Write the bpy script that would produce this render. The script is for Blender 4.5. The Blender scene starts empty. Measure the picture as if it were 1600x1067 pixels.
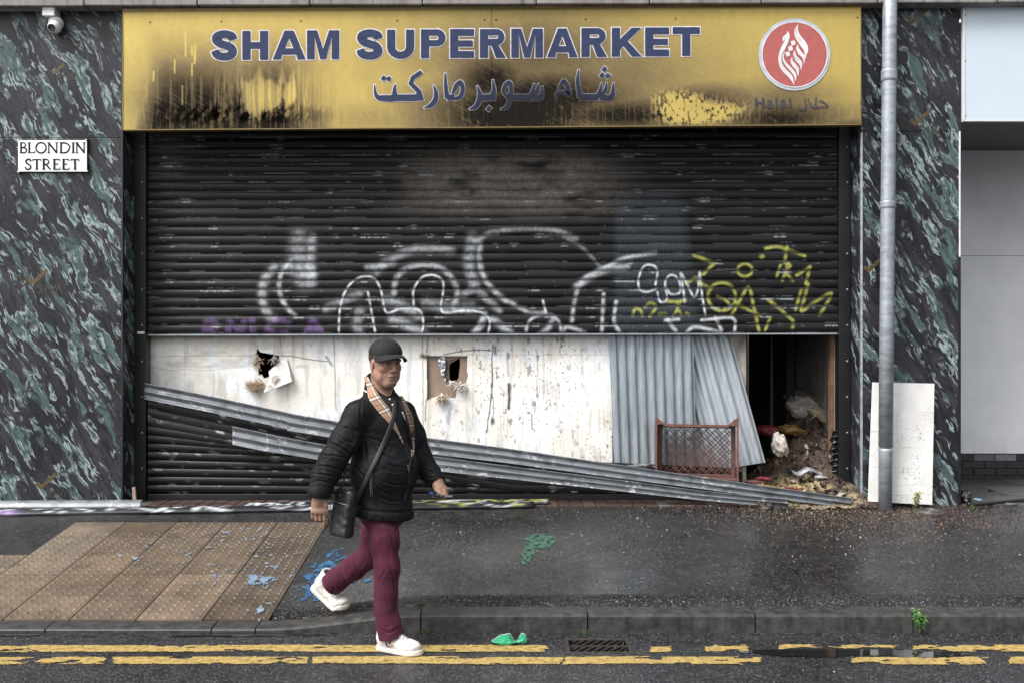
import bpy, math, random
import numpy as np
from mathutils import Vector, Matrix
from mathutils.bvhtree import BVHTree
from mathutils.geometry import tessellate_polygon

SC = bpy.context.scene
COL = SC.collection
rng = np.random.default_rng(7)
random.seed(7)

# ------------------------------------------------------------------ camera, sky, sun, exposure
EYE = 1.7
FPX = 1600.0
cam_d = bpy.data.cameras.new('camera'); cam = bpy.data.objects.new('camera', cam_d); COL.objects.link(cam)
cam.location = (0, 0, EYE); cam.rotation_euler = (math.radians(90), 0, 0)
cam_d.sensor_width = 36.0; cam_d.lens = 36.0 * FPX / 1600.0
cam_d.clip_start = 0.05; cam_d.clip_end = 500
SC.camera = cam

SUN_EL, SUN_AZ = 50.0, 232.0      # azimuth of the light's origin, measured from +Y clockwise
W_ = bpy.data.worlds.new('World'); SC.world = W_; W_.use_nodes = True
wn = W_.node_tree; bg = wn.nodes['Background']
sky = wn.nodes.new('ShaderNodeTexSky'); sky.sky_type = 'NISHITA'; sky.sun_disc = False
sky.sun_elevation = math.radians(SUN_EL); sky.sun_rotation = math.radians(SUN_AZ)
sky.air_density = 1.0; sky.dust_density = 4.0; sky.ozone_density = 1.0
hs = wn.nodes.new('ShaderNodeHueSaturation'); hs.inputs['Saturation'].default_value = 0.22
wn.links.new(sky.outputs[0], hs.inputs['Color']); wn.links.new(hs.outputs[0], bg.inputs['Color'])
bg.inputs['Strength'].default_value = 0.13
sd = bpy.data.lights.new('sun', 'SUN'); sd.energy = 1.5; sd.angle = math.radians(24); sd.color = (1.0, 0.98, 0.95)
so = bpy.data.objects.new('sun', sd); COL.objects.link(so)
_az, _el = math.radians(SUN_AZ), math.radians(SUN_EL)
_dir = Vector((math.sin(_az) * math.cos(_el), math.cos(_az) * math.cos(_el), math.sin(_el)))
so.rotation_euler = _dir.to_track_quat('Z', 'Y').to_euler(); so.location = _dir * 30
SC.view_settings.view_transform = 'Standard'; SC.view_settings.look = 'None'
SC.view_settings.exposure = 1.22; SC.view_settings.gamma = 1.0

# ------------------------------------------------------------------ helpers: coordinates
def PT(px, py, d):
    "world point seen at photo pixel (px,py) at distance d"
    return np.array([(px - 800) / FPX * d, d, EYE - (py - 533.5) / FPX * d])
def PX(px, d): return (px - 800) / FPX * d
def PZ(py, d): return EYE - (py - 533.5) / FPX * d

def sstep(a, b, x):
    t = np.clip((x - a) / (b - a), 0, 1); return t * t * (3 - 2 * t)
def _hash(i, j, k, s):
    h = (i.astype(np.int64) * 374761393 + j.astype(np.int64) * 668265263 + k.astype(np.int64) * 2147483647 + s * 974634777) & 0xffffffff
    h = ((h ^ (h >> 13)) * 1274126177) & 0xffffffff
    h = h ^ (h >> 16)
    return (h & 0xffff) / 65535.0
def vnoise(x, y, s=0):
    x = np.asarray(x, float); y = np.asarray(y, float)
    i = np.floor(x); j = np.floor(y); u = x - i; v = y - j
    u = u * u * (3 - 2 * u); v = v * v * (3 - 2 * v); z = np.zeros_like(i)
    a = _hash(i, j, z, s); b = _hash(i + 1, j, z, s); c = _hash(i, j + 1, z, s); d = _hash(i + 1, j + 1, z, s)
    return (a * (1 - u) + b * u) * (1 - v) + (c * (1 - u) + d * u) * v
def fbm(x, y, o=4, s=0):
    r = 0; a = 1; t = 0
    for k in range(o):
        r = r + a * vnoise(np.asarray(x) * 2 ** k + 17.3 * k, np.asarray(y) * 2 ** k - 9.1 * k, s + k); t += a; a *= .5
    return r / t
def vnoise3(x, y, z, s=0):
    i = np.floor(x); j = np.floor(y); k = np.floor(z); u = x - i; v = y - j; w = z - k
    u = u * u * (3 - 2 * u); v = v * v * (3 - 2 * v); w = w * w * (3 - 2 * w)
    def L(dk):
        a = _hash(i, j, k + dk, s); b = _hash(i + 1, j, k + dk, s); c = _hash(i, j + 1, k + dk, s); d = _hash(i + 1, j + 1, k + dk, s)
        return (a * (1 - u) + b * u) * (1 - v) + (c * (1 - u) + d * u) * v
    return L(0) * (1 - w) + L(1) * w
def catmull(P, n=8):
    P = [np.array(p, float) for p in P]
    if len(P) < 3: return np.array(P)
    Q = [2 * P[0] - P[1]] + P + [2 * P[-1] - P[-2]]; out = []
    for i in range(1, len(Q) - 2):
        for k in range(n):
            t = k / n; a, b, c, d = Q[i - 1], Q[i], Q[i + 1], Q[i + 2]
            out.append(.5 * (2 * b + (c - a) * t + (2 * a - 5 * b + 4 * c - d) * t * t + (3 * b - a - 3 * c + d) * t ** 3))
    out.append(P[-1]); return np.array(out)
def seg_dist(X, Y, P):
    "distance of every (X,Y) to the polyline P"
    D = np.full(X.shape, 1e9)
    for a, b in zip(P[:-1], P[1:]):
        ax, ay = a; bx, by = b; dx, dy = bx - ax, by - ay
        t = np.clip(((X - ax) * dx + (Y - ay) * dy) / (dx * dx + dy * dy + 1e-9), 0, 1)
        D = np.minimum(D, np.hypot(X - ax - t * dx, Y - ay - t * dy))
    return D
def inpoly(X, Y, P):
    r = np.zeros(X.shape, bool); n = len(P)
    for i in range(n):
        x0, y0 = P[i]; x1, y1 = P[(i + 1) % n]
        c = ((y0 > Y) != (y1 > Y)) & (X < (x1 - x0) * (Y - y0) / (y1 - y0 + 1e-12) + x0)
        r ^= c
    return r

# ------------------------------------------------------------------ helpers: objects
OFF = {}
def tag(o, label=None, cat=None, group=None, kind=None):
    if label: o['label'] = label
    if cat: o['category'] = cat
    if group: o['group'] = group
    if kind: o['kind'] = kind
    return o
def thing(name, label, cat, loc, group=None):
    o = bpy.data.objects.new(name, None); COL.objects.link(o); o.location = tuple(loc); o.empty_display_size = .1
    OFF[o.name] = np.array(loc, float); return tag(o, label, cat, group)
def _mesh(name, v, f, smooth):
    me = bpy.data.meshes.new(name); v = np.asarray(v, np.float32)
    if isinstance(f, np.ndarray):
        n, k = f.shape
        me.vertices.add(len(v)); me.vertices.foreach_set('co', v.ravel())
        me.loops.add(n * k); me.loops.foreach_set('vertex_index', f.astype(np.int32).ravel())
        me.polygons.add(n); me.polygons.foreach_set('loop_start', np.arange(0, n * k, k, dtype=np.int32))
        try: me.polygons.foreach_set('loop_total', np.full(n, k, np.int32))
        except Exception: pass
        me.update(calc_edges=True)
    else:
        me.from_pydata([tuple(map(float, p)) for p in v], [], [tuple(int(i) for i in q) for q in f]); me.update()
    me.validate()
    if smooth: me.polygons.foreach_set('use_smooth', np.ones(len(me.polygons), bool)); me.update()
    return me
def obj(name, v, f, m, parent=None, smooth=False, col=None, attrs=None, bevel=0, solid=0, base=None):
    v = np.array(v, float)
    if parent is not None: off = OFF[parent.name]
    else: off = np.array(base, float) if base is not None else np.array([v[:, 0].mean(), v[:, 1].mean(), v[:, 2].min()])
    me = _mesh(name, v - off, f, smooth)
    if col is not None:
        c = np.ones((len(v), 4), np.float32); c[:, :3] = col
        a = me.attributes.new('Col', 'FLOAT_COLOR', 'POINT'); a.data.foreach_set('color', c.ravel())
    for k, val in (attrs or {}).items():
        a = me.attributes.new(k, 'FLOAT', 'POINT'); a.data.foreach_set('value', np.asarray(val, np.float32).ravel())
    me.materials.append(m)
    o = bpy.data.objects.new(name, me); COL.objects.link(o); OFF[o.name] = off
    if parent is not None: o.parent = parent
    else: o.location = tuple(off)
    if solid: mo = o.modifiers.new('thick', 'SOLIDIFY'); mo.thickness = solid; mo.offset = 0
    if bevel:
        mo = o.modifiers.new('bevel', 'BEVEL'); mo.width = bevel; mo.segments = 2; mo.limit_method = 'ANGLE'
    return o
class MB:
    def __init__(s): s.v = []; s.f = []; s.c = []
    def add(s, v, f, c=None):
        n = len(s.v); s.v += [tuple(p) for p in v]; s.f += [tuple(i + n for i in q) for q in f]
        if c is not None: s.c += [tuple(c)] * len(v)
    def box(s, a, b, R=None, ctr=None, c=None):
        a = np.array(a, float); b = np.array(b, float)
        v = np.array([[x, y, z] for x in (a[0], b[0]) for y in (a[1], b[1]) for z in (a[2], b[2])])
        if R is not None:
            cc = (a + b) / 2 if ctr is None else np.array(ctr); v = (v - cc) @ np.array(R).T + cc
        s.add(v, [(0, 1, 3, 2), (4, 6, 7, 5), (0, 4, 5, 1), (2, 3, 7, 6), (0, 2, 6, 4), (1, 5, 7, 3)], c)
    def tube(s, P, r, n=10, caps=True, c=None):
        P = [np.array(p, float) for p in P]; m = len(P)
        rs = r if hasattr(r, '__len__') else [r] * m; v = []; f = []; up = None
        for i, p in enumerate(P):
            t = P[min(i + 1, m - 1)] - P[max(i - 1, 0)]; t = t / (np.linalg.norm(t) + 1e-12)
            if up is None:
                up = np.array([0, 0, 1.]) if abs(t[2]) < .9 else np.array([1., 0, 0])
            a = np.cross(t, up); a /= np.linalg.norm(a) + 1e-12; b = np.cross(a, t); up = b
            for k in range(n):
                q = 2 * math.pi * k / n; v.append(p + rs[i] * (math.cos(q) * a + math.sin(q) * b))
        for i in range(m - 1):
            for k in range(n):
                f.append((i * n + k, i * n + (k + 1) % n, (i + 1) * n + (k + 1) % n, (i + 1) * n + k))
        if caps: f.append(tuple(range(n))[::-1]); f.append(tuple((m - 1) * n + k for k in range(n)))
        s.add(v, f, c)
    def lathe(s, prof, ctr, axis=(0, 0, 1), n=24, c=None):
        ax = Vector(axis).normalized(); q = ax.to_track_quat('Z', 'Y').to_matrix(); v = []; f = []; m = len(prof)
        for r, h in prof:
            for k in range(n):
                t = 2 * math.pi * k / n; p = q @ Vector((r * math.cos(t), r * math.sin(t), h)); v.append(np.array(p) + np.array(ctr))
        for i in range(m - 1):
            for k in range(n): f.append((i * n + k, i * n + (k + 1) % n, (i + 1) * n + (k + 1) % n, (i + 1) * n + k))
        f.append(tuple(range(n))[::-1]); f.append(tuple((m - 1) * n + k for k in range(n)))
        s.add(v, f, c)
    def prism(s, poly, d0, d1, c=None):
        "polygon of (x,z) extruded from y=d0 (front) to d1"
        n = len(poly); v = [(x, d0, z) for x, z in poly] + [(x, d1, z) for x, z in poly]
        s.add(v, [tuple(range(n)), tuple(range(2 * n - 1, n - 1, -1))] + [(i, i + n, (i + 1) % n + n, (i + 1) % n) for i in range(n)], c)
    def obj(s, name, m, parent=None, **k):
        if s.c and len(s.c) == len(s.v): k['col'] = np.array(s.c)
        return obj(name, s.v, s.f, m, parent, **k)
def grid(nu, nv):
    i = np.arange(nu - 1)[:, None] * nv + np.arange(nv - 1)[None, :]
    return np.stack([i, i + nv, i + nv + 1, i + 1], -1).reshape(-1, 4)
def sheet(name, X, Y, Z, m, parent=None, mask=None, flip=False, **k):
    "grid surface; mask drops cells"
    nu, nv = X.shape; f = grid(nu, nv)
    if flip: f = f[:, ::-1]
    v = np.stack([X, Y, Z], -1).reshape(-1, 3)
    if mask is not None:
        f = f[mask[:-1, :-1].reshape(-1)]
        used = np.unique(f); re = np.full(len(v), -1); re[used] = np.arange(len(used)); f = re[f]; v = v[used]
        if 'col' in k and k['col'] is not None: k['col'] = np.asarray(k['col']).reshape(-1, 3)[used]
    elif k.get('col') is not None: k['col'] = np.asarray(k['col']).reshape(-1, 3)
    return obj(name, v, np.ascontiguousarray(f), m, parent, **k)

# ------------------------------------------------------------------ helpers: materials
class NM:
    def __init__(s, name, rough=.6, base=(.5, .5, .5), metal=0., spec=None):
        s.m = bpy.data.materials.new(name); s.m.use_nodes = True; s.t = s.m.node_tree; s.b = s.t.nodes['Principled BSDF']
        s.set('Roughness', rough); s.set('Base Color', base); s.set('Metallic', metal)
        if spec is not None: s.set('Specular IOR Level', spec)
    def put(s, inp, v):
        if isinstance(v, bpy.types.NodeSocket): s.t.links.new(v, inp)
        elif hasattr(v, '__len__') and len(v) == 3 and inp.type == 'RGBA': inp.default_value = (*v, 1)
        else: inp.default_value = v
    def set(s, k, v): s.put(s.b.inputs[k], v)
    def n(s, typ, ins={}, out=0, **props):
        nd = s.t.nodes.new('ShaderNode' + typ)
        for k, v in props.items(): setattr(nd, k, v)
        for k, v in ins.items(): s.put(nd.inputs[k], v)
        return nd.outputs[out]
    def co(s): return s.n('TexCoord', out=3)
    def gen(s): return s.n('NewGeometry', out=0)
    def map(s, v, scale=(1, 1, 1), rot=(0, 0, 0), loc=(0, 0, 0)):
        return s.n('Mapping', {'Vector': v, 'Scale': scale, 'Rotation': rot, 'Location': loc})
    def noise(s, v, sc=5., det=4., ro=.5, dist=0., out=0):
        return s.n('TexNoise', {'Vector': v, 'Scale': sc, 'Detail': det, 'Roughness': ro, 'Distortion': dist}, out=out)
    def vor(s, v, sc=5., out=0, rand=1., **p): return s.n('TexVoronoi', {'Vector': v, 'Scale': sc, 'Randomness': rand}, out=out, **p)
    def ramp(s, f, stops, interp='LINEAR'):
        nd = s.t.nodes.new('ShaderNodeValToRGB'); s.put(nd.inputs[0], f); cr = nd.color_ramp; cr.interpolation = interp
        while len(cr.elements) < len(stops): cr.elements.new(.5)
        for e, (p, c) in zip(cr.elements, stops):
            e.position = p; e.color = (c, c, c, 1) if not hasattr(c, '__len__') else (*c, 1)
        return nd.outputs[0]
    def mix(s, f, a, b, mode='MIX'):
        nd = s.t.nodes.new('ShaderNodeMix'); nd.data_type = 'RGBA'; nd.blend_type = mode
        s.put(nd.inputs[0], f); s.put(nd.inputs[6], a); s.put(nd.inputs[7], b); return nd.outputs[2]
    def math(s, op, a, b=0., c=0., clamp=False):
        nd = s.t.nodes.new('ShaderNodeMath'); nd.operation = op; nd.use_clamp = clamp
        s.put(nd.inputs[0], a); s.put(nd.inputs[1], b); s.put(nd.inputs[2], c); return nd.outputs[0]
    def vmath(s, op, a, b):
        nd = s.t.nodes.new('ShaderNodeVectorMath'); nd.operation = op; s.put(nd.inputs[0], a); s.put(nd.inputs[1], b); return nd.outputs[0]
    def attr(s, name='Col', out=0): return s.n('Attribute', out=out, attribute_name=name)
    def bump(s, h, strength=.3, dist=.01, prev=None):
        ins = {'Height': h, 'Strength': strength, 'Distance': dist}
        if prev is not None: ins['Normal'] = prev
        r = s.n('Bump', ins); s.set('Normal', r); return r
def simple(name, base, rough=.6, metal=0., var=.25, sc=12., bumpd=.0015, spec=None):
    M = NM(name, rough, base, metal, spec); p = M.gen()
    n1 = M.noise(p, sc, 6, .6); f = M.ramp(n1, [(.3, 1 - var), (.7, 1 + var * .6)])
    M.set('Base Color', M.mix(1., base, f, 'MULTIPLY'))
    M.set('Roughness', M.math('MULTIPLY_ADD', n1, .25, rough - .125, clamp=True))
    if bumpd: M.bump(M.noise(p, sc * 9, 4, .6), .35, bumpd)
    return M.m
def vcmat(name, rough=.6, metal=0., sc=60., bumpd=.0012, spec=None, var=.15):
    M = NM(name, rough, metal=metal, spec=spec); p = M.gen(); n1 = M.noise(p, sc, 5, .6)
    M.set('Base Color', M.mix(1., M.attr(), M.ramp(n1, [(.3, 1 - var), (.7, 1 + var * .6)]), 'MULTIPLY'))
    M.set('Roughness', M.math('MULTIPLY_ADD', M.noise(p, sc * .15, 4, .6), .4, rough - .2, clamp=True))
    if bumpd: M.bump(n1, .4, bumpd)
    return M.m

def mat_asphalt(name, base, rlo, rhi, wet=.5, speck=.5, rel=.0028):
    M = NM(name); p = M.gen()
    big = M.noise(p, .9, 5, .6); mid = M.noise(p, 6., 5, .65); fine = M.noise(p, 150., 3, .7)
    vc = M.vor(p, 120., out=1); vd = M.vor(p, 120.)
    grey = M.n('SeparateColor', {'Color': vc}, out=0)
    chip = M.ramp(grey, [(.72, 0.), (.98, 1.)])
    c = M.mix(M.ramp(mid, [(.35, 0.), (.7, 1.)]), [x * .55 for x in base], [x * 1.35 for x in base])
    c = M.mix(M.math('MULTIPLY', chip, .75), c, [min(1, x * 6.5) for x in base])
    # pale flecks trodden into the surface
    fp = M.map(p, (1, .55, 1)); fc = M.n('SeparateColor', {'Color': M.vor(fp, 34., out=1)}, out=1); fdist = M.vor(fp, 34.)
    fl = M.math('MULTIPLY', M.ramp(fdist, [(.10, 1.), (.17, 0.)]), M.ramp(fc, [(.60, 0.), (.68, 1.)]))
    fl = M.math('MULTIPLY', fl, M.ramp(big, [(.40, .1), (.58, 1.)]))
    c = M.mix(M.math('MULTIPLY', fl, speck), c, (.36, .33, .28))
    M.set('Base Color', c)
    w = M.ramp(M.noise(p, .7, 4, .55, .3), [(.40, rlo), (.62, rhi)])
    w = M.mix(M.math('MULTIPLY', fl, .8), w, (.8, .8, .8))
    M.set('Roughness', M.math('ADD', M.n('SeparateColor', {'Color': w}, out=0), M.math('MULTIPLY', M.math('SUBTRACT', fine, .5), .35), clamp=True))
    M.set('Specular IOR Level', wet)
    h = M.math('ADD', M.math('MULTIPLY', vd, -.8), fine)
    nd = M.n('Bump', {'Height': h, 'Strength': M.math('MULTIPLY_ADD', M.n('SeparateColor', {'Color': w}, out=0), .8, .05, clamp=True), 'Distance': rel, 'Normal': M.n('Bump', {'Height': mid, 'Strength': .18, 'Distance': .01})})
    M.set('Normal', nd)
    return M.m
def mat_marble():
    M = NM('printed_marble_cladding', .3, spec=.28); g = M.gen()
    # fold the depth axis into x so that the returns carry the pattern too
    sx = M.n('SeparateXYZ', {'Vector': g}, out=0); sy = M.n('SeparateXYZ', {'Vector': g}, out=1); sz = M.n('SeparateXYZ', {'Vector': g}, out=2)
    x = M.math('SUBTRACT', sx, M.math('MULTIPLY', M.math('MULTIPLY', sy, .7), M.math('SIGN', sx)))
    u0 = M.math('ADD', M.math('MULTIPLY', x, .86), M.math('MULTIPLY', sz, .51))     # across the veins
    v0 = M.math('ADD', M.math('MULTIPLY', x, -.51), M.math('MULTIPLY', sz, .86))    # along the veins
    base = M.n('CombineXYZ', {0: u0, 1: v0, 2: 0.})
    w1 = M.noise(M.map(base, (4., 2.4, 1)), 1., 3, .5); w2 = M.noise(M.map(base, (17., 9., 1)), 1., 4, .6)
    du = M.math('ADD', M.math('MULTIPLY', M.math('SUBTRACT', w1, .5), .17), M.math('MULTIPLY', M.math('SUBTRACT', w2, .5), .055))
    u = M.math('ADD', u0, du)
    def field(su, sv, off, det=3, ro=.5):
        return M.noise(M.n('CombineXYZ', {0: M.math('MULTIPLY', u, su), 1: M.math('MULTIPLY_ADD', v0, sv, off), 2: off * 1.37}), 1., det, ro)
    flow = field(42., 3.2, 3., 5, .65)
    ground = M.mix(M.ramp(flow, [(.3, 0.), (.7, 1.)]), (.008, .0078, .010), (.046, .043, .053))
    blot = M.ramp(field(4., 1.8, 11.), [(.38, 0.), (.6, 1.)])
    ground = M.mix(blot, M.mix(1., ground, (.45, .47, .5), 'MULTIPLY'), ground)
    A = field(13., 2.6, 21., 3, .52)
    teal = M.ramp(A, [(.560, 0.), (.60, 1.)])
    tl = M.mix(M.ramp(flow, [(.3, 0.), (.65, 1.)]), (.026, .044, .046), (.078, .125, .125))
    c = M.mix(M.math('MULTIPLY', teal, .9), ground, tl)
    edge = M.ramp(A, [(.540, 0.), (.560, 1.), (.570, 1.), (.60, 0.)])
    edge = M.math('MULTIPLY', edge, M.ramp(field(6., 6.5, 31., 3), [(.44, 0.), (.56, 1.)]))
    B = field(26., 3.6, 47., 3, .5)
    wisp = M.math('MULTIPLY', M.ramp(B, [(.565, 0.), (.60, 1.), (.612, 1.), (.65, 0.)]), M.ramp(field(7., 7., 53., 3), [(.47, 0.), (.56, 1.)]))
    dark = M.ramp(B, [(.50, 0.), (.53, 1.), (.545, 1.), (.575, 0.)])
    c = M.mix(M.math('MULTIPLY', dark, .8), c, (.003, .0035, .005))
    white = M.math('MAXIMUM', edge, wisp)
    blob = M.math('MULTIPLY', M.ramp(field(15., 7.5, 71., 3, .5), [(.70, 0.), (.74, 1.)]), .7)
    white = M.math('MAXIMUM', white, blob)
    c = M.mix(M.math('MULTIPLY', white, .72), c, (.33, .41, .41))
    M.set('Base Color', c)
    gr = M.noise(g, 3., 5, .6)
    M.set('Roughness', M.math('MULTIPLY_ADD', gr, .35, .22))
    M.bump(M.noise(g, 2.2, 2, .5), .2, .01)
    return M.m
def mat_galv(name='galvanised_steel', base=(.33, .35, .38), rough=.42, metal=.55):
    M = NM(name, rough, base, metal); p = M.gen()
    n = M.noise(M.map(p, (3, 3, 12)), 2., 6, .65); sp = M.n('SeparateColor', {'Color': M.vor(p, 55., out=1)}, out=0)
    c = M.mix(M.ramp(n, [(.3, 0.), (.72, 1.)]), [x * .62 for x in base], [x * 1.22 for x in base])
    c = M.mix(M.math('MULTIPLY', sp, .22), c, [x * 1.5 for x in base])
    dirt = M.ramp(M.noise(p, 7., 6, .7), [(.55, 0.), (.75, .6)])
    c = M.mix(dirt, c, (.07, .065, .06)); M.set('Base Color', c)
    M.set('Roughness', M.math('MULTIPLY_ADD', n, .35, rough - .15, clamp=True)); M.bump(n, .2, .003); return M.m
def mat_concrete(name, a, b, rough=.8, sc=5.):
    M = NM(name, rough); p = M.gen(); n = M.noise(p, sc, 8, .7); st = M.noise(M.map(p, (9, 9, 1.2)), 2., 5, .6)
    c = M.mix(M.ramp(n, [(.3, 0.), (.7, 1.)]), a, b); c = M.mix(M.ramp(st, [(.5, 0.), (.72, .7)]), c, [x * .3 for x in a])
    M.set('Base Color', c); M.set('Roughness', M.math('MULTIPLY_ADD', n, .4, rough - .25, clamp=True)); M.bump(M.noise(p, 90., 5, .7), .5, .003, M.n('Bump', {'Height': n, 'Strength': .3, 'Distance': .01})); return M.m
# ------------------------------------------------------------------ materials
M_ROAD = mat_asphalt('wet_road_asphalt', (.017, .017, .0185), .17, .5, .45, .45, .0055)
M_PAVE = mat_asphalt('wet_pavement_asphalt', (.0145, .014, .0142), .17, .52, .45, .7)
M_MARB = mat_marble()
M_GALV = mat_galv()
M_BLACK = simple('black_painted_steel', (.0045, .0045, .0052), .42, 0, .4, 6., .001)
M_CORN = mat_concrete('grimy_concrete_cornice', (.12, .105, .10), (.30, .28, .275), .85, 3.)
M_KERB = mat_concrete('wet_kerb_stone', (.011, .0107, .0104), (.060, .057, .054), .56, 16.)
M_WHITE = simple('white_painted_metal', (.62, .63, .64), .45, 0, .12, 20., .0006)

D_PIER, D_SH = 8.65, 8.95
# ------------------------------------------------------------------ the ground
def zg(x, y):
    x = np.asarray(x, float); y = np.asarray(y, float)
    main = .118 + np.clip(y - 6.13, 0, 2.52) * .0802
    ramp = np.where(y < 8.1, .028 + np.clip(y - 6.13, 0, 9) * .1203, .265 + np.clip(y - 8.1, 0, .55) * .1)
    w = 1 - sstep(-1.45, -.42, x)
    z = main * (1 - w) + ramp * w
    return np.where(y < 6.13, 0, z)
def zgs(x, y): return float(zg(np.array([x]), np.array([y]))[0])
GX0, GX1, GY0, GY1 = PX(884, 5.72), PX(986, 5.72), 5.59, 5.865       # the drain's opening in the road
mb = MB()
for a, b, c, d in ((-60, GY0, -45, None), (-60, 5.99, GY1, 1), ):
    pass
def quad(x0, x1, y0, y1): mb.add([(x0, y0, 0), (x1, y0, 0), (x1, y1, 0), (x0, y1, 0)], [(0, 1, 2, 3)])
quad(-70, 70, -60, GY0); quad(-70, 70, GY1, 5.995); quad(-70, GX0, GY0, GY1); quad(GX1, 70, GY0, GY1)
tag(mb.obj('road', M_ROAD), kind='structure')
xs = np.concatenate([[-60, -30, -15, -8], np.arange(-5, 5.01, .1), [8, 15, 30, 60]]); ys = np.concatenate([np.arange(6.125, 8.67, .12), [8.66, 8.98]])
X, Y = np.meshgrid(xs, ys, indexing='ij')
tag(sheet('pavement', X, Y, zg(X, Y), M_PAVE, smooth=True), kind='structure')
# kerb stones, one run with open joints
def kerb_h(x): return .025 + .085 * sstep(-1.5, -.5, x)
mb = MB(); joints = [-60, -30, -12] + [PX(p, 6.05) for p in (-170, 78, 335, 403, 659, 917, 1176, 1420, 1663)] + [12, 30, 60]
for a, b in zip(joints[:-1], joints[1:]):
    n = max(2, int(min(12, (b - a) / .1))); v = []
    for i in range(n + 1):
        x = a + .004 + (b - a - .008) * i / n; h = float(kerb_h(np.array(x))); r = min(.018, h * .5)
        for y, z in ((5.985, -.03), (5.983, h - r), (5.987, h - r * .45), (5.998, h - .002), (6.02, h + .001), (6.129, h + .005), (6.129, -.03)): v.append((x, y, z))
    m = 7; f = [(i * m + k, (i + 1) * m + k, (i + 1) * m + k + 1, i * m + k + 1) for i in range(n) for k in range(m - 1)]
    f += [tuple(range(m)), tuple(n * m + k for k in range(m))[::-1]]
    mb.add(v, f)
tag(mb.obj('kerb', M_KERB), kind='structure')
# tactile slabs with blisters
def tactile():
    v = []; f = []; c = []; S = .4; g = .004
    def put(P, F, col):
        n = len(v); v.extend(P); f.extend([tuple(i + n for i in q) for q in F]); c.extend([col] * len(P))
    r2 = np.random.default_rng(3)
    for i in range(6):
        for j in range(5):
            x1 = -1.455 - S * i; x0 = x1 - S; y0 = 6.135 + S * j * .985; y1 = y0 + S * .985
            t = r2.random(); k = .72 + .5 * r2.random()
            col = (np.array([.20, .145, .098]) * k * (1 - t * .3) + np.array([.20, .17, .135]) * k * t * .3) * .66
            if (i, j) in ((4, 4), (4, 3), (5, 2), (4, 2)): col = np.array([.15, .118, .085]) * (.9 + .2 * t)
            if i == 0: col = col * .72
            if i == 5 and j > 2: continue
            P = []
            for (xx, yy) in ((x0 + g, y0 + g), (x1 - g, y0 + g), (x1 - g, y1 - g), (x0 + g, y1 - g)):
                P.append((xx, yy, zgs(min(xx, -1.46), yy) + .008))
            P += [(p[0], p[1], p[2] - .02) for p in P]
            put(P, [(0, 1, 2, 3), (0, 4, 5, 1), (1, 5, 6, 2), (2, 6, 7, 3), (3, 7, 4, 0)], col)
            plain = (i, j) in ((4, 4), (3, 4))
            for a in range(6):
                for b in range(6):
                    if plain and b > 1: continue
                    bx = x0 + .033 + a * .0668 + r2.normal() * .0008; by = y0 + .033 + b * .0655
                    bz = zgs(min(bx, -1.46), by) + .008; hh = .0055 * (.7 + .5 * r2.random()); cb = col * (.85 + .35 * r2.random())
                    P = []; 
                    for rr, h in ((.0155, -.0015), (.0115, hh * .75), (.006, hh)):
                        for q in range(8): P.append((bx + rr * math.cos(q * .785), by + rr * math.sin(q * .785), bz + h + (rr * math.sin(q * .785)) * .12))
                    F = [(o + q, o + (q + 1) % 8, o + 8 + (q + 1) % 8, o + 8 + q) for o in (0, 8) for q in range(8)] + [tuple(range(16, 24))]
                    put(P, F, cb)
    M = NM('buff_tactile_concrete', .55, spec=.5); p = M.gen(); n1 = M.noise(p, 4., 7, .7); n2 = M.noise(p, 130., 4, .7)
    cc = M.mix(1., M.attr(), M.ramp(n1, [(.28, .5), (.72, 1.35)]), 'MULTIPLY'); cc = M.mix(1., cc, M.ramp(n2, [(.3, .72), (.7, 1.2)]), 'MULTIPLY')
    fl = M.math('MULTIPLY', M.ramp(M.vor(p, 24.), [(.06, 1.), (.11, 0.)]), M.ramp(M.n('SeparateColor', {'Color': M.vor(p, 24., out=1)}), [(.72, 0.), (.75, 1.)]))
    M.set('Base Color', M.mix(M.math('MULTIPLY', fl, .7), cc, (.42, .46, .5)))
    M.set('Roughness', M.math('MULTIPLY_ADD', M.noise(p, 2.2, 5, .6), .7, .12, clamp=True)); M.bump(n2, .5, .002)
    tag(obj('tactile_paving', v, f, M.m, col=np.array(c)), kind='structure')
tactile()
# worn marks lying on the ground: a fine cell grid with the worn cells left out
def ground_mark(name, x0, x1, y0, y1, fn, m, cell=.006, lift=.003, **k):
    xs = np.arange(x0, x1, cell); ys = np.arange(y0, y1, cell * 1.3); X, Y = np.meshgrid(xs, ys, indexing='ij')
    return sheet(name, X, Y, zg(X, Y) + lift, m, mask=fn(X, Y), **k)
def yline(y0, y1, spans, wear, seed):
    def fn(X, Y):
        P = X / Y * 1600 + 800; n = fbm(X * 9, Y * 22, 4, seed); e = fbm(X * 22, Y * 22, 3, seed + 9)
        m = np.zeros(X.shape, bool)
        for a, b, w in spans:
            i = (P > a + 8 * (e - .5)) & (P < b + 16 * (e - .5))
            yy = y0 + (fbm(X * 1.3, X * 0, 2, seed + 3) - .5) * .03
            q = (Y > yy + .02 * (e - .3)) & (Y < y1 + (yy - y0) - .02 * (e - .3))
            m |= i & q & (n > w + .12 * np.abs((Y - (y0 + y1) / 2) / (y1 - y0)) * 2)
        return m
    return fn
M = NM('worn_yellow_road_paint', .55); p = M.gen(); n1 = M.noise(p, 25., 6, .7)
M.set('Base Color', M.mix(M.ramp(n1, [(.36, 0.), (.56, 1.)]), (.2, .13, .04), (.38, .27, .085)))
M.set('Base Color', M.mix(M.ramp(M.noise(p, 70., 4, .7), [(.56, 0.), (.66, .8)]), M.mix(M.ramp(n1, [(.36, 0.), (.56, 1.)]), (.2, .13, .042), (.39, .28, .09)), (.035, .031, .026)))
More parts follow.
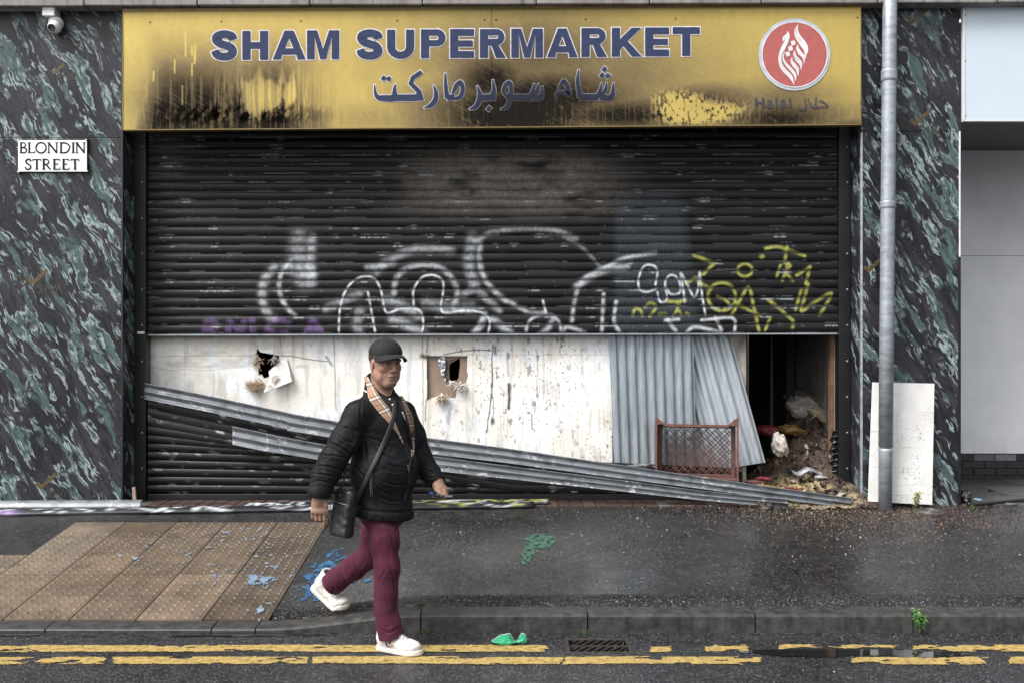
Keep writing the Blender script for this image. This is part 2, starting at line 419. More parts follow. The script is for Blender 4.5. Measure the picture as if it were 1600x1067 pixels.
M.bump(M.noise(p, 160., 3, .6), .6, .003); M_YEL = M.m
o = ground_mark('road_marking', -3.6, 3.6, 5.58, 5.77, yline(5.605, 5.735, [(-60, 130, .36), (130, 852, .22), (1015, 1050, .40), (1100, 1168, .43), (1215, 1282, .44), (1295, 1400, .46), (1425, 1500, .40), (1495, 1670, .32)], 0, 5), M_YEL, smooth=True); tag(o, kind='structure')
o = ground_mark('road_marking', -3.6, 3.6, 5.36, 5.55, yline(5.395, 5.525, [(-60, 160, .33), (175, 480, .30), (486, 876, .2), (880, 992, .26), (992, 1186, .30), (1330, 1540, .40), (1395, 1530, .3), (1576, 1680, .35)], 0, 25), M_YEL, smooth=True); tag(o, kind='structure')
# puddle in the gutter
M = NM('standing_water', .03, (.012, .012, .012), spec=.5); p = M.gen(); M.bump(M.noise(p, 9., 2, .5), .02, .004); M_WATER = M.m
def puddle(X, Y):
    P = X / Y * 1600 + 800; n = fbm(X * 7, Y * 16, 4, 77)
    s = .075 * np.sin(np.clip((P - 1150) / 360, 0, 1) * math.pi) ** .5 + (n - .5) * .09
    return (np.abs(Y - 5.60 + .04 * sstep(1350, 1480, P)) < s) & (P > 1150) & (P < 1520)
tag(ground_mark('puddle', PX(1140, 5.6), PX(1530, 5.7), 5.44, 5.76, puddle, M_WATER, lift=.0035), kind='structure')
def puddle2(X, Y): return (fbm(X * 6, Y * 16, 3, 21) > .50) & (np.abs(Y - 5.93) < .035)
tag(ground_mark('puddle', -3.4, -.9, 5.87, 5.98, puddle2, M_WATER, lift=.003), kind='structure')
def puddle3(X, Y): return (fbm(X * 7, Y * 26, 3, 31) + .3 * np.exp(-((X - 1.38) / .12) ** 2) > .62) & (np.abs(Y - 6.17) < .04)
0 and tag(ground_mark('puddle', 1.2, 2.9, 6.135, 6.22, puddle3, M_WATER, lift=.003), kind='structure')
# spilt paint on the pavement
def splat(px, py, d, rx, ry, label, col, seed, thr=.5, name='paint_splash', speck=.0, shape=None, lift=.004, onslab=0):
    cx, cy = PX(px, d), d
    M = NM(name + '_' + str(seed), .5, col); p = M.gen(); M.set('Base Color', M.mix(M.ramp(M.noise(p, 40., 5, .7), [(.35, 0.), (.62, 1.)]), [x * .45 for x in col], [x * 1.1 for x in col])); M.bump(M.noise(p, 120., 3, .6), .4, .002)
    def fn(X, Y):
        u = (X - cx) / rx; v = (Y - cy) / ry; r = np.hypot(u, v); n = fbm(X * 13, Y * 9, 4, seed); h = fbm(X * 45, Y * 24, 2, seed + 7)
        a = 1.05 - r + (n - .5) * 1.3 if shape is None else shape(u, v) + (n - .5) * .5
        return (a > thr - .25 + .5 * (h - .5)) & (h > .37) | ((h > .80 - .05 * speck) & (r < 1.5) & (n > .45) & (speck > 0))
    X0 = (cx - 1.6 * rx, cx + 1.6 * rx, cy - 1.6 * ry, cy + 1.6 * ry)
    o = ground_mark(name, *X0, fn, M.m, cell=.006, lift=lift + onslab); return tag(o, label, 'paint stain')
splat(515, 872, 6.95, .15, .44, 'blue paint splash on the tarmac beside the edge of the tactile slabs', (.028, .10, .21), 3, thr=.3, speck=1)
splat(574, 898, 6.72, .035, .05, 'small blue paint spot just behind the knee of the walking man', (.035, .13, .27), 5, speck=0)
splat(400, 901, 6.78, .25, .2, 'pale blue paint spatter across the buff tactile slabs', (.17, .25, .35), 9, thr=.86, speck=1, onslab=.011)
splat(405, 955, 6.26, .05, .1, 'thin pale blue drips on the front corner slab near the kerb', (.2, .27, .35), 13, thr=.75, speck=1, onslab=.011)
splat(340, 846, 7.45, .5, .35, 'scattered tiny pale blue flecks over the rear tactile slabs', (.22, .26, .30), 15, thr=2.2, speck=1, onslab=.011)
def greenshape(u, v):
    return 1.12 - np.minimum(np.hypot((u - .1) / .95, (v - .35) / .50), np.hypot((u + .45 - .25 * v) / .34, (v + .25) / .85))
splat(842, 836, 7.40, .15, .42, 'sea green paint blot with a tail on the open tarmac', (.028, .10, .06), 17, shape=greenshape, thr=.42)
# brick strip under the shutter
def bricks():
    mb = MB(); r3 = np.random.default_rng(4); x = PX(196, 8.7)
    while x < PX(1345, 8.7):
        w = .105
        for (y0, y1) in ((8.60, 8.81), (8.815, 8.96)):
            k = .6 + .6 * r3.random(); c = np.array([.058, .031, .025]) * k
            if r3.random() < .22: c = np.array([.085, .08, .075]) * k
            z = .325 + .004 * r3.random()
            mb.box((x + .003, y0 + .002, z - .06), (x + w - .003, y1 - .002, z), c=c)
        x += w
    tag(mb.obj('brick_strip', vcmat('worn_red_brick', .6, sc=25., bumpd=.004, var=.5), bevel=.004), kind='structure')
bricks()

# ------------------------------------------------------------------ the shop building
B = thing('shop_building', 'shop front clad in dark green veined marble panels around a wide shuttered opening', 'shop', (0, D_PIER, .3))
XL0, XL1, XR0, XR1 = -9.0, PX(192, D_PIER), PX(1345.5, D_PIER), PX(1499, D_PIER)
ZT = PZ(9, D_PIER) + .01; ZJL, ZJR = PZ(216, D_PIER), PZ(205.5, D_PIER)
def slab(name, a, b, m, parent=B, bevel=.002, **k):
    mb = MB(); mb.box(a, b); return mb.obj(name, m, parent, bevel=bevel, **k)
slab('cladding_panel', (XL0, D_PIER, ZJL + .002), (XL1, D_PIER + .05, ZT), M_MARB)
slab('cladding_panel', (XL0, D_PIER, .27), (XL1, D_PIER + .05, ZJL - .002), M_MARB)
slab('cladding_panel', (XR0, D_PIER, ZJR + .0015), (XR1, D_PIER + .05, ZT), M_MARB)
slab('cladding_panel', (XR0, D_PIER, .27), (XR1, D_PIER + .05, ZJR - .0015), M_MARB)
slab('reveal_panel', (XL1 - .02, D_PIER + .052, .28), (XL1, D_SH + .03, ZT), M_MARB)
slab('reveal_panel', (XR0, D_PIER + .052, .28), (XR0 + .02, D_SH + .03, ZT), M_MARB)
slab('corner_trim', (XL1 - .014, D_PIER - .005, .3), (XL1 + .003, D_PIER + .02, ZT), M_BLACK)
slab('corner_trim', (XR0 - .004, D_PIER - .006, .33), (XR0 + .012, D_PIER + .02, PZ(208, D_PIER)), mat_galv('zinc_trim', (.42, .45, .48), .4, .6))
slab('corner_trim', (XR1 - .012, D_PIER - .004, .3), (XR1 + .012, D_PIER + .08, PZ(402, D_PIER)), M_BLACK)
slab('corner_trim', (XR1 - .004, D_PIER - .003, PZ(402, D_PIER)), (XR1 + .010, D_PIER + .08, ZJR), M_WHITE)
slab('corner_trim', (XR1 - .006, D_PIER - .003, ZJR), (XR1 + .014, D_PIER + .08, PZ(36, D_PIER)), M_BLACK)
# pier cores and the upper wall
slab('pier_wall', (XL0, D_PIER + .06, .2), (XL1 - .025, 12.9, 3.75), M_CORN, bevel=0)
slab('pier_wall', (XR0 + .03, D_PIER + .06, .2), (XR1 - .01, 12.9, 3.75), M_CORN, bevel=0)
mb = MB(); zc = PZ(9, 8.5)
for a, b in zip([-1400, -180, 131, 308, 484, 660, 838, 1015, 1190, 1372, 1560, 1760], [-180, 131, 308, 484, 660, 838, 1015, 1190, 1372, 1560, 1760, 2600]):
    za = zc + .022 * (a + b - 400) / 2 / 1200
    mb.box((PX(a, 8.5) + .004, 8.5, za), (PX(b, 8.5) - .004, 8.95, zc + .36), R=Matrix.Rotation(math.radians(-.0), 3, 'Y'))
mb.obj('cornice', M_CORN, B, bevel=.008)
slab('upper_wall', (-12, 8.6, zc + .36), (13, 9.0, 9.), mat_concrete('rendered_upper_wall', (.05, .048, .047), (.08, .078, .075)), bevel=0)
slab('soffit_board', (PX(192, 8.7), 8.72, PZ(17, 8.7)), (PX(1345, 8.7), 9.3, PZ(17, 8.7) + .05), M_BLACK)
slab('lintel', (XL1, D_SH + .06, PZ(205, D_SH)), (XR0, D_SH + .3, ZT), M_BLACK)
# shutter guides
GLX = (PX(210.5, 8.92), PX(229, 8.92)); GRX = (PX(1310, 8.92), PX(1328, 8.92))
for gx in (GLX, GRX):
    g = slab('shutter_guide', (gx[0], 8.90, .31), (gx[1], 9.02, 3.7), M_BLACK)
    mb = MB()
    for z in np.arange(.6, 3.4, .31): mb.lathe([(.008, 0), (.008, .004), (.004, .007)], ((gx[0] + gx[1]) / 2 + .02, 8.9, z), (0, -1, 0), 8)
    mb.obj('bolt', M_GALV, g)
slab('end_plate', (PX(215, 8.9), 8.893, PZ(522, 8.9)), (PX(226, 8.9), 8.899, PZ(518, 8.9)), M_WHITE)
# the burnt room behind
M_SOOT = simple('sooted_plaster', (.010, .009, .009), .8, 0, .6, 3., .004)
M = NM('smoke_stained_plaster', .75); p = M.gen(); nn = M.noise(M.map(p, (2, 2, .8)), 2.2, 6, .6)
M.set('Base Color', M.mix(M.ramp(nn, [(.35, 0.), (.65, 1.)]), (.016, .0155, .016), (.085, .085, .09))); M_SMOKE = M.m
slab('room_floor', (XL1, 8.99, .22), (XR0 + .02, 12.9, .318), M_SOOT, bevel=0)
slab('room_ceiling', (XL1, 9.3, 3.3), (XR0 + .02, 12.9, 3.4), M_SOOT, bevel=0)
slab('back_wall', (XL1, 12.9, .2), (XR0 + .02, 13.0, 3.7), M_SOOT, bevel=0)
# inner partition whose grey face shows on the right of the doorway
slab('partition_wall', (PX(1243, 10.3), 10.3, .3), (PX(1330, 10.3), 10.36, 3.3), M_SMOKE, bevel=0)
slab('door_post', (PX(1229, 10.05), 10.05, .3), (PX(1242, 10.05), 10.2, 3.3), M_SOOT)
slab('door_post', (PX(1204, 10.4), 10.4, .3), (PX(1208, 10.4), 10.44, 3.3), simple('dark_metal_post', (.08, .08, .085), .5))
slab('timber_post', (PX(1299, 9.06), 9.06, .3), (PX(1304.5, 9.06), 9.16, PZ(522, 9.06)), simple('raw_timber', (.13, .072, .042), .7, 0, .35, 14., .002))
slab('timber_post', (PX(1304.6, 9.05), 9.05, PZ(680, 9.05)), (PX(1309.5, 9.05), 9.14, PZ(522, 9.05)), simple('white_timber', (.42, .38, .34), .7, 0, .35, 14., .002))

# ------------------------------------------------------------------ the neighbour on the right
Bn = thing('neighbour_building', 'pale grey recessed shop unit with blank pale fascia and black brick base', 'shop', (5.5, 8.65, .3))
nx0, nx1 = XR1 + .016, 12.
M_FAS = simple('pale_blue_fascia_sheet', (.47, .54, .60), .4, 0, .06, 2., .0003)
slab('fascia_panel', (nx0, 8.62, PZ(188, 8.62)), (nx1, 8.66, PZ(9, 8.62)), M_FAS, Bn)
slab('fascia_edge', (nx0, 8.615, PZ(190, 8.62)), (nx1, 8.665, PZ(188, 8.62) - .001), M_WHITE, Bn, bevel=0)
slab('fascia_edge', (nx0 - .002, 8.612, PZ(188, 8.62)), (nx0 + .012, 8.619, PZ(9, 8.62)), M_WHITE, Bn, bevel=0)
mb = MB()
for y in (24, 96, 182): mb.lathe([(.006, 0), (.006, .002), (.003, .004)], (nx0 + .02, 8.62, PZ(y, 8.62)), (0, -1, 0), 8)
mb.obj('screw', M_BLACK, Bn)
M = NM('grubby_grey_render', .75); p = M.gen(); n1 = M.noise(p, 1.6, 6, .65); n2 = M.noise(M.map(p, (3, 3, 1)), 2.4, 6, .7)
zz = M.n('SeparateXYZ', {'Vector': p}, out=2)
low = M.math('MULTIPLY', M.ramp(zz, [(.0, 1.), (1., 0.)]), M.ramp(n2, [(.42, 0.), (.66, 1.)]))
M.set('Base Color', M.mix(M.math('MULTIPLY', low, .7), M.mix(M.ramp(n1, [(.3, 0.), (.7, 1.)]), (.58, .59, .615), (.72, .73, .76)), (.22, .215, .21))); M.bump(M.noise(p, 60., 4, .6), .25, .002); M_REND = M.m
slab('soffit', (nx0, 8.67, 3.6), (nx1, 10.3, 3.66), simple('dark_soffit', (.09, .095, .10), .6), Bn, bevel=0)
slab('wall_panel', (nx0, 10.2, PZ(708, 10.2)), (nx1, 10.3, PZ(400, 10.2) - .002), M_REND, Bn)
slab('wall_panel', (nx0, 10.203, PZ(400, 10.2) + .002), (nx1, 10.3, 3.6), M_REND, Bn)
slab('side_wall', (XR1 - .005, 8.76, .3), (XR1 + .01, 10.2, 3.6), M_REND, Bn, bevel=0)
mb = MB(); z0 = .3; z1 = PZ(709, 10.2); r3 = np.random.default_rng(8); nrow = 4; rh = (z1 - z0) / nrow
for r in range(nrow):
    x = nx0 - .2 + .11 * (r % 2) + .03
    while x < nx0 + 5:
        k = .5 + 1. * r3.random(); c = np.array([.016, .017, .02]) * k
        if r == nrow - 1 and r3.random() < .3: c = np.array([.15, .155, .165]) * k
        mb.box((max(x + .004, nx0), 10.19 + .003 * r3.random(), z0 + r * rh + .004), (x + .211, 10.26, z0 + (r + 1) * rh - .004), c=c); x += .215
mb.obj('brick_plinth', vcmat('black_painted_brick', .4, sc=40., bumpd=.003, var=.5), Bn, bevel=.003)
slab('mortar_backing', (nx0, 10.205, .29), (nx1, 10.28, z1), simple('mortar', (.03, .03, .03), .9), Bn, bevel=0)
mb = MB(); r3 = np.random.default_rng(12)
for i in range(8):
    for j in range(3):
        k = .55 + .6 * r3.random(); x = nx0 + .01 + i * .62 + (j % 2) * .2 - .2; y = 8.64 + j * .53; zb = .325 + j * .004
        mb.box((max(nx0, x + .004), y + .004, zb - .05), (x + .616, y + .526, zb + .004 * r3.random()), c=np.array([.085, .08, .075]) * k)
tag(mb.obj('flagstones', vcmat('damp_flagstone', .5, sc=30., bumpd=.003, var=.5), bevel=.004), kind='structure')
# ------------------------------------------------------------------ lettering helpers (polygons and ribbons in photo pixels on a plane)
def ribbon(P, w, cap=0.):
    "flat ribbon polygon around a polyline; w is a number or one width per point"
    P = np.array(P, float); n = len(P); w = np.full(n, w, float) if np.isscalar(w) else np.array(w, float)
    if cap:
        a = P[0] - P[1]; P[0] = P[0] + a / np.linalg.norm(a) * cap; b = P[-1] - P[-2]; P[-1] = P[-1] + b / np.linalg.norm(b) * cap
    L = []; R = []
    for i in range(n):
        a = P[i] - P[i - 1] if i else P[1] - P[0]; b = P[i + 1] - P[i] if i < n - 1 else P[-1] - P[-2]
        a = a / (np.linalg.norm(a) + 1e-9); b = b / (np.linalg.norm(b) + 1e-9)
        na = np.array([-a[1], a[0]]); nb = np.array([-b[1], b[0]]); m = na + nb; m /= np.linalg.norm(m) + 1e-9
        k = w[i] / 2 / max(.45, float(m @ na)); L.append(P[i] + m * k); R.append(P[i] - m * k)
    return L, R
class Letters:
    "collects flat shapes in pixel space; every shape a hair further forward than the last"
    def __init__(s, plane): s.pl = plane; s.v = []; s.f = []; s.k = 0
    def _p(s, q): return s.pl(q[0], q[1], s.k * .00006)
    def poly(s, outer, holes=(), grow=0.):
        loops = [np.array(outer, float)] + [np.array(h, float) for h in holes]
        out = []
        for i, q in enumerate(loops):
            A = .5 * np.sum(q[:, 0] * np.roll(q[:, 1], -1) - q[:, 1] * np.roll(q[:, 0], -1))
            if A < 0: q = q[::-1]
            g = grow if i == 0 else -grow
            if g:
                r = []
                for j in range(len(q)):
                    a = q[j] - q[j - 1]; b = q[(j + 1) % len(q)] - q[j]; a /= np.linalg.norm(a) + 1e-9; b /= np.linalg.norm(b) + 1e-9
                    na = np.array([a[1], -a[0]]); nb = np.array([b[1], -b[0]]); m = na + nb; m /= np.linalg.norm(m) + 1e-9
                    r.append(q[j] + m * g / max(.5, float(m @ na)))
                q = np.array(r)
            out.append(q)
        tr = tessellate_polygon([[Vector((x, y, 0)) for x, y in q] for q in out])
        n = len(s.v); s.v += [s._p(x) for q in out for x in q]
        s.f += [tuple(i + n for i in t) for t in tr]; s.k += 1
    def rib(s, P, w, grow=0., cap=0.):
        w = np.array(w, float) + 2 * grow; L, R = ribbon(P, w if w.ndim else float(w), cap + grow); n = len(s.v)
        s.v += [s._p(p) for p in L] + [s._p(p) for p in R]; m = len(L)
        s.f += [(n + i, n + i + 1, n + m + i + 1, n + m + i) for i in range(m - 1)]; s.k += 1
    def obj(s, name, m, parent): return obj(name, s.v, s.f, m, parent)

# ------------------------------------------------------------------ the shop sign
TS = math.radians(.43); DS = 8.56
def sign_plane(lift):
    "photo pixel -> sign plane; the sign hangs a touch out of level"
    return lambda x, y, k=0.: (PX(x, DS), DS - lift - k, PZ(y, DS))
SG = thing('shop_sign', 'long gold shop sign reading SHAM SUPERMARKET, smoke-blackened along its lower edge', 'shop sign', (PX(768, DS), DS, PZ(203, DS)))
def tl(x): return 18.2 - 7.6 * (x - 192) / 1152
def bl(x): return 203 - 8.6 * (x - 192) / 1152
def build_sign():
    nx, nz = 1150, 190
    px = np.linspace(192.5, 1344.5, nx); t = np.linspace(0, 1, nz)
    A, T = np.meshgrid(px, t, indexing='ij'); Yp = tl(A) + (bl(A) - tl(A)) * T
    y = Yp + 7.6 * (A - 192) / 1152           # level-corrected row: 18 top .. 203 bottom
    n1 = fbm(A / 60, y / 60, 5, 1); n2 = fbm(A / 9, y / 30, 4, 2); fine = fbm(A / 2.5, y / 2.5, 2, 3); streak = fbm(A / 3., y / 70, 3, 4)
    def g(cx, cy, rx, ry, p=2): return np.exp(-(np.abs((A - cx) / rx) ** p + np.abs((y - cy) / ry) ** p))
    left = sstep(205, 262, A - (y - 120) * -.18 + 18 * (n1 - .5)) * (1 - sstep(430, 560, A + 40 * (n1 - .5)))
    s = left * sstep(50, 165, y + 26 * (n1 - .5)) * 1.0
    s = s * (1 - .4 * sstep(430, 480, A) * sstep(60, 120, y) * (1 - sstep(165, 185, y)))
    s = np.maximum(s, left * sstep(30, 120, y) * .45); s = np.maximum(s, .9 * g(290, 165, 75, 55))
    s = np.maximum(s, 1.1 * g(805, 182, 165, 56, 2.5)); s = np.maximum(s, 1.05 * g(850, 156, 175, 54)); s = np.maximum(s, 1.0 * g(770, 132, 75, 58))
    s = np.maximum(s, .66 * g(830, 92, 190, 72)); s = np.maximum(s, .30 * g(600, 190, 170, 30)); s = np.maximum(s, .5 * g(960, 130, 180, 85))
    s = np.maximum(s, 1.0 * g(985, 186, 185, 34)); s = np.maximum(s, .92 * g(1095, 170, 110, 34)); s = np.maximum(s, .98 * g(1215, 193, 125, 32)); s = np.maximum(s, .55 * g(1225, 165, 95, 35))
    s = np.maximum(s, .30 * g(1235, 205, 240, 60)); s = np.maximum(s, .75 * g(1325, 205, 60, 16))
    s = s + .10 * (n1 - .5) + .04
    washed = sstep(.56, .66, streak + .14 * g(395, 150, 60, 40)) * left * sstep(95, 140, y) * .22
    patch = (sstep(.42, .6, n2 * .7 + .45 * np.clip(g(415, 148, 42, 30), 0, 1)) * g(420, 158, 70, 38))
    s = s - washed - .75 * patch
    sp = g(1062, 176, 38, 24, 3) + .8 * g(1120, 180, 44, 16, 2)
    s = s - .9 * sstep(.40, .52, fbm(A / 3.2, y / 5.5, 3, 11) + .22 * (sp - .5)) * np.clip(sp * 1.4, 0, 1)
    s = s - .13 * sstep(.60, .68, fbm(A / 2.2, y / 26, 3, 6)) * sstep(120, 190, y) * np.clip(s, 0, 1)
    scr = fbm((A + y * 1.6) / 28, (A * .6 - y) / 1.7, 2, 13); s = s - .10 * sstep(.64, .72, scr) * np.clip(s, 0, 1)   # scratches
    for cx, cy, l in ((476, 80, 16), (480, 92, 20), (290, 70, 40), (305, 82, 24), (300, 110, 20), (285, 150, 30), (273, 105, 22), (240, 120, 16)):
        cx0 = cx if cx < 400 else cx - 176; s = s - .6 * np.exp(-((A - cx0) / 1.1) ** 2) * (np.abs(y - cy) < l * .5)
    s = np.clip(s + .10 * (fine - .5), 0, 1)
    gold = np.array([.48, .36, .098]); soot = np.array([.015, .0125, .010]); brown = np.array([.175, .13, .062])
    s3 = s[..., None]
    c = np.where(s3 < .5, gold * (1 - s3 * 2) + brown * s3 * 2, brown * (2 - 2 * s3) + soot * (2 * s3 - 1))
    scab = sstep(.53, .58, fbm((A + y * .45) / 7.5, y / 13, 4, 8) + .08 * sstep(160, 190, y) + .05 * n1) * g(370, 180, 120, 15, 4) * (A > 228)
    c = c * (1 - .92 * scab[..., None])
    hazep = .12 * n2 + .9; c = c * hazep[..., None]
    c = c * (1 - .6 * np.exp(-((A - 768) / .8) ** 2))[..., None]
    for hx in (235, 346, 470, 621, 757, 775, 915, 1056, 1340):
        c = c * (1 - .85 * (np.hypot(A - hx, y - 36) < 1.6))[..., None]
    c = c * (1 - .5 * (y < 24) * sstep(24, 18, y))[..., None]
    buck = .002 * fbm(A / 120, y / 90, 2, 41)
    M = NM('gold_sign_sheet', .34, metal=.3, spec=.3); M.set('Base Color', M.attr()); p = M.gen(); lum = M.n('SeparateColor', {'Color': M.attr()}, out=0); M.set('Specular IOR Level', M.math('MULTIPLY', lum, .8, clamp=True)); M.set('Metallic', M.math('MULTIPLY', lum, .7, clamp=True))
    br = M.noise(M.map(p, (90, 90, 2.5)), 3., 4, .6); M.set('Roughness', M.math('MULTIPLY_ADD', br, .3, .27)); M.bump(br, .12, .002)
    sheet('sign_panel', PX(A, DS), DS - buck, PZ(Yp, DS), M.m, SG, col=c, smooth=True)
build_sign()
mb = MB()
def bar(pa, pb, y0, y1, ha, hb):
    (xa, za), (xb, zb) = pa, pb
    mb.add([(xa, y0, za), (xb, y0, zb), (xb, y0, zb + hb), (xa, y0, za + ha), (xa, y1, za), (xb, y1, zb), (xb, y1, zb + hb), (xa, y1, za + ha)],
           [(0, 1, 2, 3), (7, 6, 5, 4), (0, 4, 5, 1), (3, 2, 6, 7), (0, 3, 7, 4), (1, 5, 6, 2)])
bar((PX(192, DS), PZ(bl(192), DS) - .008), (PX(1344.5, DS), PZ(bl(1344), DS) - .008), DS - .006, DS + .07, .0075, .0075)
bar((PX(192, DS), PZ(tl(192), DS) + .001), (PX(1344.5, DS), PZ(tl(1344), DS) + .001), DS - .006, DS + .07, .02, .02)
mb.box((PX(191.5, DS), DS - .006, PZ(204, DS)), (PX(192.4, DS), DS + .08, PZ(18, DS))); mb.box((PX(1344.6, DS), DS - .006, PZ(195, DS)), (PX(1345.4, DS), DS + .08, PZ(10, DS)))
mb.obj('sign_frame', simple('brass_edge', (.20, .14, .05), .45, .2), SG)
mb = MB(); bar((PX(193, DS), PZ(bl(192), DS) + .002), (PX(1344, DS), PZ(bl(1344), DS) + .002), DS + .006, DS + .0865, .98, .98); mb.obj('sign_box', M_BLACK, SG)

def sootcol(name, a, b, cx, cz, rx, rz, k=.9):
    "lettering paint, sooted over where the smoke rolled up the sign"
    M = NM(name, .5, spec=.15); p = M.gen(); x = M.n('SeparateXYZ', {'Vector': p}, out=0); z = M.n('SeparateXYZ', {'Vector': p}, out=2)
    r = M.math('ADD', M.math('POWER', M.math('ABSOLUTE', M.math('DIVIDE', M.math('SUBTRACT', x, cx), rx)), 2.), M.math('POWER', M.math('ABSOLUTE', M.math('DIVIDE', M.math('SUBTRACT', z, cz), rz)), 2.))
    f = M.math('ADD', M.math('EXPONENT', M.math('MULTIPLY', r, -1.)), M.math('MULTIPLY', M.math('SUBTRACT', M.noise(p, 6., 4, .6), .5), .3), clamp=True)
    n = M.noise(p, 30., 5, .6)
    M.set('Base Color', M.mix(M.math('MULTIPLY', f, k), M.mix(1., a, M.ramp(n, [(.3, .8), (.7, 1.12)]), 'MULTIPLY'), b)); return M.m
LX, LZ = PX(855, DS), PZ(165, DS)
M_BLUE = sootcol('slate_blue_letters', (.030, .041, .088), (.012, .0125, .018), LX, LZ, .9, .26, .95)
M_OUTL = sootcol('white_letter_edge', (.62, .58, .62), (.022, .019, .017), LX, LZ, .98, .37, .97)
def arc(cx, cy, rx, ry, a0, a1, n=12): return [(cx + rx * math.cos(math.radians(a0 + (a1 - a0) * i / n)), cy - ry * math.sin(math.radians(a0 + (a1 - a0) * i / n))) for i in range(n + 1)]
def glyph(ch, x0, x1, yt, yb):
    "bold capital as [(kind, outer, holes)] in pixels"
    W = x1 - x0; H = yb - yt; s = 12.4
    def q(L): return [(x0 + a, yt + b) for a, b in L]
    t = 10.2                                      # bar thickness
    if ch == 'H': return [('p', q([(0, 0), (s, 0), (s, H * .5 - t / 2), (W - s, H * .5 - t / 2), (W - s, 0), (W, 0), (W, H), (W - s, H), (W - s, H * .5 + t / 2), (s, H * .5 + t / 2), (s, H), (0, H)]), [])]
    if ch == 'E': return [('p', q([(0, 0), (W, 0), (W, t), (s, t), (s, H * .5 - t * .45), (W * .95, H * .5 - t * .45), (W * .95, H * .5 + t * .45), (s, H * .5 + t * .45), (s, H - t), (W, H - t), (W, H), (0, H)]), [])]
    if ch == 'T': return [('p', q([(0, 0), (W, 0), (W, t), (W / 2 + s / 2, t), (W / 2 + s / 2, H), (W / 2 - s / 2, H), (W / 2 - s / 2, t), (0, t)]), [])]
    if ch == 'K': return [('p', q([(0, 0), (s, 0), (s, H * .40), (W * .66, 0), (W * .98, 0), (W * .52, H * .46), (W, H), (W * .67, H), (s + 5.5, H * .63), (s, H * .77), (s, H), (0, H)]), [])]
    if ch == 'M': return [('p', q([(0, 0), (W * .31, 0), (W * .5, H * .66), (W * .69, 0), (W, 0), (W, H), (W - s * .93, H), (W - s * .93, H * .2), (W * .59, H), (W * .41, H), (s * .93, H * .2), (s * .93, H), (0, H)]), [])]
    if ch == 'A': return [('p', q([(W * .36, 0), (W * .64, 0), (W, H), (W - 12.6, H), (W * .72, H * .83), (W * .28, H * .83), (12.6, H), (0, H)]), [q([(W * .5, H * .25), (W * .635, H * .62), (W * .365, H * .62)])])]
    if ch == 'U':
        o = [(x0, yt), (x0 + s, yt)] + arc(x0 + W / 2, yt + H * .60, W / 2 - s, H * .40 - t, 180, 360) + [(x1 - s, yt), (x1, yt)] + arc(x0 + W / 2, yt + H * .60, W / 2, H * .415, 360, 180)
        return [('p', o, [])]
    if ch in 'PR':
        hb = H * .58 if ch == 'P' else H * .55; r = hb / 2
        o = [(x0, yt)] + [(x1 - r, yt)] + arc(x1 - r - (1 if ch == 'R' else 0), yt + r, r, r, 90, -90, 12)
        hole = [(x0 + s, yt + t * .9)] + [(x1 - r, yt + t * .9)] + arc(x1 - r, yt + r, r - s * .86, r - t * .9, 80, -80, 8) + [(x1 - r, yt + hb - t * .9), (x0 + s, yt + hb - t * .9)]
        if ch == 'P': o += [(x0 + s, yt + hb), (x0 + s, yb), (x0, yb)]
        else: o = o[:-1] + [(x0 + W * .72, yt + hb - .5), (x1 + 1, yb), (x1 - s * 1.12, yb), (x0 + W * .46, yt + hb + 1), (x0 + s, yt + hb + 1), (x0 + s, yb), (x0, yb)]
        return [('p', o, [hole])]
    if ch == 'S':
        P = catmull([(x0 + a * W, yt + b * H) for a, b in ((.87, .30), (.80, .17), (.5, .105), (.22, .17), (.155, .29), (.27, .41), (.5, .485), (.75, .565), (.85, .71), (.77, .84), (.5, .895), (.2, .83), (.12, .68))], 6)
        return [('r', P, s * .96)]
LET = [('S', 331.5, 370, 94), ('H', 379, 419, 94), ('A', 426.5, 477.5, 93.5), ('M', 480, 530, 93), ('S', 558, 597.5, 92.5), ('U', 605, 647, 92), ('P', 658, 696, 91.5), ('E', 703.5, 740.5, 91), ('R', 750, 789, 91),
       ('M', 799, 848, 90.5), ('A', 855, 902, 90), ('R', 908.5, 947, 89.5), ('K', 956, 1002.5, 89), ('E', 1008, 1045, 88.5), ('T', 1051, 1093, 88)]
lo = Letters(sign_plane(.003)); lf = Letters(sign_plane(.0062))
def flush():
    global lo, lf
    lo.obj('letter_outline', M_OUTL, SG); lf.obj('lettering', M_BLUE, SG); lo = Letters(sign_plane(.003)); lf = Letters(sign_plane(.0062))
for li, (ch, a, b, yb) in enumerate(LET):
    if li == 4: flush()
    for kind, o, h in glyph(ch, a, b, yb - 44.5, yb):
        if kind == 'p': lo.poly(o, h, 1.9); lf.poly(o, h, .15)
        else: lo.rib(o, h, 1.9); lf.rib(o, h, .15)
flush()
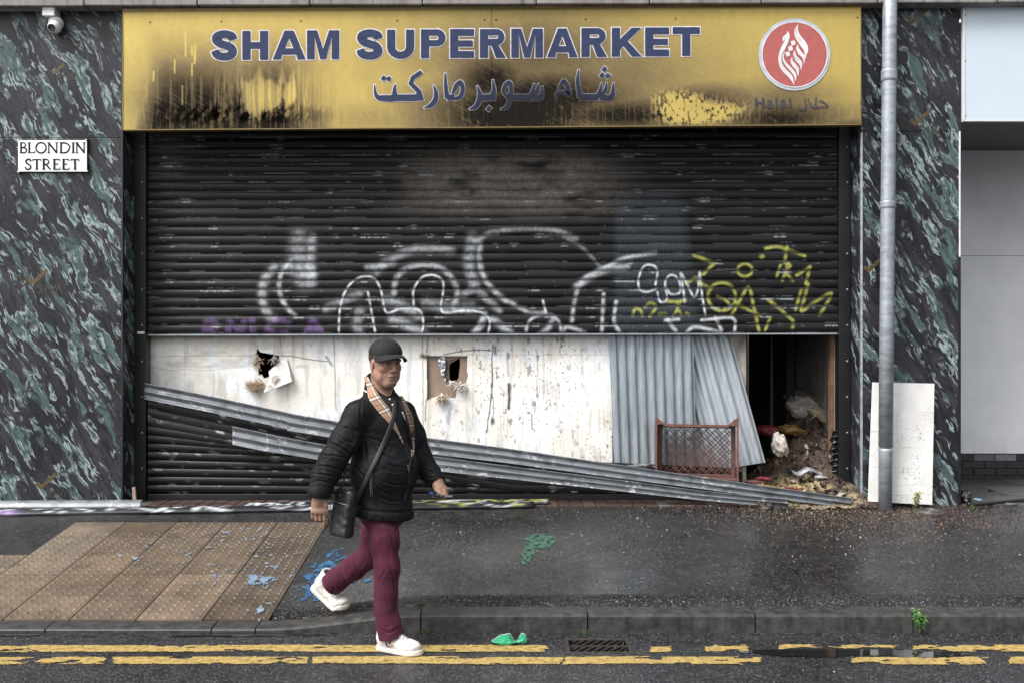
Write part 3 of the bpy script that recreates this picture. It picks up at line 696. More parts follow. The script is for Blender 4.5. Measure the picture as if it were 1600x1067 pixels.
# the Arabic line below, strokes read off right to left
def z4(L, ox=570, oy=90, s=4.): return [(ox + x / s, oy + y / s) for x, y in L]
AR = [([(62, 172), (66, 222), (84, 252), (130, 257), (182, 254), (186, 200), (192, 168)], [5, 17, 30, 40, 40, 20, 5], 1),
      ([(186, 254), (300, 254), (345, 250), (338, 215), (288, 165), (300, 130), (356, 92)], [40, 42, 42, 30, 26, 26, 26], 0),
      ([(430, 176), (445, 225), (440, 268), (415, 300), (372, 318)], [6, 26, 32, 30, 6], 1),
      ([(503, 100), (506, 180), (514, 256)], [8, 22, 28], 1), ([(514, 254), (560, 250)], [36, 32], 0),
      ([(548, 230), (572, 178), (598, 158), (612, 196), (598, 246), (560, 262)], [16, 26, 26, 24, 26, 18], 1),
      ([(702, 180), (718, 230), (710, 282), (690, 312), (655, 325)], [6, 24, 30, 28, 6], 1), ([(716, 254), (800, 252), (808, 200), (800, 142)], [38, 38, 22, 6], 0),
      ([(895, 250), (866, 214), (880, 172), (905, 160), (915, 200), (908, 260), (888, 312), (850, 325)], [24, 18, 22, 24, 24, 26, 24, 6], 1),
      ([(912, 252), (1040, 252)], [38, 38], 0), ([(1034, 252), (1052, 200), (1058, 165)], [30, 16, 5], 1), ([(1052, 252), (1078, 200), (1084, 165)], [30, 16, 5], 1), ([(1050, 252), (1100, 252), (1110, 180)], [38, 34, 6], 1),
      ([(1200, 272), (1198, 230), (1250, 222), (1276, 232), (1262, 178), (1240, 150), (1206, 205)], [8, 16, 28, 26, 30, 22, 6], 1),
      ([(1336, 80), (1330, 150), (1345, 250)], [6, 22, 32], 1), ([(1345, 250), (1460, 250)], [38, 38], 0), ([(1452, 250), (1474, 200), (1478, 162)], [28, 16, 5], 1), ([(1476, 250), (1506, 195), (1510, 158)], [28, 16, 5], 1), ([(1470, 250), (1540, 250), (1555, 160)], [38, 34, 6], 1)]
lo = Letters(sign_plane(.003)); lf = Letters(sign_plane(.0062))
for ai, (P, w, c) in enumerate(AR):
    if ai == 13: flush()
    Q = z4(P); n = 5; t = np.linspace(0, 1, len(P)); 
    S_ = catmull(Q, n) if c and len(P) > 2 else np.array(Q); ww = np.interp(np.linspace(0, 1, len(S_)), t, np.array(w) / 4.)
    lo.rib(S_, ww, 1.35); lf.rib(S_, ww)
for x, y in ((118, 132), (150, 136), (1497, 76), (1482, 114), (1518, 117), (776, 322)):
    r = 19; P = z4([(x - r, y + 3), (x, y - r), (x + r, y - 3), (x, y + r)]); lo.poly(P, grow=1.3); lf.poly(P)
lo.obj('letter_outline', M_OUTL, SG); lf.obj('lettering', M_BLUE, SG)
# the round red emblem and the small words under it
def E(L): return [(1160 + x / 5.925, 10 + y / 5.925) for x, y in L]
def disc(mb_, cx, cy, r, lift, n=64):
    c = sign_plane(lift)(cx, cy); v = [sign_plane(lift)(cx + r * math.cos(2 * math.pi * i / n), cy + r * math.sin(2 * math.pi * i / n)) for i in range(n)]
    mb_.add([c] + v, [(0, i + 1, (i + 1) % n + 1) for i in range(n)])
EM = MB(); disc(EM, 1241.2, 86.2, 56.2, .006); em = EM.obj('emblem', simple('silver_ring_print', (.43, .47, .52), .4, .1, .3, 9.), SG)
d2 = MB(); disc(d2, 1241.2, 86.2, 50.4, .009); d2.obj('emblem_disc', simple('faded_red_print', (.36, .085, .075), .45, 0, .15, 20.), em)
d2 = MB(); n = 64; R0, R1 = 50.2, 51.8; pl = sign_plane(.0105)
d2.add([pl(1241.2 + r * math.cos(2 * math.pi * i / n), 86.2 + r * math.sin(2 * math.pi * i / n)) for r in (R0, R1) for i in range(n)], [(i, (i + 1) % n, n + (i + 1) % n, n + i) for i in range(n)])
d2.obj('emblem_rim', simple('pale_ring_line', (.62, .63, .66), .4), em)
fl = Letters(sign_plane(.0125))
FL = [([(410, 235), (420, 275), (405, 330), (370, 400), (345, 470), (350, 540), (385, 600), (440, 655), (478, 735)], [3, 28, 36, 38, 26, 30, 38, 36, 3]),
      ([(372, 330), (385, 295), (410, 262)], [8, 30, 6]),
      ([(388, 425), (372, 480), (395, 535), (445, 590), (482, 640), (488, 700)], [4, 14, 22, 28, 26, 4]),
      ([(456, 478), (452, 510), (475, 550), (505, 590), (512, 650)], [4, 22, 36, 32, 4]),
      ([(482, 415), (478, 450), (505, 500), (535, 535), (540, 592)], [4, 24, 40, 34, 4]),
      ([(512, 360), (506, 395), (530, 440), (562, 475), (568, 535)], [4, 24, 36, 30, 4]),
      ([(512, 172), (500, 215), (515, 275), (560, 335), (590, 385), (595, 440)], [3, 18, 30, 32, 26, 14]),
      ([(488, 200), (482, 250), (505, 310), (545, 365), (578, 415), (582, 490)], [3, 14, 20, 26, 24, 4])]
for P, w in FL:
    Q = catmull(E(P), 5); fl.rib(Q, np.interp(np.linspace(0, 1, len(Q)), np.linspace(0, 1, len(P)), np.array(w) / 5.925))
for x, y in ((467, 346), (443, 396), (417, 449)): fl.poly(E([(x - 24, y - 14), (x + 12, y - 26), (x + 22, y + 16), (x - 14, y + 26)]))
fl.obj('emblem_flame', simple('white_print', (.62, .60, .61), .45), em)
M_DK = simple('dark_slate_print', (.035, .038, .048), .5)
hl = Letters(sign_plane(.008)); w = 19
for P, ww, c in [([(125, 852), (125, 945)], 20, 0), ([(189, 852), (189, 945)], 20, 0), ([(130, 896), (184, 896)], 17, 0), ([(228, 890), (240, 878), (262, 880), (268, 900), (270, 945)], 15, 1), ([(266, 908), (236, 916), (228, 932), (245, 940), (266, 925)], 13, 1),
                 ([(312, 850), (312, 945)], 17, 0), ([(350, 890), (362, 878), (384, 880), (390, 900), (392, 945)], 15, 1), ([(388, 908), (358, 916), (350, 932), (367, 940), (388, 925)], 13, 1), ([(438, 850), (438, 945)], 17, 0),
                 ([(518, 915), (525, 955), (560, 960), (585, 930), (572, 850)], [5, 13, 15, 14, 9], 1), ([(605, 855), (625, 915), (650, 938), (672, 935), (680, 845)], [9, 12, 14, 15, 8], 1), ([(660, 937), (690, 938), (795, 932)], [14, 14, 11], 0), ([(700, 890), (735, 885), (795, 932)], [7, 16, 12], 1)]:
    Q = catmull(E(P), 5) if c else np.array(E(P)); wq = ww / 5.925 if np.isscalar(ww) else np.interp(np.linspace(0, 1, len(Q)), np.linspace(0, 1, len(P)), np.array(ww) / 5.925); hl.rib(Q, wq)
hl.obj('small_lettering', M_DK, SG)

# ------------------------------------------------------------------ street sign
DN = 8.63; NS = thing('street_sign', 'small white street name plate reading BLONDIN STREET on the left marble pier', 'street sign', (PX(82, DN), DN, PZ(271, DN)))
def rrect(x0, y0, x1, y1, r, n=4):
    P = []
    for cx, cy, a in ((x1 - r, y0 + r, 90), (x0 + r, y0 + r, 180), (x0 + r, y1 - r, 270), (x1 - r, y1 - r, 0)):
        for i in range(n + 1):
            t = math.radians(a - 90 * 0 + 90 * i / n - 0); P.append((cx + r * math.cos(t), cy - r * math.sin(t)))
    return P
def plate(P, y0, y1, name, m, par, d, bev=0):
    mb_ = MB(); Q = [(PX(x, d), PZ(y, d)) for x, y in P]; mb_.prism(Q, y0, y1); return mb_.obj(name, m, par, bevel=bev)
plate(rrect(26, 217, 139.5, 272, 2.5), DN - .004, DN + .018, 'backing_plate', M_BLACK, NS, DN)
plate(rrect(27.3, 218, 138.2, 270.8, 2), DN - .010, DN - .0045, 'sign_plate', simple('white_enamel', (.74, .75, .75), .35, 0, .06, 14., .0003), NS, DN)
sl = Letters(lambda x, y, k=0.: (PX(x, DN), DN - .0115 - k, PZ(y, DN)))
def zs(L): return [(x / 3.81, y / 3.81) for x, y in L]
def st(P, w, c=0): Q = catmull(zs(P), 5) if c else np.array(zs(P)); sl.rib(Q, w * 1.18 / 3.81)
def stem(x, y0, y1, w=9, serif=(1, 1)):
    st([(x, y0), (x, y1)], w)
    if serif[0]: st([(x - 9, y0 + 1.5), (x + 9, y0 + 1.5)], 4)
    if serif[1]: st([(x - 9, y1 - 1.5), (x + 9, y1 - 1.5)], 4)
a, b = 852, 915
stem(129, a, b); st([(129, a + 2), (146, a + 3), (156, a + 14), (148, a + 27), (131, a + 30)], 6, 1); st([(131, a + 30), (152, a + 33), (162, a + 46), (152, a + 60), (129, a + 61)], 7, 1)
stem(178, a, b); st([(178, b - 2), (208, b - 3)], 5); st([(209, b - 1), (213, b - 15)], 4)
st([(248 + 30 * math.sin(t), 883.5 - 31 * math.cos(t)) for t in np.linspace(0, 2 * math.pi, 25)], 7.5)
stem(294, a, b, 6); stem(341, a, b, 6, (1, 0)); st([(292, a + 1), (342, b)], 9)
stem(367, a, b); st([(367, a + 2), (392, a + 3), (414, a + 16), (417, a + 34), (404, a + 55), (384, a + 61), (367, a + 61)], 7, 1)
stem(439, a, b); stem(461, a, b, 6); stem(504, a, b, 6, (1, 0)); st([(459, a + 1), (506, b)], 9)
a, b = 950, 1013
st([(188, a + 15), (182, a + 3), (166, a + 3), (158, a + 14), (164, a + 26), (180, a + 35), (187, a + 47), (179, a + 60), (162, a + 60), (153, a + 48)], 7.5, 1)
stem(223, a, b, 9, (0, 1)); st([(199, a + 3), (247, a + 3)], 5); st([(199, a + 14), (200, a + 1)], 4); st([(247, a + 14), (246, a + 1)], 4)
stem(264, a, b); st([(264, a + 2), (284, a + 3), (294, a + 15), (286, a + 29), (266, a + 32)], 6, 1); st([(276, a + 32), (304, b - 1)], 8)
for x in (327, 382): stem(x, a, b); st([(x, a + 2), (x + 30, a + 2)], 5); st([(x, a + 30), (x + 24, a + 30)], 5); st([(x, b - 2), (x + 33, b - 2)], 5); st([(x + 30, a), (x + 31, a + 12)], 4); st([(x + 33, b), (x + 36, b - 13)], 4)
stem(450, a, b, 9, (0, 1)); st([(426, a + 3), (474, a + 3)], 5); st([(426, a + 14), (427, a + 1)], 4); st([(474, a + 14), (473, a + 1)], 4)
sl.obj('lettering', simple('black_lettering', (.008, .008, .010), .6, spec=.1), NS)
mb = MB()
for x, y in ((29, 269), (135, 219.5), (29.5, 220), (135.5, 268.5)): mb.lathe([(.007, 0), (.007, .002), (.004, .004)], (PX(x, DN), DN - .0101, PZ(y, DN)), (0, -1, 0), 8)
mb.obj('screw', M_WHITE, NS)

# ------------------------------------------------------------------ cctv camera
CC = thing('cctv_camera', 'small white dome security camera with black lens, at the top of the left pier', 'security camera', (PX(80, 8.5), 8.65, PZ(50, 8.5)))
mb = MB(); mb.box((PX(70, 8.58), 8.53, PZ(28, 8.58)), (PX(89, 8.58), 8.65, PZ(10, 8.58))); jb = mb.obj('junction_box', M_WHITE, CC, bevel=.006)
mb = MB()
for x, y in ((73, 19), (86, 19)): mb.lathe([(.004, 0), (.004, .002), (.002, .003)], (PX(x, 8.58), 8.53, PZ(y, 8.58)), (0, -1, 0), 8)
mb.obj('screw', M_BLACK, jb)
c0 = np.array([PX(79, 8.5), 8.575, PZ(38.5, 8.5)])
mb = MB(); mb.lathe([(.025, .075), (.055, .075), (.062, .06), (.062, .045), (.05, .03)], c0, (0, .55, .83), 28); mb.obj('housing', M_WHITE, CC, smooth=True)
mb = MB(); mb.lathe([(max(.0012, .056 * math.sin(t)), -.056 * math.cos(t)) for t in np.linspace(.02, 3.12, 18)], c0, (0, -.9, -.44), 28)
ball = mb.obj('eyeball', M_WHITE, CC, smooth=True)
dl = np.array([-.10, -.93, -.35]); dl = dl / np.linalg.norm(dl)
mb = MB(); mb.lathe([(.030, -.006), (.031, .004), (.026, .007), (.022, .004), (.001, .004)], c0 + dl * .052, dl, 24); mb.obj('lens', simple('black_lens', (.01, .01, .012), .12), ball, smooth=True)
mb = MB(); mb.tube([(-5, 8.61, PZ(13.2, 8.6)), (PX(70, 8.6), 8.61, PZ(13.2, 8.6))], .016, 10); tag(mb.obj('conduit', M_WHITE, smooth=True), 'thin white cable conduit along the top of the left pier', 'conduit')

# ------------------------------------------------------------------ the roller shutter
def slat_profile(n=10):
    t = np.linspace(0, 1, n + 1)[:-1]
    y = np.where(t < .10, .004 * (t / .10), 0)                                # joint recess at the foot of the slat
    b = np.where(t >= .10, np.sin(np.clip((t - .10) / .90, 0, 1) * math.pi) ** .6 * .0105, 0)
    return t, b - np.where((t < .10), .004, 0)
STR = []
def S6(P): return [(380 + x / 3.077, 330 + y / 3.077) for x, y in P]
def S7(P): return [(880 + x / 3.3333, 280 + y / 3.3333) for x, y in P]
WHT = np.array([.60, .63, .66]); YLW = np.array([.36, .36, .085]); PUR = np.array([.135, .08, .20])
def stroke(P, w, col, a=1., soft=0., smooth=1): STR.append((catmull(P, 8) if smooth else np.array(P, float), w, np.array(col), a, soft))
for P, w, a, soft in [([(460, 600), (465, 480), (490, 390), (540, 330), (600, 315), (640, 335), (665, 390), (675, 450), (695, 490), (760, 470), (830, 470), (860, 500), (865, 560), (850, 600)], 2.2, .95, 1.),
        ([(600, 390), (615, 470), (635, 580)], 2.4, .95, 1.), ([(820, 460), (820, 380), (860, 320), (920, 310), (960, 340), (960, 400), (950, 460), (970, 490), (1060, 480), (1150, 490), (1185, 530), (1175, 600)], 2.4, .95, 1.),
        ([(725, 400), (735, 330), (780, 280), (860, 258), (940, 270), (1000, 320), (1030, 390), (1010, 460)], 4., .5, 4.), ([(640, 290), (700, 240), (800, 192), (900, 180), (1000, 190)], 6., .4, 6.), ([(600, 272), (650, 262), (720, 250)], 5., .4, 5.),
        ([(230, 240), (185, 300), (175, 380), (200, 450), (250, 505)], 3.5, .7, 3.), ([(150, 270), (100, 340), (95, 440), (125, 500), (150, 520)], 6., .55, 6.),
        ([(270, 130), (260, 200), (290, 260), (300, 340)], 12., .42, 12.), ([(330, 130), (325, 230), (330, 345)], 7., .50, 6.), ([(210, 270), (250, 285), (330, 300)], 9., .5, 7.),
        ([(1140, 160), (1135, 230), (1150, 300), (1180, 355), (1240, 415), (1300, 450)], 3.5, .6, 4.), ([(1100, 130), (1085, 250), (1110, 350)], 7., .45, 8.), ([(1120, 150), (1190, 105), (1330, 85), (1480, 90), (1600, 130)], 3.5, .38, 4.),
        ([(1060, 400), (1120, 380), (1180, 430), (1230, 480)], 5., .4, 5.), ([(880, 440), (1000, 470), (1100, 470)], 8., .40, 8.), ([(690, 430), (760, 455), (840, 500)], 7., .45, 7.), ([(400, 470), (460, 440), (560, 400)], 5., .35, 6.),
        ([(1440, 430), (1450, 470), (1457, 495)], 2.6, .85, 1.), ([(1300, 450), (1380, 490), (1450, 490)], 3., .5, 3.), ([(1360, 600), (1365, 550), (1400, 510), (1480, 500), (1520, 540), (1530, 600)], 2.6, .6, 2.), ([(1100, 600), (1140, 550), (1160, 500)], 5., .7, 4.),
        ([(1200, 520), (1250, 560), (1300, 600)], 5., .55, 5.), ([(720, 520), (790, 550), (870, 600)], 7., .5, 7.), ([(560, 480), (550, 540), (560, 600)], 6., .4, 7.), ([(1490, 520), (1460, 570), (1420, 600)], 4., .5, 4.)]:
    stroke(S6(P), w * .85, WHT, a, soft * .85)
for P, w, a, soft in [([(45, 740), (60, 630), (90, 540), (140, 500), (220, 460), (330, 410), (480, 385)], 3.2, .6, 3.), ([(70, 560), (160, 500), (240, 470), (330, 460)], 5., .5, 5.), ([(200, 810), (205, 700), (210, 600)], 3., .7, 2.5), ([(300, 810), (265, 740), (275, 640)], 3., .75, 2.5),
        ([(480, 550), (490, 480), (465, 450), (420, 455), (392, 520), (398, 575), (440, 588), (485, 570)], 2.6, 1., .8), ([(490, 590), (505, 640), (540, 625), (530, 540), (560, 500), (600, 525), (608, 590), (560, 600), (540, 570)], 2.6, 1., .8),
        ([(632, 640), (622, 560), (610, 490), (645, 550), (680, 615), (702, 570), (710, 485), (722, 600), (740, 710)], 2.6, 1., .8), ([(530, 735), (600, 730)], 3., .7, 2.), ([(545, 735), (590, 800)], 4., .7, 2.), ([(640, 800), (690, 770), (820, 800)], 3.5, .7, 2.), ([(720, 735), (880, 725), (892, 800)], 3., .75, 1.5), ([(790, 720), (825, 790)], 3.5, .7, 1.5), ([(0, 810), (20, 770), (110, 800)], 3., .5, 3.), ([(0, 300), (100, 360), (190, 455)], 2.5, .22, 3.)]:
    stroke(S7(P), w * .85, WHT, a, soft * .8)
for P, w in [([(680, 398), (785, 440), (730, 495)], 4.5), ([(640, 545), (690, 515), (700, 535), (770, 572)], 4.), ([(946 + 38 * math.cos(t), 475 + 33 * math.sin(t)) for t in np.linspace(0, 6.28, 14)], 3.6), ([(1030, 405), (1036, 403)], 6.), ([(1055, 362), (1110, 352), (1170, 370), (1255, 400)], 4.5), ([(1165, 355), (1150, 440)], 4.),
             ([(1130, 450), (1110, 510)], 3.5), ([(1168, 440), (1155, 490), (1140, 528)], 4.), ([(1172, 440), (1180, 455), (1160, 485), (1195, 530)], 4.), ([(1215, 502), (1285, 458), (1262, 545)], 4.), ([(825 + 72 * math.cos(t), 613 + 73 * math.sin(t)) for t in np.linspace(.6, 6.6, 18)], 4.2), ([(800, 612), (840, 625), (862, 650)], 3.5),
             ([(875, 712), (920, 630), (965, 565), (990, 660), (1020, 800)], 4.), ([(895, 645), (960, 680), (1025, 712)], 4.), ([(1065, 628), (1130, 680), (1195, 740), (1192, 772)], 4.2), ([(1050, 790), (1077, 720)], 3.6), ([(1208, 680), (1240, 575)], 4.), ([(1275, 548), (1255, 620), (1240, 688), (1310, 640), (1395, 598), (1335, 708)], 4.2),
             ([(362, 712), (372, 680), (398, 680), (412, 712)], 4.), ([(425, 668), (455, 645), (482, 665), (470, 690), (450, 715)], 4.), ([(500, 705), (530, 703)], 5.), ([(540, 638), (590, 640), (635, 632)], 4.), ([(590, 640), (598, 680), (615, 710)], 3.6), ([(605, 650), (590, 690), (570, 712)], 3.6), ([(640, 700), (655, 706)], 4.)]:
    stroke(S7(P), w * .85, YLW, .85, .9, len(P) > 3)
def S9(P): return [(190 + x / 3.334, 500 + y / 3.334) for x, y in P]
for P in [[(430, 80), (442, 10), (480, 5), (500, 30), (450, 45), (500, 80)], [(555, 80), (560, 8), (630, 70), (640, 10)], [(680, -5), (686, 80)], [(870, 20), (830, -2), (780, 10), (760, 45), (800, 75), (860, 70)], [(955, 82), (1000, 2), (1050, 82)], [(975, 55), (1035, 55)]]:
    stroke(S9(P), 7., PUR, .75, 2., 0)
def paint(A, Y, base, strokes, breakup):
    c = np.array(base)
    for P, w, col, a, soft in strokes:
        x0, y0 = P.min(0) - w - soft * 3 - 3; x1, y1 = P.max(0) + w + soft * 3 + 3
        m = (A > x0) & (A < x1) & (Y > y0) & (Y < y1)
        if not m.any(): continue
        d = seg_dist(A[m], Y[m], P); al = a * np.exp(-(np.maximum(0, d - w * .30) / (w * .26 + soft * .72)) ** 2) * breakup[m]
        c[m] = c[m] * (1 - al[:, None]) + col * al[:, None]
    return c
def build_shutter():
    PITCH = 13.92; n = 10; t, prof = slat_profile(n)
    top = 196.; rows = []; 
    k = 0
    while 523.2 - k * PITCH > top:
        for tt, b in zip(t, prof): rows.append((523.2 - (k + tt) * PITCH, b, tt, k))
        k += 1
    rows = np.array(rows); px = np.linspace(229, 1310, 1100)
    A, Yr = np.meshgrid(px, rows[:, 0], indexing='ij'); BB = np.broadcast_to(rows[:, 1], A.shape); T = np.broadcast_to(rows[:, 2], A.shape); K = np.broadcast_to(rows[:, 3], A.shape)
    tilt = 2.2 * (A - 229) / 1081; Y = Yr - tilt * (1 - (523 - Yr) / 523 * .4)
    dent = .010 * (fbm(A / 140, K * .35, 3, 61) - .5) + .012 * np.exp(-((A - 830) / 120) ** 2 - ((Y - 430) / 50) ** 2)
    n1 = fbm(A / 45, Y / 30, 4, 51); n2 = fbm(A / 4, Y / 4, 2, 52); streak = fbm(A / 26, K * 3.7 + np.floor(T * 5) * 1.3, 4, 53)
    base = np.full(A.shape + (3,), .0062) * (.55 + .9 * n1)[..., None] * np.array([1, 1, 1.06])
    ash = np.exp(-((A - 800) / 165) ** 4 - ((Y - 282) / 52) ** 4)
    ash = np.clip(ash * sstep(.28, .62, fbm(A / 60, Y / 26, 4, 55) + .1), 0, 1)
    base = base * (1 - ash[..., None]) + np.array([.105, .09, .075]) * (.55 + .8 * n2)[..., None] * ash[..., None]
    black = np.exp(-((A - 800) / 330) ** 2 - ((Y - 215) / 60) ** 2) * .7 * (1 - ash)
    base = base * (1 - black[..., None])
    # grey overspray ghost of the corrugated sheets
    lean = A - np.clip(Y - 300, 0, 300) * .14
    gh = sstep(955, 968, A) * (1 - sstep(1050, 1075, lean)) * sstep(285, 330, Y + 20 * (n1 - .5)); rib = .55 + .45 * np.cos((lean) / 5.3 * 2 * math.pi)
    gh = gh * (.3 + .45 * rib) * (1 - .4 * n2)
    base = base * (1 - .8 * gh[..., None]) + np.array([.052, .066, .080]) * .8 * gh[..., None]
    brk = np.clip(.5 + .9 * (n2 - .25) + .5 * (n1 - .5), 0, 1) * np.where(T < .09, .2, .45 + .7 * np.exp(-((T - .52) / .26) ** 2)); brk = np.clip(brk, 0, 1)
    c = paint(A, Y, base, STR, brk)
    # scuffs: bare bright metal along the slat noses and joints
    sc = (sstep(.66, .77, streak + .05 * sstep(330, 520, Y)) * np.where((T > .78) | ((T > .09) & (T < .22)), 1., .0)) * sstep(.35, .6, fbm(A / 3, Y / 3, 2, 57) + .12)
    c = c * (1 - .6 * sc[..., None]) + np.array([.24, .25, .265]) * .6 * sc[..., None]
    ln = np.where((T > .08) & (T < .14), 1., 0) * sstep(.5, .62, fbm(A / 50, K * 7.1, 3, 58)) * .4
    c = c * (1 - ln[..., None]) + np.array([.2, .205, .215]) * ln[..., None]
    sp = (fbm(A / 1.6, Y / 1.6, 1, 59) > .98); c[sp] = c[sp] * .3 + .16
    M = NM('painted_shutter_steel', .40, spec=.22); M.set('Base Color', M.attr()); p = M.gen(); nn = M.noise(M.map(p, (2, 2, 14)), 3., 6, .65)
    M.set('Roughness', M.math('MULTIPLY_ADD', nn, .4, .22)); M.bump(M.noise(p, 45., 5, .6), .25, .002)
    RS = thing('roller_shutter', 'wide black roller shutter half raised and sprayed with white and yellow graffiti', 'roller shutter', (PX(770, D_SH), D_SH, PZ(523, D_SH)))
    sheet('curtain', PX(A, D_SH), D_SH - BB - dent * .5, PZ(Y, D_SH), M.m, RS, col=c, smooth=False)
    # torn bottom edge strip
    mb = MB(); x0, x1 = PX(229, D_SH), PX(1310, D_SH); z0, z1 = PZ(524.6, D_SH), PZ(522.4, D_SH)
    mb.add([(x0, D_SH - .004, z0), (x1, D_SH - .004, z1), (x1, D_SH - .004, z1 + .012), (x0, D_SH - .004, z0 + .012), (x0, D_SH + .01, z0), (x1, D_SH + .01, z1), (x1, D_SH + .01, z1 + .012), (x0, D_SH + .01, z0 + .012)], [(0, 1, 2, 3), (7, 6, 5, 4), (0, 4, 5, 1), (3, 2, 6, 7), (0, 3, 7, 4), (1, 5, 6, 2)])
    mb.obj('bottom_edge', M_GALV, RS)
build_shutter()

# ------------------------------------------------------------------ white boarding behind the shutter, punched through twice
DB = 9.06
def zA(P): return [(190 + x / 3.334, 500 + y / 3.334) for x, y in P]
def zB(P): return [(560 + x / 3.81, 500 + y / 3.81) for x, y in P]
H1 = zA([(705, 145), (722, 165), (822, 185), (812, 210), (822, 225), (792, 240), (768, 262), (770, 292), (742, 302), (728, 280), (712, 288), (710, 215), (700, 180)])
H2 = zB([(405, 212), (648, 212), (645, 300), (652, 330), (640, 372), (600, 395), (582, 420), (578, 462), (520, 455), (495, 430), (470, 452), (430, 462), (408, 478)])
def build_board():
    BD = thing('white_boarding', 'dirty white plywood boarding behind the shutter with two ragged holes punched through', 'boarding', (PX(590, DB), DB, .32))
    px = np.arange(229, 957, .62); py = np.arange(515, 790, .62); A, Y = np.meshgrid(px, py, indexing='ij')
    n1 = fbm(A / 70, Y / 50, 5, 71); n2 = fbm(A / 10, Y / 55, 4, 72); n3 = fbm(A / 5, Y / 5, 3, 73)
    white = np.array([.76, .745, .72]); cream = np.array([.69, .66, .605]); blue = np.array([.70, .73, .76])
    k = sstep(.40, .60, n1 + .10 * sstep(560, 640, Y))[..., None]; c = white * (1 - k) + cream * k
    k = (sstep(.52, .66, fbm(A / 28, Y / 60, 4, 74)) * .75)[..., None]; c = c * (1 - k) + blue * k
    c = c * (1 - .22 * sstep(.55, .75, n2))[..., None]
    w = sstep(.53, .68, fbm(A / 60, Y / 18, 4, 75)) * (Y < 575) * (A < 480); c = c * (1 - .22 * w[..., None])
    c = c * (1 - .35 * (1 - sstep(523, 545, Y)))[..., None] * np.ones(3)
    spk = sstep(.74, .83, fbm(A / 2.3, Y / 3.2, 2, 76)) * sstep(.48, .66, fbm(A / 28, Y / 120, 3, 77) + .10 * sstep(650, 760, A)); c = c * (1 - .8 * spk)[..., None]
    drip = sstep(.66, .74, fbm(A / 2.6, Y / 60, 3, 78)) * sstep(640, 800, A) * .4; c = c * (1 - drip[..., None] * (1 - np.array([.45, .38, .28])))
    scabs = fbm(A / 7, Y / 14, 4, 79); c = c * (1 - .6 * (sstep(.70, .74, scabs) * sstep(600, 640, A) * np.exp(-((A - 800) / 130) ** 2)))[..., None]
    def line(P, w, a, sm=1):
        P = catmull(P, 6) if sm else np.array(P); m = (A > P[:, 0].min() - 6) & (A < P[:, 0].max() + 6) & (Y > P[:, 1].min() - 6) & (Y < P[:, 1].max() + 6)
        d = seg_dist(A[m] + 2.2 * (fbm(A[m] / 4, Y[m] / 7, 2, 80) - .5), Y[m], P); al = a * np.exp(-(d / w) ** 2); c[m] *= (1 - al)[:, None]
    line(zA([(140, 187), (500, 186), (700, 185)]), .6, .35); line(zA([(895, 90), (895, 330)]), .6, .35, 0); line(zA([(1105, 90), (1110, 250), (1115, 470)]), 1.0, .6); line(zA([(328, 90), (330, 340)]), .6, .25); line(zA([(825, 90), (830, 140)]), .8, .5)
    line(zA([(830, 185), (900, 190), (980, 205), (1070, 215)]), .8, .85); line(zA([(1065, 190), (1095, 235)]), 2., .7, 0); line(zA([(722, 385), (728, 470)]), .7, .4, 0); line(zA([(140, 240), (250, 262), (330, 255), (430, 262), (560, 250)]), .6, .35)
    line(zB([(415, 105), (408, 190)]), 1.0, .9); line(zB([(380, 215), (412, 222)]), 4., .9); line(zB([(383, 100), (385, 660)]), 1., .55); line(zB([(402, 470), (398, 600)]), 1.2, .75)
    line(zB([(510, 205), (620, 185), (720, 178), (795, 182)]), .9, .9); line(zB([(800, 145), (795, 260), (798, 340), (790, 460), (775, 580), (762, 670)]), 1.0, .95); line(zB([(790, 440), (805, 500), (798, 610)]), .9, .7); line(zB([(797, 590), (798, 615)]), 2.2, .9)
    line(zB([(895, 380), (898, 450), (895, 525)]), 2.4, 1.); line(zB([(885, 230), (895, 330)]), 2.2, .45); line(zB([(892, 200), (890, 222)]), 2.4, .8); line(zB([(815, 165), (815, 195)]), 3., .8); line(zB([(1222, 95), (1220, 130)]), 1.4, .9); line(zB([(1180, 105), (1185, 125)]), 2.2, .8); line(zB([(1063, 170), (1066, 330), (1060, 420)]), .9, .5); line(zB([(1030, 560), (1032, 650)]), .9, .7); line(zB([(1050, 480), (1052, 550)]), 1., .6); line(zB([(400, 208), (1500, 206)]), .6, .35)
    line(zB([(875, 440), (840, 390)]), 2.2, .25)
    m = ~(inpoly(A, Y, H1) | inpoly(A, Y, H2)) & (Y < np.interp(A, [229, 517, 661, 980], [612, 672, 700, 770]))
    # keep a broken edge along each cut
    M = vcmat('white_washed_plywood', .7, sc=40., bumpd=.002, var=.12)
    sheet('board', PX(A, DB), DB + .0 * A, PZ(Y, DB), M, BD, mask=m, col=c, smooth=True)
    for H, bk in ((H1, M_SOOT), (H2, None)):
        n = len(H); v = [(PX(x, DB), DB + .001, PZ(y, DB)) for x, y in H] + [(PX(x, DB), DB + .022, PZ(y, DB)) for x, y in H]
        obj('broken_edge', v, [(i, (i + 1) % n, (i + 1) % n + n, i + n) for i in range(n)], simple('bare_ply_edge', (.25, .18, .12), .8, 0, .5, 40.), BD)
    # second hole: a brown backing board with a deeper black hole in it
    M_BR = simple('brown_hardboard', (.25, .175, .135), .75, 0, .15, 12., .001); d = DB + .03
    P = zB([(395, 200), (660, 200), (660, 490), (395, 490)]); hole = zB([(545, 262), (603, 222), (606, 262), (596, 345), (572, 378), (545, 372), (540, 300)])
    L = Letters(lambda x, y, k=0.: (PX(x, d), d, PZ(y, d))); L.poly(P, [hole]); L.obj('backing_board', M_BR, BD)
    L = Letters(lambda x, y, k=0.: (PX(x, d), d - .004 - k, PZ(y, d)))
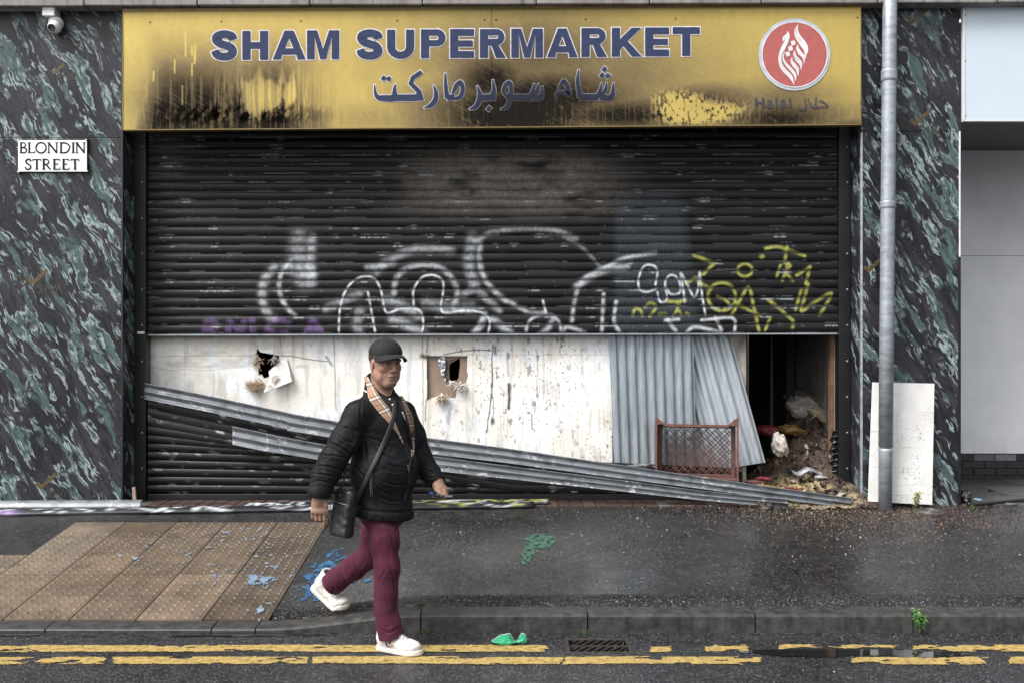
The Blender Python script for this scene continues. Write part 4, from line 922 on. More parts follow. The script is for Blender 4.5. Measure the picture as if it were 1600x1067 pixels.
    L.poly(zB([(520, 240), (560, 232), (585, 225), (545, 262), (541, 300), (545, 372), (530, 380), (505, 345), (512, 300)])); L.obj('torn_layer', simple('torn_brown_fibre', (.085, .06, .045), .8, 0, .5, 30.), BD)
    r4 = np.random.default_rng(5); v = []; f = []
    cnt = zB([(470, 220), (512, 218), (520, 265), (508, 310), (520, 365), (495, 330), (478, 270)])
    gx = np.linspace(467 / 3.81 + 560, 522 / 3.81 + 560, 16); gy = np.linspace(216 / 3.81 + 500, 370 / 3.81 + 500, 34); a, b = np.meshgrid(gx, gy, indexing='ij'); mk = inpoly(a, b, cnt)
    dd = DB + .016 - .02 * fbm(a / 2.4, b / 2.4, 3, 81); sheet('foil_scrap', PX(a, DB), dd, PZ(b, DB), simple('crumpled_foil', (.42, .44, .46), .3, .8, .4, 60.), BD, mask=mk)
    # torn flap hanging at the first hole
    FP = zA([(838, 192), (862, 200), (895, 318), (868, 330), (752, 376), (778, 300), (770, 268), (800, 248), (812, 225)])
    cx, cy = np.mean(FP, 0); L = Letters(lambda x, y, k=0.: (PX(x, DB), DB - .004 - .10 * max(0, (y - cy + 14)) / 30 * .5, PZ(y, DB))); L.poly(FP)
    o = L.obj('torn_flap', simple('chipped_white_ply', (.56, .55, .53), .7, 0, .25, 25., .002), BD); mo = o.modifiers.new('thick', 'SOLIDIFY'); mo.thickness = .008
    L = Letters(lambda x, y, k=0.: (PX(x, DB), DB - .035 - k - .1 * max(0, (y - cy + 14)) / 30 * .5, PZ(y, DB)))
    for q in ([(790, 300), (805, 285), (830, 288), (810, 320), (795, 328)], [(765, 345), (790, 330), (800, 348)]): L.poly(zA(q))
    L.obj('chipped_patch', simple('bare_fibre', (.33, .30, .27), .8, 0, .3, 40.), BD)
    # tufts of insulation fluff at both holes
    def tuft(cx, cy, rx, ry, n, col, seed, dirx):
        r = np.random.default_rng(seed); mb_ = MB()
        for i in range(n):
            a = np.array([cx + rx * r.normal() * .45, cy + ry * r.normal() * .4]); L_ = 4 + 9 * r.random(); an = dirx + r.normal() * .8
            b = a + L_ * np.array([math.cos(an), math.sin(an)]); m_ = (a + b) / 2 + r.normal(size=2) * 2; y0 = DB - .005 - .04 * r.random()
            P = [np.array([PX(q[0], DB), y0 - .02 * kk * r.random(), PZ(q[1], DB)]) for kk, q in enumerate((a, m_, b))]
            k = .6 + .7 * r.random(); mb_.tube(P, [.0022, .003, .0008], 4, False, c=np.array(col) * k)
        mb_.obj('insulation_tuft', vcmat('frayed_insulation_%d' % seed, .9, sc=50., bumpd=0), BD)
    tuft(402, 602, 11, 6, 170, (.40, .29, .19), 1, 3.0); tuft(404, 563, 2.5, 12, 60, (.36, .28, .2), 2, 1.7); tuft(690, 620, 8, 6, 120, (.48, .40, .32), 3, 1.3); tuft(722, 602, 6, 5, 70, (.62, .58, .52), 4, 2.)
    tuft(430, 558, 3, 5, 26, (.30, .26, .22), 6, 1.5); tuft(705, 596, 3, 4, 26, (.6, .58, .55), 7, 1.5)
build_board()
# dark strip of plaster right of the corrugated sheets
slab('plaster_strip', (PX(1120, 9.14), 9.14, .3), (PX(1166, 9.14), 9.16, PZ(510, 9.14)), simple('stained_plaster_strip', (.40, .36, .32), .8, 0, .5, 9., .004))

# ------------------------------------------------------------------ corrugated sheets
def corrugated(name, label, quadpx, d, nrib, lean, mt, deep=.019):
    "quadpx: tl,tr,br,bl in pixels; ribs run top to bottom"
    tlx, trx, brx, blx = [np.array(q, float) for q in quadpx]; per = 12; prof = [0, 0, 0, .35, 1, 1, 1, 1, 1, .65, .2, 0]
    nu = nrib * per + 1; nv = 40; u = np.linspace(0, 1, nu)[:, None]; v = np.linspace(0, 1, nv)[None, :]
    A = (tlx[0] * (1 - u) + trx[0] * u) * (1 - v) + (blx[0] * (1 - u) + brx[0] * u) * v; Y = (tlx[1] * (1 - u) + trx[1] * u) * (1 - v) + (blx[1] * (1 - u) + brx[1] * u) * v
    h = np.array([prof[i % per] for i in range(nu)])[:, None] * deep
    D = d - lean * v - h + .003 * (fbm(u * 7 + v * 0, v * 5 + u * 0, 3, nrib + 5) - .5)
    o = sheet(name, PX(A, D), D, PZ(Y, D), mt, smooth=False)
    return tag(o, label, 'corrugated sheet', 'corrugated sheets propped behind the shutter')
M = NM('corrugated_zinc', .40, metal=.35); p = M.gen(); nn = M.noise(M.map(p, (14, 14, 1.4)), 2., 6, .65)
zc_ = M.mix(M.ramp(nn, [(.32, 0.), (.68, 1.)]), (.165, .19, .215), (.30, .335, .365)); zz = M.n('SeparateXYZ', {'Vector': p}, out=2)
rust = M.math('MULTIPLY', M.ramp(M.noise(M.map(p, (9, 9, 1.)), 2.4, 6, .7), [(.5, 0.), (.7, 1.)]), M.ramp(M.math('DIVIDE', M.math('SUBTRACT', zz, .55), .7), [(0., .75), (1., 0.)]))
M.set('Base Color', M.mix(rust, zc_, (.16, .115, .105))); M.set('Roughness', M.math('MULTIPLY_ADD', nn, .3, .28)); M.bump(M.noise(p, 3.5, 3, .6), .15, .01); M_CORR = M.m
def brighter():
    m = M_CORR.copy(); m.name = 'corrugated_zinc_bright'
    for n in m.node_tree.nodes:
        if n.type == 'VALTORGB': continue
        if n.type == 'MIX' and not n.inputs[6].is_linked and not n.inputs[7].is_linked: n.inputs[6].default_value = (.30, .33, .36, 1); n.inputs[7].default_value = (.42, .46, .49, 1)
    return m
M_CORR2 = brighter()
corrugated('corrugated_sheet', 'upright grey corrugated sheet behind the plastic crate, its ribs vertical', [(951, 515), (1083, 515), (1089, 745), (960, 745)], 9.04, 9, .08, M_CORR)
corrugated('corrugated_sheet', 'slanted grey corrugated sheet leaning right, tucked behind the upright sheet', [(1032, 515), (1139, 515), (1196, 722), (1088, 738)], 9.13, 6, .09, M_CORR2, .03)

# ------------------------------------------------------------------ fallen shutter curtain and loose slats
def slat_strip(path_top, h, d, nsl, prof='concave', n=7, thick=.0, hend=None):
    "rows of slats along a pixel path: returns X,Y,Z and (A,row) arrays"
    P = np.array(path_top, float); s = np.linspace(P[0, 0], P[-1, 0], max(20, int(abs(P[-1, 0] - P[0, 0]) / 3)))
    py = np.interp(s, P[:, 0], P[:, 1]); dd = np.interp(s, P[:, 0], P[:, 2]) if P.shape[1] > 2 else np.full(s.shape, d)
    hh = np.interp(s, [s[0], s[-1]], [h, hend if hend else h])
    V = []
    for k in range(nsl):
        for t in np.linspace(0, 1, n + 1)[:-1]: V.append((k + t, t))
    V.append((nsl, 1.)); V = np.array(V)
    A = np.repeat(s[:, None], len(V), 1); T = np.broadcast_to(V[:, 1], A.shape)
    Yp = py[:, None] + hh[:, None] * V[:, 0][None, :] / nsl
    if prof == 'concave': b = -np.sin(np.clip((T - .16) / .68, 0, 1) * math.pi) ** .7 * .02 + np.where((T < .1) | (T > .9), .008, .0)
    else: b = np.sin(T * math.pi) ** .6 * .017
    D = dd[:, None] - b; return PX(A, D), D, PZ(Yp, D), A, Yp, T
def slatcol(A, Yp, T, base, seed, scr=.5):
    n = fbm(A / 30, Yp / 6, 4, seed); n2 = fbm(A / 3.5, Yp / 2.5, 3, seed + 1)
    c = np.array(base) * (.65 + .7 * n)[..., None]
    k = (sstep(.68, .74, n2 * .6 + .4 * fbm(A / 22, Yp / 12, 2, seed + 2) + .03) * scr)[..., None]; c = c * (1 - k) + np.array([.62, .63, .64]) * k
    dk = sstep(.56, .7, fbm(A / 14, Yp / 9, 3, seed + 3))[..., None] * .5; return c * (1 - dk * .7)
M_RAIL = NM('scuffed_galvanised_slat', .4, metal=.3); M_RAIL.set('Base Color', M_RAIL.attr()); p = M_RAIL.gen(); nn = M_RAIL.noise(M_RAIL.map(p, (3, 3, 20)), 3., 5, .6); M_RAIL.set('Roughness', M_RAIL.math('MULTIPLY_ADD', nn, .4, .22)); M_RAIL.bump(nn, .15, .002); M_RAIL = M_RAIL.m
def rail(path, h, nsl, label, seed, base=(.165, .178, .195), hend=None, scr=.5, name='slat_strip'):
    X, Y, Z, A, Yp, T = slat_strip(path, h, 8.8, nsl, hend=hend)
    o = sheet('torn_shutter_strip', X, Y, Z, M_RAIL, col=slatcol(A, Yp, T, base, seed, scr), smooth=False); mo = o.modifiers.new('thick', 'SOLIDIFY'); mo.thickness = .004; mo.offset = 1
    return tag(o, label, 'shutter slat', 'torn grey shutter slats lying across the opening')
rail([(225, 598, 8.83), (330, 619, 8.80), (451, 645, 8.80)], 25, 2, 'upper left torn grey slat whose free end pokes past the shutter guide', 101)
rail([(449, 645, 8.795), (517, 657, 8.80), (661, 683, 8.80), (790, 700, 8.79), (980, 728, 8.70), (1180, 757, 8.60), (1331, 778, 8.52)], 27, 2, 'longest torn grey slat, running behind the man down to the rubble on the right', 111, hend=15)
rail([(363, 666, 8.78), (430, 680, 8.77)], 28, 2, 'short grey slat end below the longer slats on the left, left of the man', 121)
rail([(416, 678, 8.76), (508, 695, 8.77), (661, 711, 8.77), (930, 745, 8.68), (1100, 767, 8.59), (1232, 780, 8.51)], 26, 2, 'lower long grey slat scratched with white marks, ending in the burnt rag on the pavement', 131, hend=12, scr=.8)
# the black lower curtain still hanging, its slats fanning out
def fallen():
    mbv = []; FC = thing('fallen_shutter_curtain', 'black lower part of the shutter sagging in fanned slats behind the loose grey slats', 'roller shutter', (PX(500, 8.9), 8.9, .33))
    rl = [622, 636, 650, 664, 678, 691, 704, 717, 730, 743, 756]; sl_ = [.20, .20, .19, .15, .085, .045, .030, .022, .016, .010, .006]; N = 11
    for i in range(N):
        y0 = rl[i]; x1 = 1000; path = [(231, y0, 8.93 - .002 * (N - i))]
        for x in (400, 600, 800, 1160): path.append((x, y0 + sl_[i] * (x - 231) * (1. if x < 601 else .95), 8.93 - .002 * (N - i)))
        path = [(x, min(y, 757 + i * .5), d) for x, y, d in path]
        X, Y, Z, A, Yp, T = slat_strip(path, 14.0 if i > 3 else 15.5, 8.9, 1, 'convex', 8)
        n = fbm(A / 40, Yp / 5, 4, 200 + i); c = np.array([.006, .006, .0068]) * (.5 + 1. * n)[..., None]
        sc = sstep(.66, .72, fbm(A / 18, i * 3.1 + T * 2, 4, 230 + i)) * np.where((T < .3) | (T > .8), 1, 0.2); c = c * (1 - .7 * sc[..., None]) + .26 * .7 * sc[..., None]
        if i < 3: c = c * 2.2 + .006
        sheet('slat', X, Y - .0005 * i, Z, M_SHUT2, FC, col=c, smooth=False)
    mb = MB(); mb.box((PX(231, 8.9), 8.885, .328), (PX(1160, 8.9), 8.91, PZ(771, 8.9))); mb.obj('bottom_bar', M_BLACK, FC, bevel=.004)
M_SHUT2 = vcmat('black_slat_paint', .34, sc=30., bumpd=.001, spec=.26)
fallen()
# slats lying flat on the ground in front of the left pier
def ground_slat(x0, x1, y0, y1, label, painted, seed, z=.012, nsl=1):
    n = 90; s = np.linspace(0, 1, n); V = np.linspace(0, 1, 9); xs = PX(x0, y0) + (PX(x1, y1) - PX(x0, y0)) * s; yy = y0 + (y1 - y0) * s
    w = .075 * nsl; A = np.repeat(xs[:, None], 9, 1); T = np.broadcast_to(V, A.shape); Y = yy[:, None] + w * (V[None, :] - .5)
    b = np.sin(V * math.pi) ** .6 * .016 * (1 if painted else 1.6); Z = np.maximum(zg(A, Y), zg(A, Y + .04)) + z + b[None, :] + (.05 * (V[None, :]) ** 1.2 if not painted else .028 * V[None, :])
    P = A / Y * 1600 + 800; Yp = 533.5 + (EYE - Z) / Y * 1600
    if painted:
        c = np.array([.016, .017, .02]) * (.5 + fbm(P / 20, T * 3, 3, seed))[..., None]; r = np.random.default_rng(seed)
        tv = T * 13 
        for k in range(30):
            cx = r.uniform(x0, x1); L = r.uniform(8, 50); pts = [(cx + L * q, r.uniform(0, 13) if q not in (0,) else r.uniform(0, 13)) for q in (0, .35, .7, 1.)]
            d = seg_dist(P, tv, catmull(pts, 5)); a = (r.uniform(.5, .95) if cx < 560 else r.uniform(.2, .7)) * np.exp(-(d / r.uniform(.7, 1.5)) ** 2); col = WHT * 1.1 if cx < 560 or r.random() < .5 else (YLW * 1.3)
            c = c * (1 - a[..., None]) + np.array(col) * a[..., None]
        if x0 < 0:
            a = .8 * np.exp(-((P - 12) / 14) ** 2) * (tv < 8); c = c * (1 - a[..., None]) + PUR * 1.5 * a[..., None]
    else: c = slatcol(P, Yp, T, (.12, .13, .14), seed, .25)
    o = sheet('ground_shutter_strip', A, Y, Z, M_RAIL if not painted else M_SHUT2, col=c, smooth=False); mo = o.modifiers.new('thick', 'SOLIDIFY'); mo.thickness = .004; mo.offset = -1
    return tag(o, label, 'shutter slat', 'shutter slats lying on the pavement')
ground_slat(-60, 222, 8.50, 8.53, 'plain grey slat lying along the foot of the left marble pier', False, 301, z=.01)
ground_slat(-80, 834, 8.285, 8.56, 'long graffitied black slat lying on the pavement, nearest the tactile slabs', True, 311)
ground_slat(380, 858, 8.50, 8.66, 'graffitied black slat lying just behind the longer one, ending right of the man', True, 321, z=.016)
# faint printed marks of the marble film: a gold tick over four letters, repeated
def film_marks():
    for i, (cx, cy, s) in enumerate(((1437, 22, 1.), (1440, 182, 1.), (62, 430, 1.), (75, 748, 1.), (92, 106, .7), (1366, 412, .9))):
        L = Letters(lambda x, y, k=0.: (PX(x, D_PIER), D_PIER - .0015 - k, PZ(y, D_PIER))); g = lambda P: [(cx + x * s, cy + y * s) for x, y in P]
        L.rib(g([(-18, 6), (-10, 12), (12, -8)]), 6 * s); L.obj('film_tick', M_TICK, B)
        L = Letters(lambda x, y, k=0.: (PX(x, D_PIER), D_PIER - .0015 - k, PZ(y, D_PIER)))
        for P in ([(4, 18), (-1, 15), (-4, 18), (3, 23), (3, 27), (-4, 28)], [(10, 15), (10, 28)], [(14, 15), (19, 28), (24, 15)], [(25, 28), (30, 15), (35, 28)]): L.rib(g(P), 2.6 * s)
        L.obj('film_letters', M_FLET, B)
M_TICK = simple('faded_gold_print', (.085, .056, .018), .4, 0, .8, 60.); M_FLET = simple('dark_film_print', (.03, .028, .024), .4, 0, .5, 60.)
film_marks()
# ------------------------------------------------------------------ downpipe and the board behind it
def downpipe():
    DP = thing('downpipe', 'grey metal downpipe in front of the right marble pier', 'drainpipe', (PX(1387, 8.52), 8.52, .33)); mt = mat_galv('dull_zinc_pipe', (.27, .295, .325), .45, .35)
    r = .058; top = PT(1391, -60, 8.52); bot = PT(1383, 783, 8.50); bot[2] = zgs(bot[0], 8.5) - .01
    def at(py):
        t = (py + 60) / (783 + 60); q = top * (1 - t) + bot * t; q[2] = PZ(py, 8.51); return q
    mb = MB(); mb.tube([at(-60), at(60), at(300), at(500), at(698)], r, 24); mb.obj('pipe', mt, DP, smooth=True)
    mb = MB(); mb.tube([at(699.5), at(704), bot], [r + .003, r - .002, r - .003], 24); mb.obj('pipe', mt, DP, smooth=True)
    for y0, y1 in ((110, 127), (315, 326)):
        mb = MB(); mb.tube([at(y0), at(y0 + 2), at(y1 - 2), at(y1)], [r + .004, r + .008, r + .008, r + .004], 24); q = at((y0 + y1) / 2); mb.box(q + np.array([-.02, .03, -.02]), q + np.array([.02, .14, .02])); mb.obj('collar', mt, DP, smooth=False)
downpipe()
def white_board():
    M = NM('scuffed_white_board', .55); p = M.gen(); n = M.noise(p, 6., 5, .6); sc = M.noise(M.map(p, (2.2, 1, 26), rot=(0, math.radians(24), 0)), 1.5, 4, .6)
    c = M.mix(M.ramp(n, [(.3, 0.), (.7, 1.)]), (.56, .55, .53), (.68, .67, .655)); c = M.mix(M.math('MULTIPLY', M.ramp(sc, [(.60, 0.), (.68, 1.)]), .4), c, (.25, .24, .23))
    sp = M.math('MULTIPLY', M.ramp(M.noise(p, 70., 3, .6), [(.58, 0.), (.64, 1.)]), M.ramp(M.noise(p, 4.5, 3, .5), [(.52, 0.), (.62, 1.)])); c = M.mix(M.math('MULTIPLY', sp, .75), c, (.10, .095, .09)); M.set('Base Color', c); M.bump(n, .1, .003)
    q = [(1363.5, 597), (1460, 599), (1456.5, 788), (1356.5, 783)]; dt, db = 8.64, 8.56
    P = [PT(*q[0], dt), PT(*q[1], dt), PT(*q[2], db), PT(*q[3], db)]; v = P + [p_ + np.array([0, .012, 0]) for p_ in P]
    tag(obj('leaning_board', v, [(0, 1, 2, 3), (7, 6, 5, 4), (0, 4, 5, 1), (1, 5, 6, 2), (2, 6, 7, 3), (3, 7, 4, 0)], M.m), 'scuffed white board leaning on the right marble pier behind the downpipe', 'board')
white_board()
# ------------------------------------------------------------------ plastic crate lying on its side, open towards the street
def crate():
    d = 8.78; z0 = PZ(746, d); x0, x1 = PX(1025, d), PX(1150, d); H = PZ(655, d) - z0; Wd = x1 - x0; DEP = .12
    CR = thing('plastic_crate', 'brown plastic crate with lattice base, on its side in front of the corrugated sheets', 'crate', (x0 + Wd / 2, d, z0))
    ang = math.radians(13); R = Matrix.Rotation(-ang, 3, 'Z'); o0 = np.array([x0, d, z0])
    def tr(v): return (np.array(v) - np.array([0, 0, 0])) @ np.array(R).T + o0
    M = simple('worn_brown_plastic', (.085, .036, .029), .45, 0, .35, 10., .001); M2 = simple('chipped_brown_rim', (.13, .050, .038), .5, 0, .45, 16., .002)
    def put(name, mb_, m, par=CR, **k):
        mb_.v = [tuple(tr(p)) for p in mb_.v]; return mb_.obj(name, m, par, **k)
    # base lattice (far side)
    y = DEP; x_in0, x_in1, zi0, zi1 = .045, Wd - .06, .03, H - .075
    mb_ = MB(); pitch = .078; w = .009
    for s in (1, -1):
        for k in range(-12, 16):
            a = np.array([x_in0 + k * pitch, zi0]); b = a + np.array([s * 2., 2.])
            if s < 0: a = np.array([x_in0 + k * pitch, zi0]); b = a + np.array([-2., 2.])
            # clip to the frame
            t0, t1 = 0., 1.; dv = b - a
            for q, lo_, hi_ in ((0, x_in0, x_in1), (1, zi0, zi1)):
                ta, tb = (lo_ - a[q]) / dv[q], (hi_ - a[q]) / dv[q]; t0 = max(t0, min(ta, tb)); t1 = min(t1, max(ta, tb))
            if t1 - t0 < .01: continue
            for off in (0, .024):
                A_ = a + dv * t0; B_ = a + dv * t1; n = np.array([-dv[1], dv[0]]) / np.linalg.norm(dv); c_ = n * off
                q = [A_ + c_ - n * w / 2, B_ + c_ - n * w / 2, B_ + c_ + n * w / 2, A_ + c_ + n * w / 2]
                q = [np.clip(p_, [x_in0, zi0], [x_in1, zi1]) for p_ in q]
                yy = y + (.0008 if s > 0 else -.0035) + (.0007 if off else 0); mb_.prism([(p_[0], p_[1]) for p_ in q], yy, yy + .008)
    for cx, cz in ((.17, .2), (.40, .2), (.29, .33), (.29, .09)): mb_.prism([(cx - .02, cz), (cx, cz - .02), (cx + .02, cz), (cx, cz + .02)], y - .006, y + .01)
    put('lattice_base', mb_, M)
    mb_ = MB()
    for a, b in (((.0, y - .012, 0), (x_in0, y + .014, H - .045)), ((x_in1, y - .012, 0), (Wd - .02, y + .014, H - .045)), ((x_in0, y - .012, 0), (x_in1, y + .014, zi0)), ((x_in0, y - .012, zi1), (x_in1, y + .014, zi1 + .03))): mb_.box(a, b)
    put('base_frame', mb_, M, bevel=.003)
    # side walls: left, right (slotted), bottom
    mb_ = MB(); mb_.box((0, 0, 0), (.012, DEP, H * .96)); put('side_wall', mb_, M)
    mb_ = MB(); xr = Wd - .012
    for a, b in ((0, .03), (DEP - .03, DEP)): mb_.box((xr, a, 0), (xr + .012, b, H * .97 if a else H))
    for k in range(5):
        zb = .02 + k * (H * .86) / 4.6; sk = .03
        v = [(xr, .03, zb + sk), (xr, DEP - .03, zb), (xr, DEP - .03, zb + .03), (xr, .03, zb + .03 + sk)]; v += [(p_[0] + .01, p_[1], p_[2]) for p_ in v]; mb_.add(v, [(0, 1, 2, 3), (7, 6, 5, 4), (0, 4, 5, 1), (1, 5, 6, 2), (2, 6, 7, 3), (3, 7, 4, 0)])
    put('side_wall', mb_, M)
    mb_ = MB(); mb_.box((.013, 0, 0), (Wd - .013, DEP - .013, .01)); put('side_wall', mb_, M)
    # top wall, dipped between two raised corners
    prof = [(-.004, H + .012), (.02, H + .008), (.05, H - .018), (.075, H - .04), (Wd - .085, H - .04), (Wd - .06, H - .022), (Wd - .03, H + .006), (Wd + .002, H + .028)]
    mb_ = MB(); v = []; f = []
    for i, (xx, zt) in enumerate(prof): v += [(xx, -.004, zt), (xx, DEP, min(zt, H - .045) + .0), (xx, DEP, min(zt, H - .045) - .012), (xx, -.004, zt - .014)]
    for i in range(len(prof) - 1):
        for k in range(4): f.append((i * 4 + k, (i + 1) * 4 + k, (i + 1) * 4 + (k + 1) % 4, i * 4 + (k + 1) % 4))
    mb_.add(v, f); put('top_wall', mb_, M)
    mb_ = MB(); v = []; f = []
    for i, (xx, zt) in enumerate(prof): v += [(xx, -.016, zt + .004), (xx, -.004, zt + .004), (xx, -.004, zt - .016 - (.035 if i in (0, 1, 6, 7) else 0)), (xx, -.016, zt - .016 - (.035 if i in (0, 1, 6, 7) else 0))]
    for i in range(len(prof) - 1):
        for k in range(4): f.append((i * 4 + k, (i + 1) * 4 + k, (i + 1) * 4 + (k + 1) % 4, i * 4 + (k + 1) % 4))
    f += [(0, 1, 2, 3), tuple(range((len(prof) - 1) * 4 + 3, (len(prof) - 1) * 4 - 1, -1))]; mb_.add(v, f)
    mb_.box((-.006, -.017, 0), (.012, -.003, H)); mb_.box((Wd - .012, -.017, -.01), (Wd + .007, -.003, H + .01)); mb_.box((.013, -.016, 0), (Wd - .013, -.004, .016)); put('rim', mb_, M2)
crate()
# ------------------------------------------------------------------ rubble spilling from the doorway
def heap_h(X, Y):
    "height of the spill above the pavement"
    P = X / Y * 1600 + 800
    grain = .085 * np.exp(-((X - 2.33) / .46) ** 2 - ((Y - 8.95) / .33) ** 2) + .05 * np.exp(-((X - 2.15) / .18) ** 2 - ((Y - 9.05) / .2) ** 2)
    soil = .64 * np.exp(-((X - 2.90) / .38) ** 2 - ((Y - 9.95) / .55) ** 2) + .30 * np.exp(-((X - 2.85) / .2) ** 2 - ((Y - 9.25) / .3) ** 2) + .12 * np.exp(-((X - 2.4) / .35) ** 2 - ((Y - 9.6) / .3) ** 2)
    foot = .075 * np.exp(-((X - 2.93) / .20) ** 2 - ((Y - 8.72) / .17) ** 2) + .034 * np.exp(-((X - 2.72) / .3) ** 2 - ((Y - 8.62) / .11) ** 2) + .06 * np.exp(-((X - 2.95) / .12) ** 2 - ((Y - 8.9) / .2) ** 2)
    return grain + soil + foot
def rubble():
    xs = np.arange(1.7, 3.35, .007); ys = np.arange(8.35, 10.28, .009); X, Y = np.meshgrid(xs, ys, indexing='ij')
    h = heap_h(X, Y); n = fbm(X * 30, Y * 30, 4, 91); n2 = fbm(X * 9, Y * 9, 3, 92); f = fbm(X * 90, Y * 90, 2, 93)
    g = zg(X, np.minimum(Y, 8.98)); Z = g + h * (.72 + .55 * n2) + (f - .5) * .018 * sstep(.005, .04, h) + (n - .5) * .035 * sstep(.03, .15, h) - .006
    soilk = sstep(.10, .20, h + .10 * (n2 - .5) + .22 * (Y - 9.12) + .45 * np.clip(X - 2.62, 0, 1) * (Y > 8.85) - .3 * np.exp(-((X - 2.3) / .3) ** 2 - ((Y - 9.1) / .3) ** 2))
    soilk = np.maximum(soilk, sstep(.50, .62, fbm(X * 12, Y * 12, 4, 94) + .15 * np.clip(X - 2.5, -1, 1) - .8 * np.exp(-((X - 2.24) / .38) ** 2 - ((Y - 8.98) / .28) ** 2)))
    grain = np.array([.56, .41, .15]) * (.65 + .8 * n)[..., None]; pale = np.array([.22, .175, .11]) * (.5 + .8 * f)[..., None]
    k = np.exp(-((X - 2.25) / .34) ** 2 - ((Y - 9.0) / .26) ** 2)[..., None]; grain = grain * k + pale * (1 - k)
    soil = np.array([.045, .029, .021]) * (.35 + 1.5 * f * n * 2)[..., None]
    c = grain * (1 - soilk[..., None]) + soil * soilk[..., None]
    c[(f > .80) & (soilk > .5)] = np.array([.11, .07, .045]); c[(f < .33) & (soilk < .5)] = np.array([.05, .04, .03])
    mask = (h > .004 + .05 * np.clip(n2 * .6 + n * .6 - .35, 0, 1)) & ~((X > PX(1345, 8.65) - .01) & (Y > 8.63))
    M = vcmat('loose_grain_and_soil', .85, sc=160., bumpd=.004, var=.4)
    tag(sheet('rubble_heap', X, Y, Z, M, mask=mask, col=c, smooth=True), 'heap of yellow grain and dark burnt rubbish spilling out of the doorway', 'rubble', kind='stuff')
    # flakes: small bent scraps over the heap and out across the pavement
    r = np.random.default_rng(17); V = []; F = []; C = []
    def flake(x, y, z, s, col):
        a = r.uniform(0, 6.28); t = r.normal(size=2) * .5; u = np.array([math.cos(a), math.sin(a), t[0]]) * s; w = np.array([-math.sin(a), math.cos(a), t[1]]) * s * r.uniform(.25, .7); p0 = np.array([x, y, z]); n = len(V)
        V.extend([p0 - u, p0 - w * .8 + np.array([0, 0, s * .3]), p0 + u, p0 + w]); F.append((n, n + 1, n + 2, n + 3)); C.extend([col] * 4)
    for i in range(5200):
        x = r.uniform(1.95, 3.15); y = r.uniform(8.5, 10.2); hh = float(heap_h(np.array(x), np.array(y)))
        if x > 2.93 and y > 8.62: continue
        k = r.random(); pg = math.exp(-((x - 2.25) / .35) ** 2 - ((y - 8.98) / .25) ** 2)
        if k < pg * .8 and r.random() < .6: continue
        col = np.array([.07, .045, .03]) * r.uniform(.3, 2.) if r.random() > .18 else np.array([.34, .26, .16]) * r.uniform(.5, 1.2)
        flake(x, y, zgs(x, min(y, 8.98)) + hh * 1.0 + .006, r.uniform(.004, .013), col)
    for i in range(420):          # larger charred shards, torn paper, straw
        x = r.normal(2.72, .27); y = r.uniform(8.55, 10.1); hh = float(heap_h(np.array(x), np.array(y)))
        if hh < .02 or (x > 2.93 and y > 8.62): continue
        k = r.random(); col = np.array([.03, .022, .018]) * r.uniform(.3, 1.6) if k < .62 else (np.array([.16, .10, .06]) * r.uniform(.5, 1.4) if k < .84 else np.array([.36, .33, .29]) * r.uniform(.5, 1.2))
        flake(x, y, zgs(x, min(y, 8.98)) + hh * r.uniform(.95, 1.15) + .01, r.uniform(.014, .045), col)
    for i in range(9000):
        x = r.normal(2.75, .62); y = 8.62 - abs(r.normal(0, .50))
        if y < 6.6 or (x > PX(1345, 8.65) and y > 8.62): continue
        col = np.array([.09, .055, .036]) * r.uniform(.35, 1.7) if r.random() > .14 + .15 * (x < 2.6) else np.array([.30, .25, .17]) * r.uniform(.5, 1.)
        flake(x, y, zgs(x, y) + .006, r.uniform(.0025, .009), col)
    for i in range(800):
        x = r.uniform(-1.2, 3.6); y = r.uniform(7.0, 8.62); flake(x, y, zgs(x, y) + .004, r.uniform(.003, .008), np.array([.36, .31, .24]) * r.uniform(.4, 1.1))
    for i in range(260):
        x = r.uniform(-3.2, 3.4); y = r.uniform(5.0, 6.9); flake(x, y, zgs(x, y) + .004, r.uniform(.002, .006), np.array([.34, .31, .27]) * r.uniform(.4, 1.1))
    for i in range(420):
        x = r.normal(3.55, .3); y = r.uniform(7.9, 8.6); flake(x, y, zgs(x, y) + .005, r.uniform(.005, .012), np.array([.11, .05, .035]) * r.uniform(.5, 1.5))
    tag(obj('litter_flakes', V, F, vcmat('dry_husk_flakes', .8, sc=90., bumpd=0), col=np.array(C)), 'small brown and pale scraps scattered over the heap and the wet pavement', 'litter', kind='stuff')
rubble()
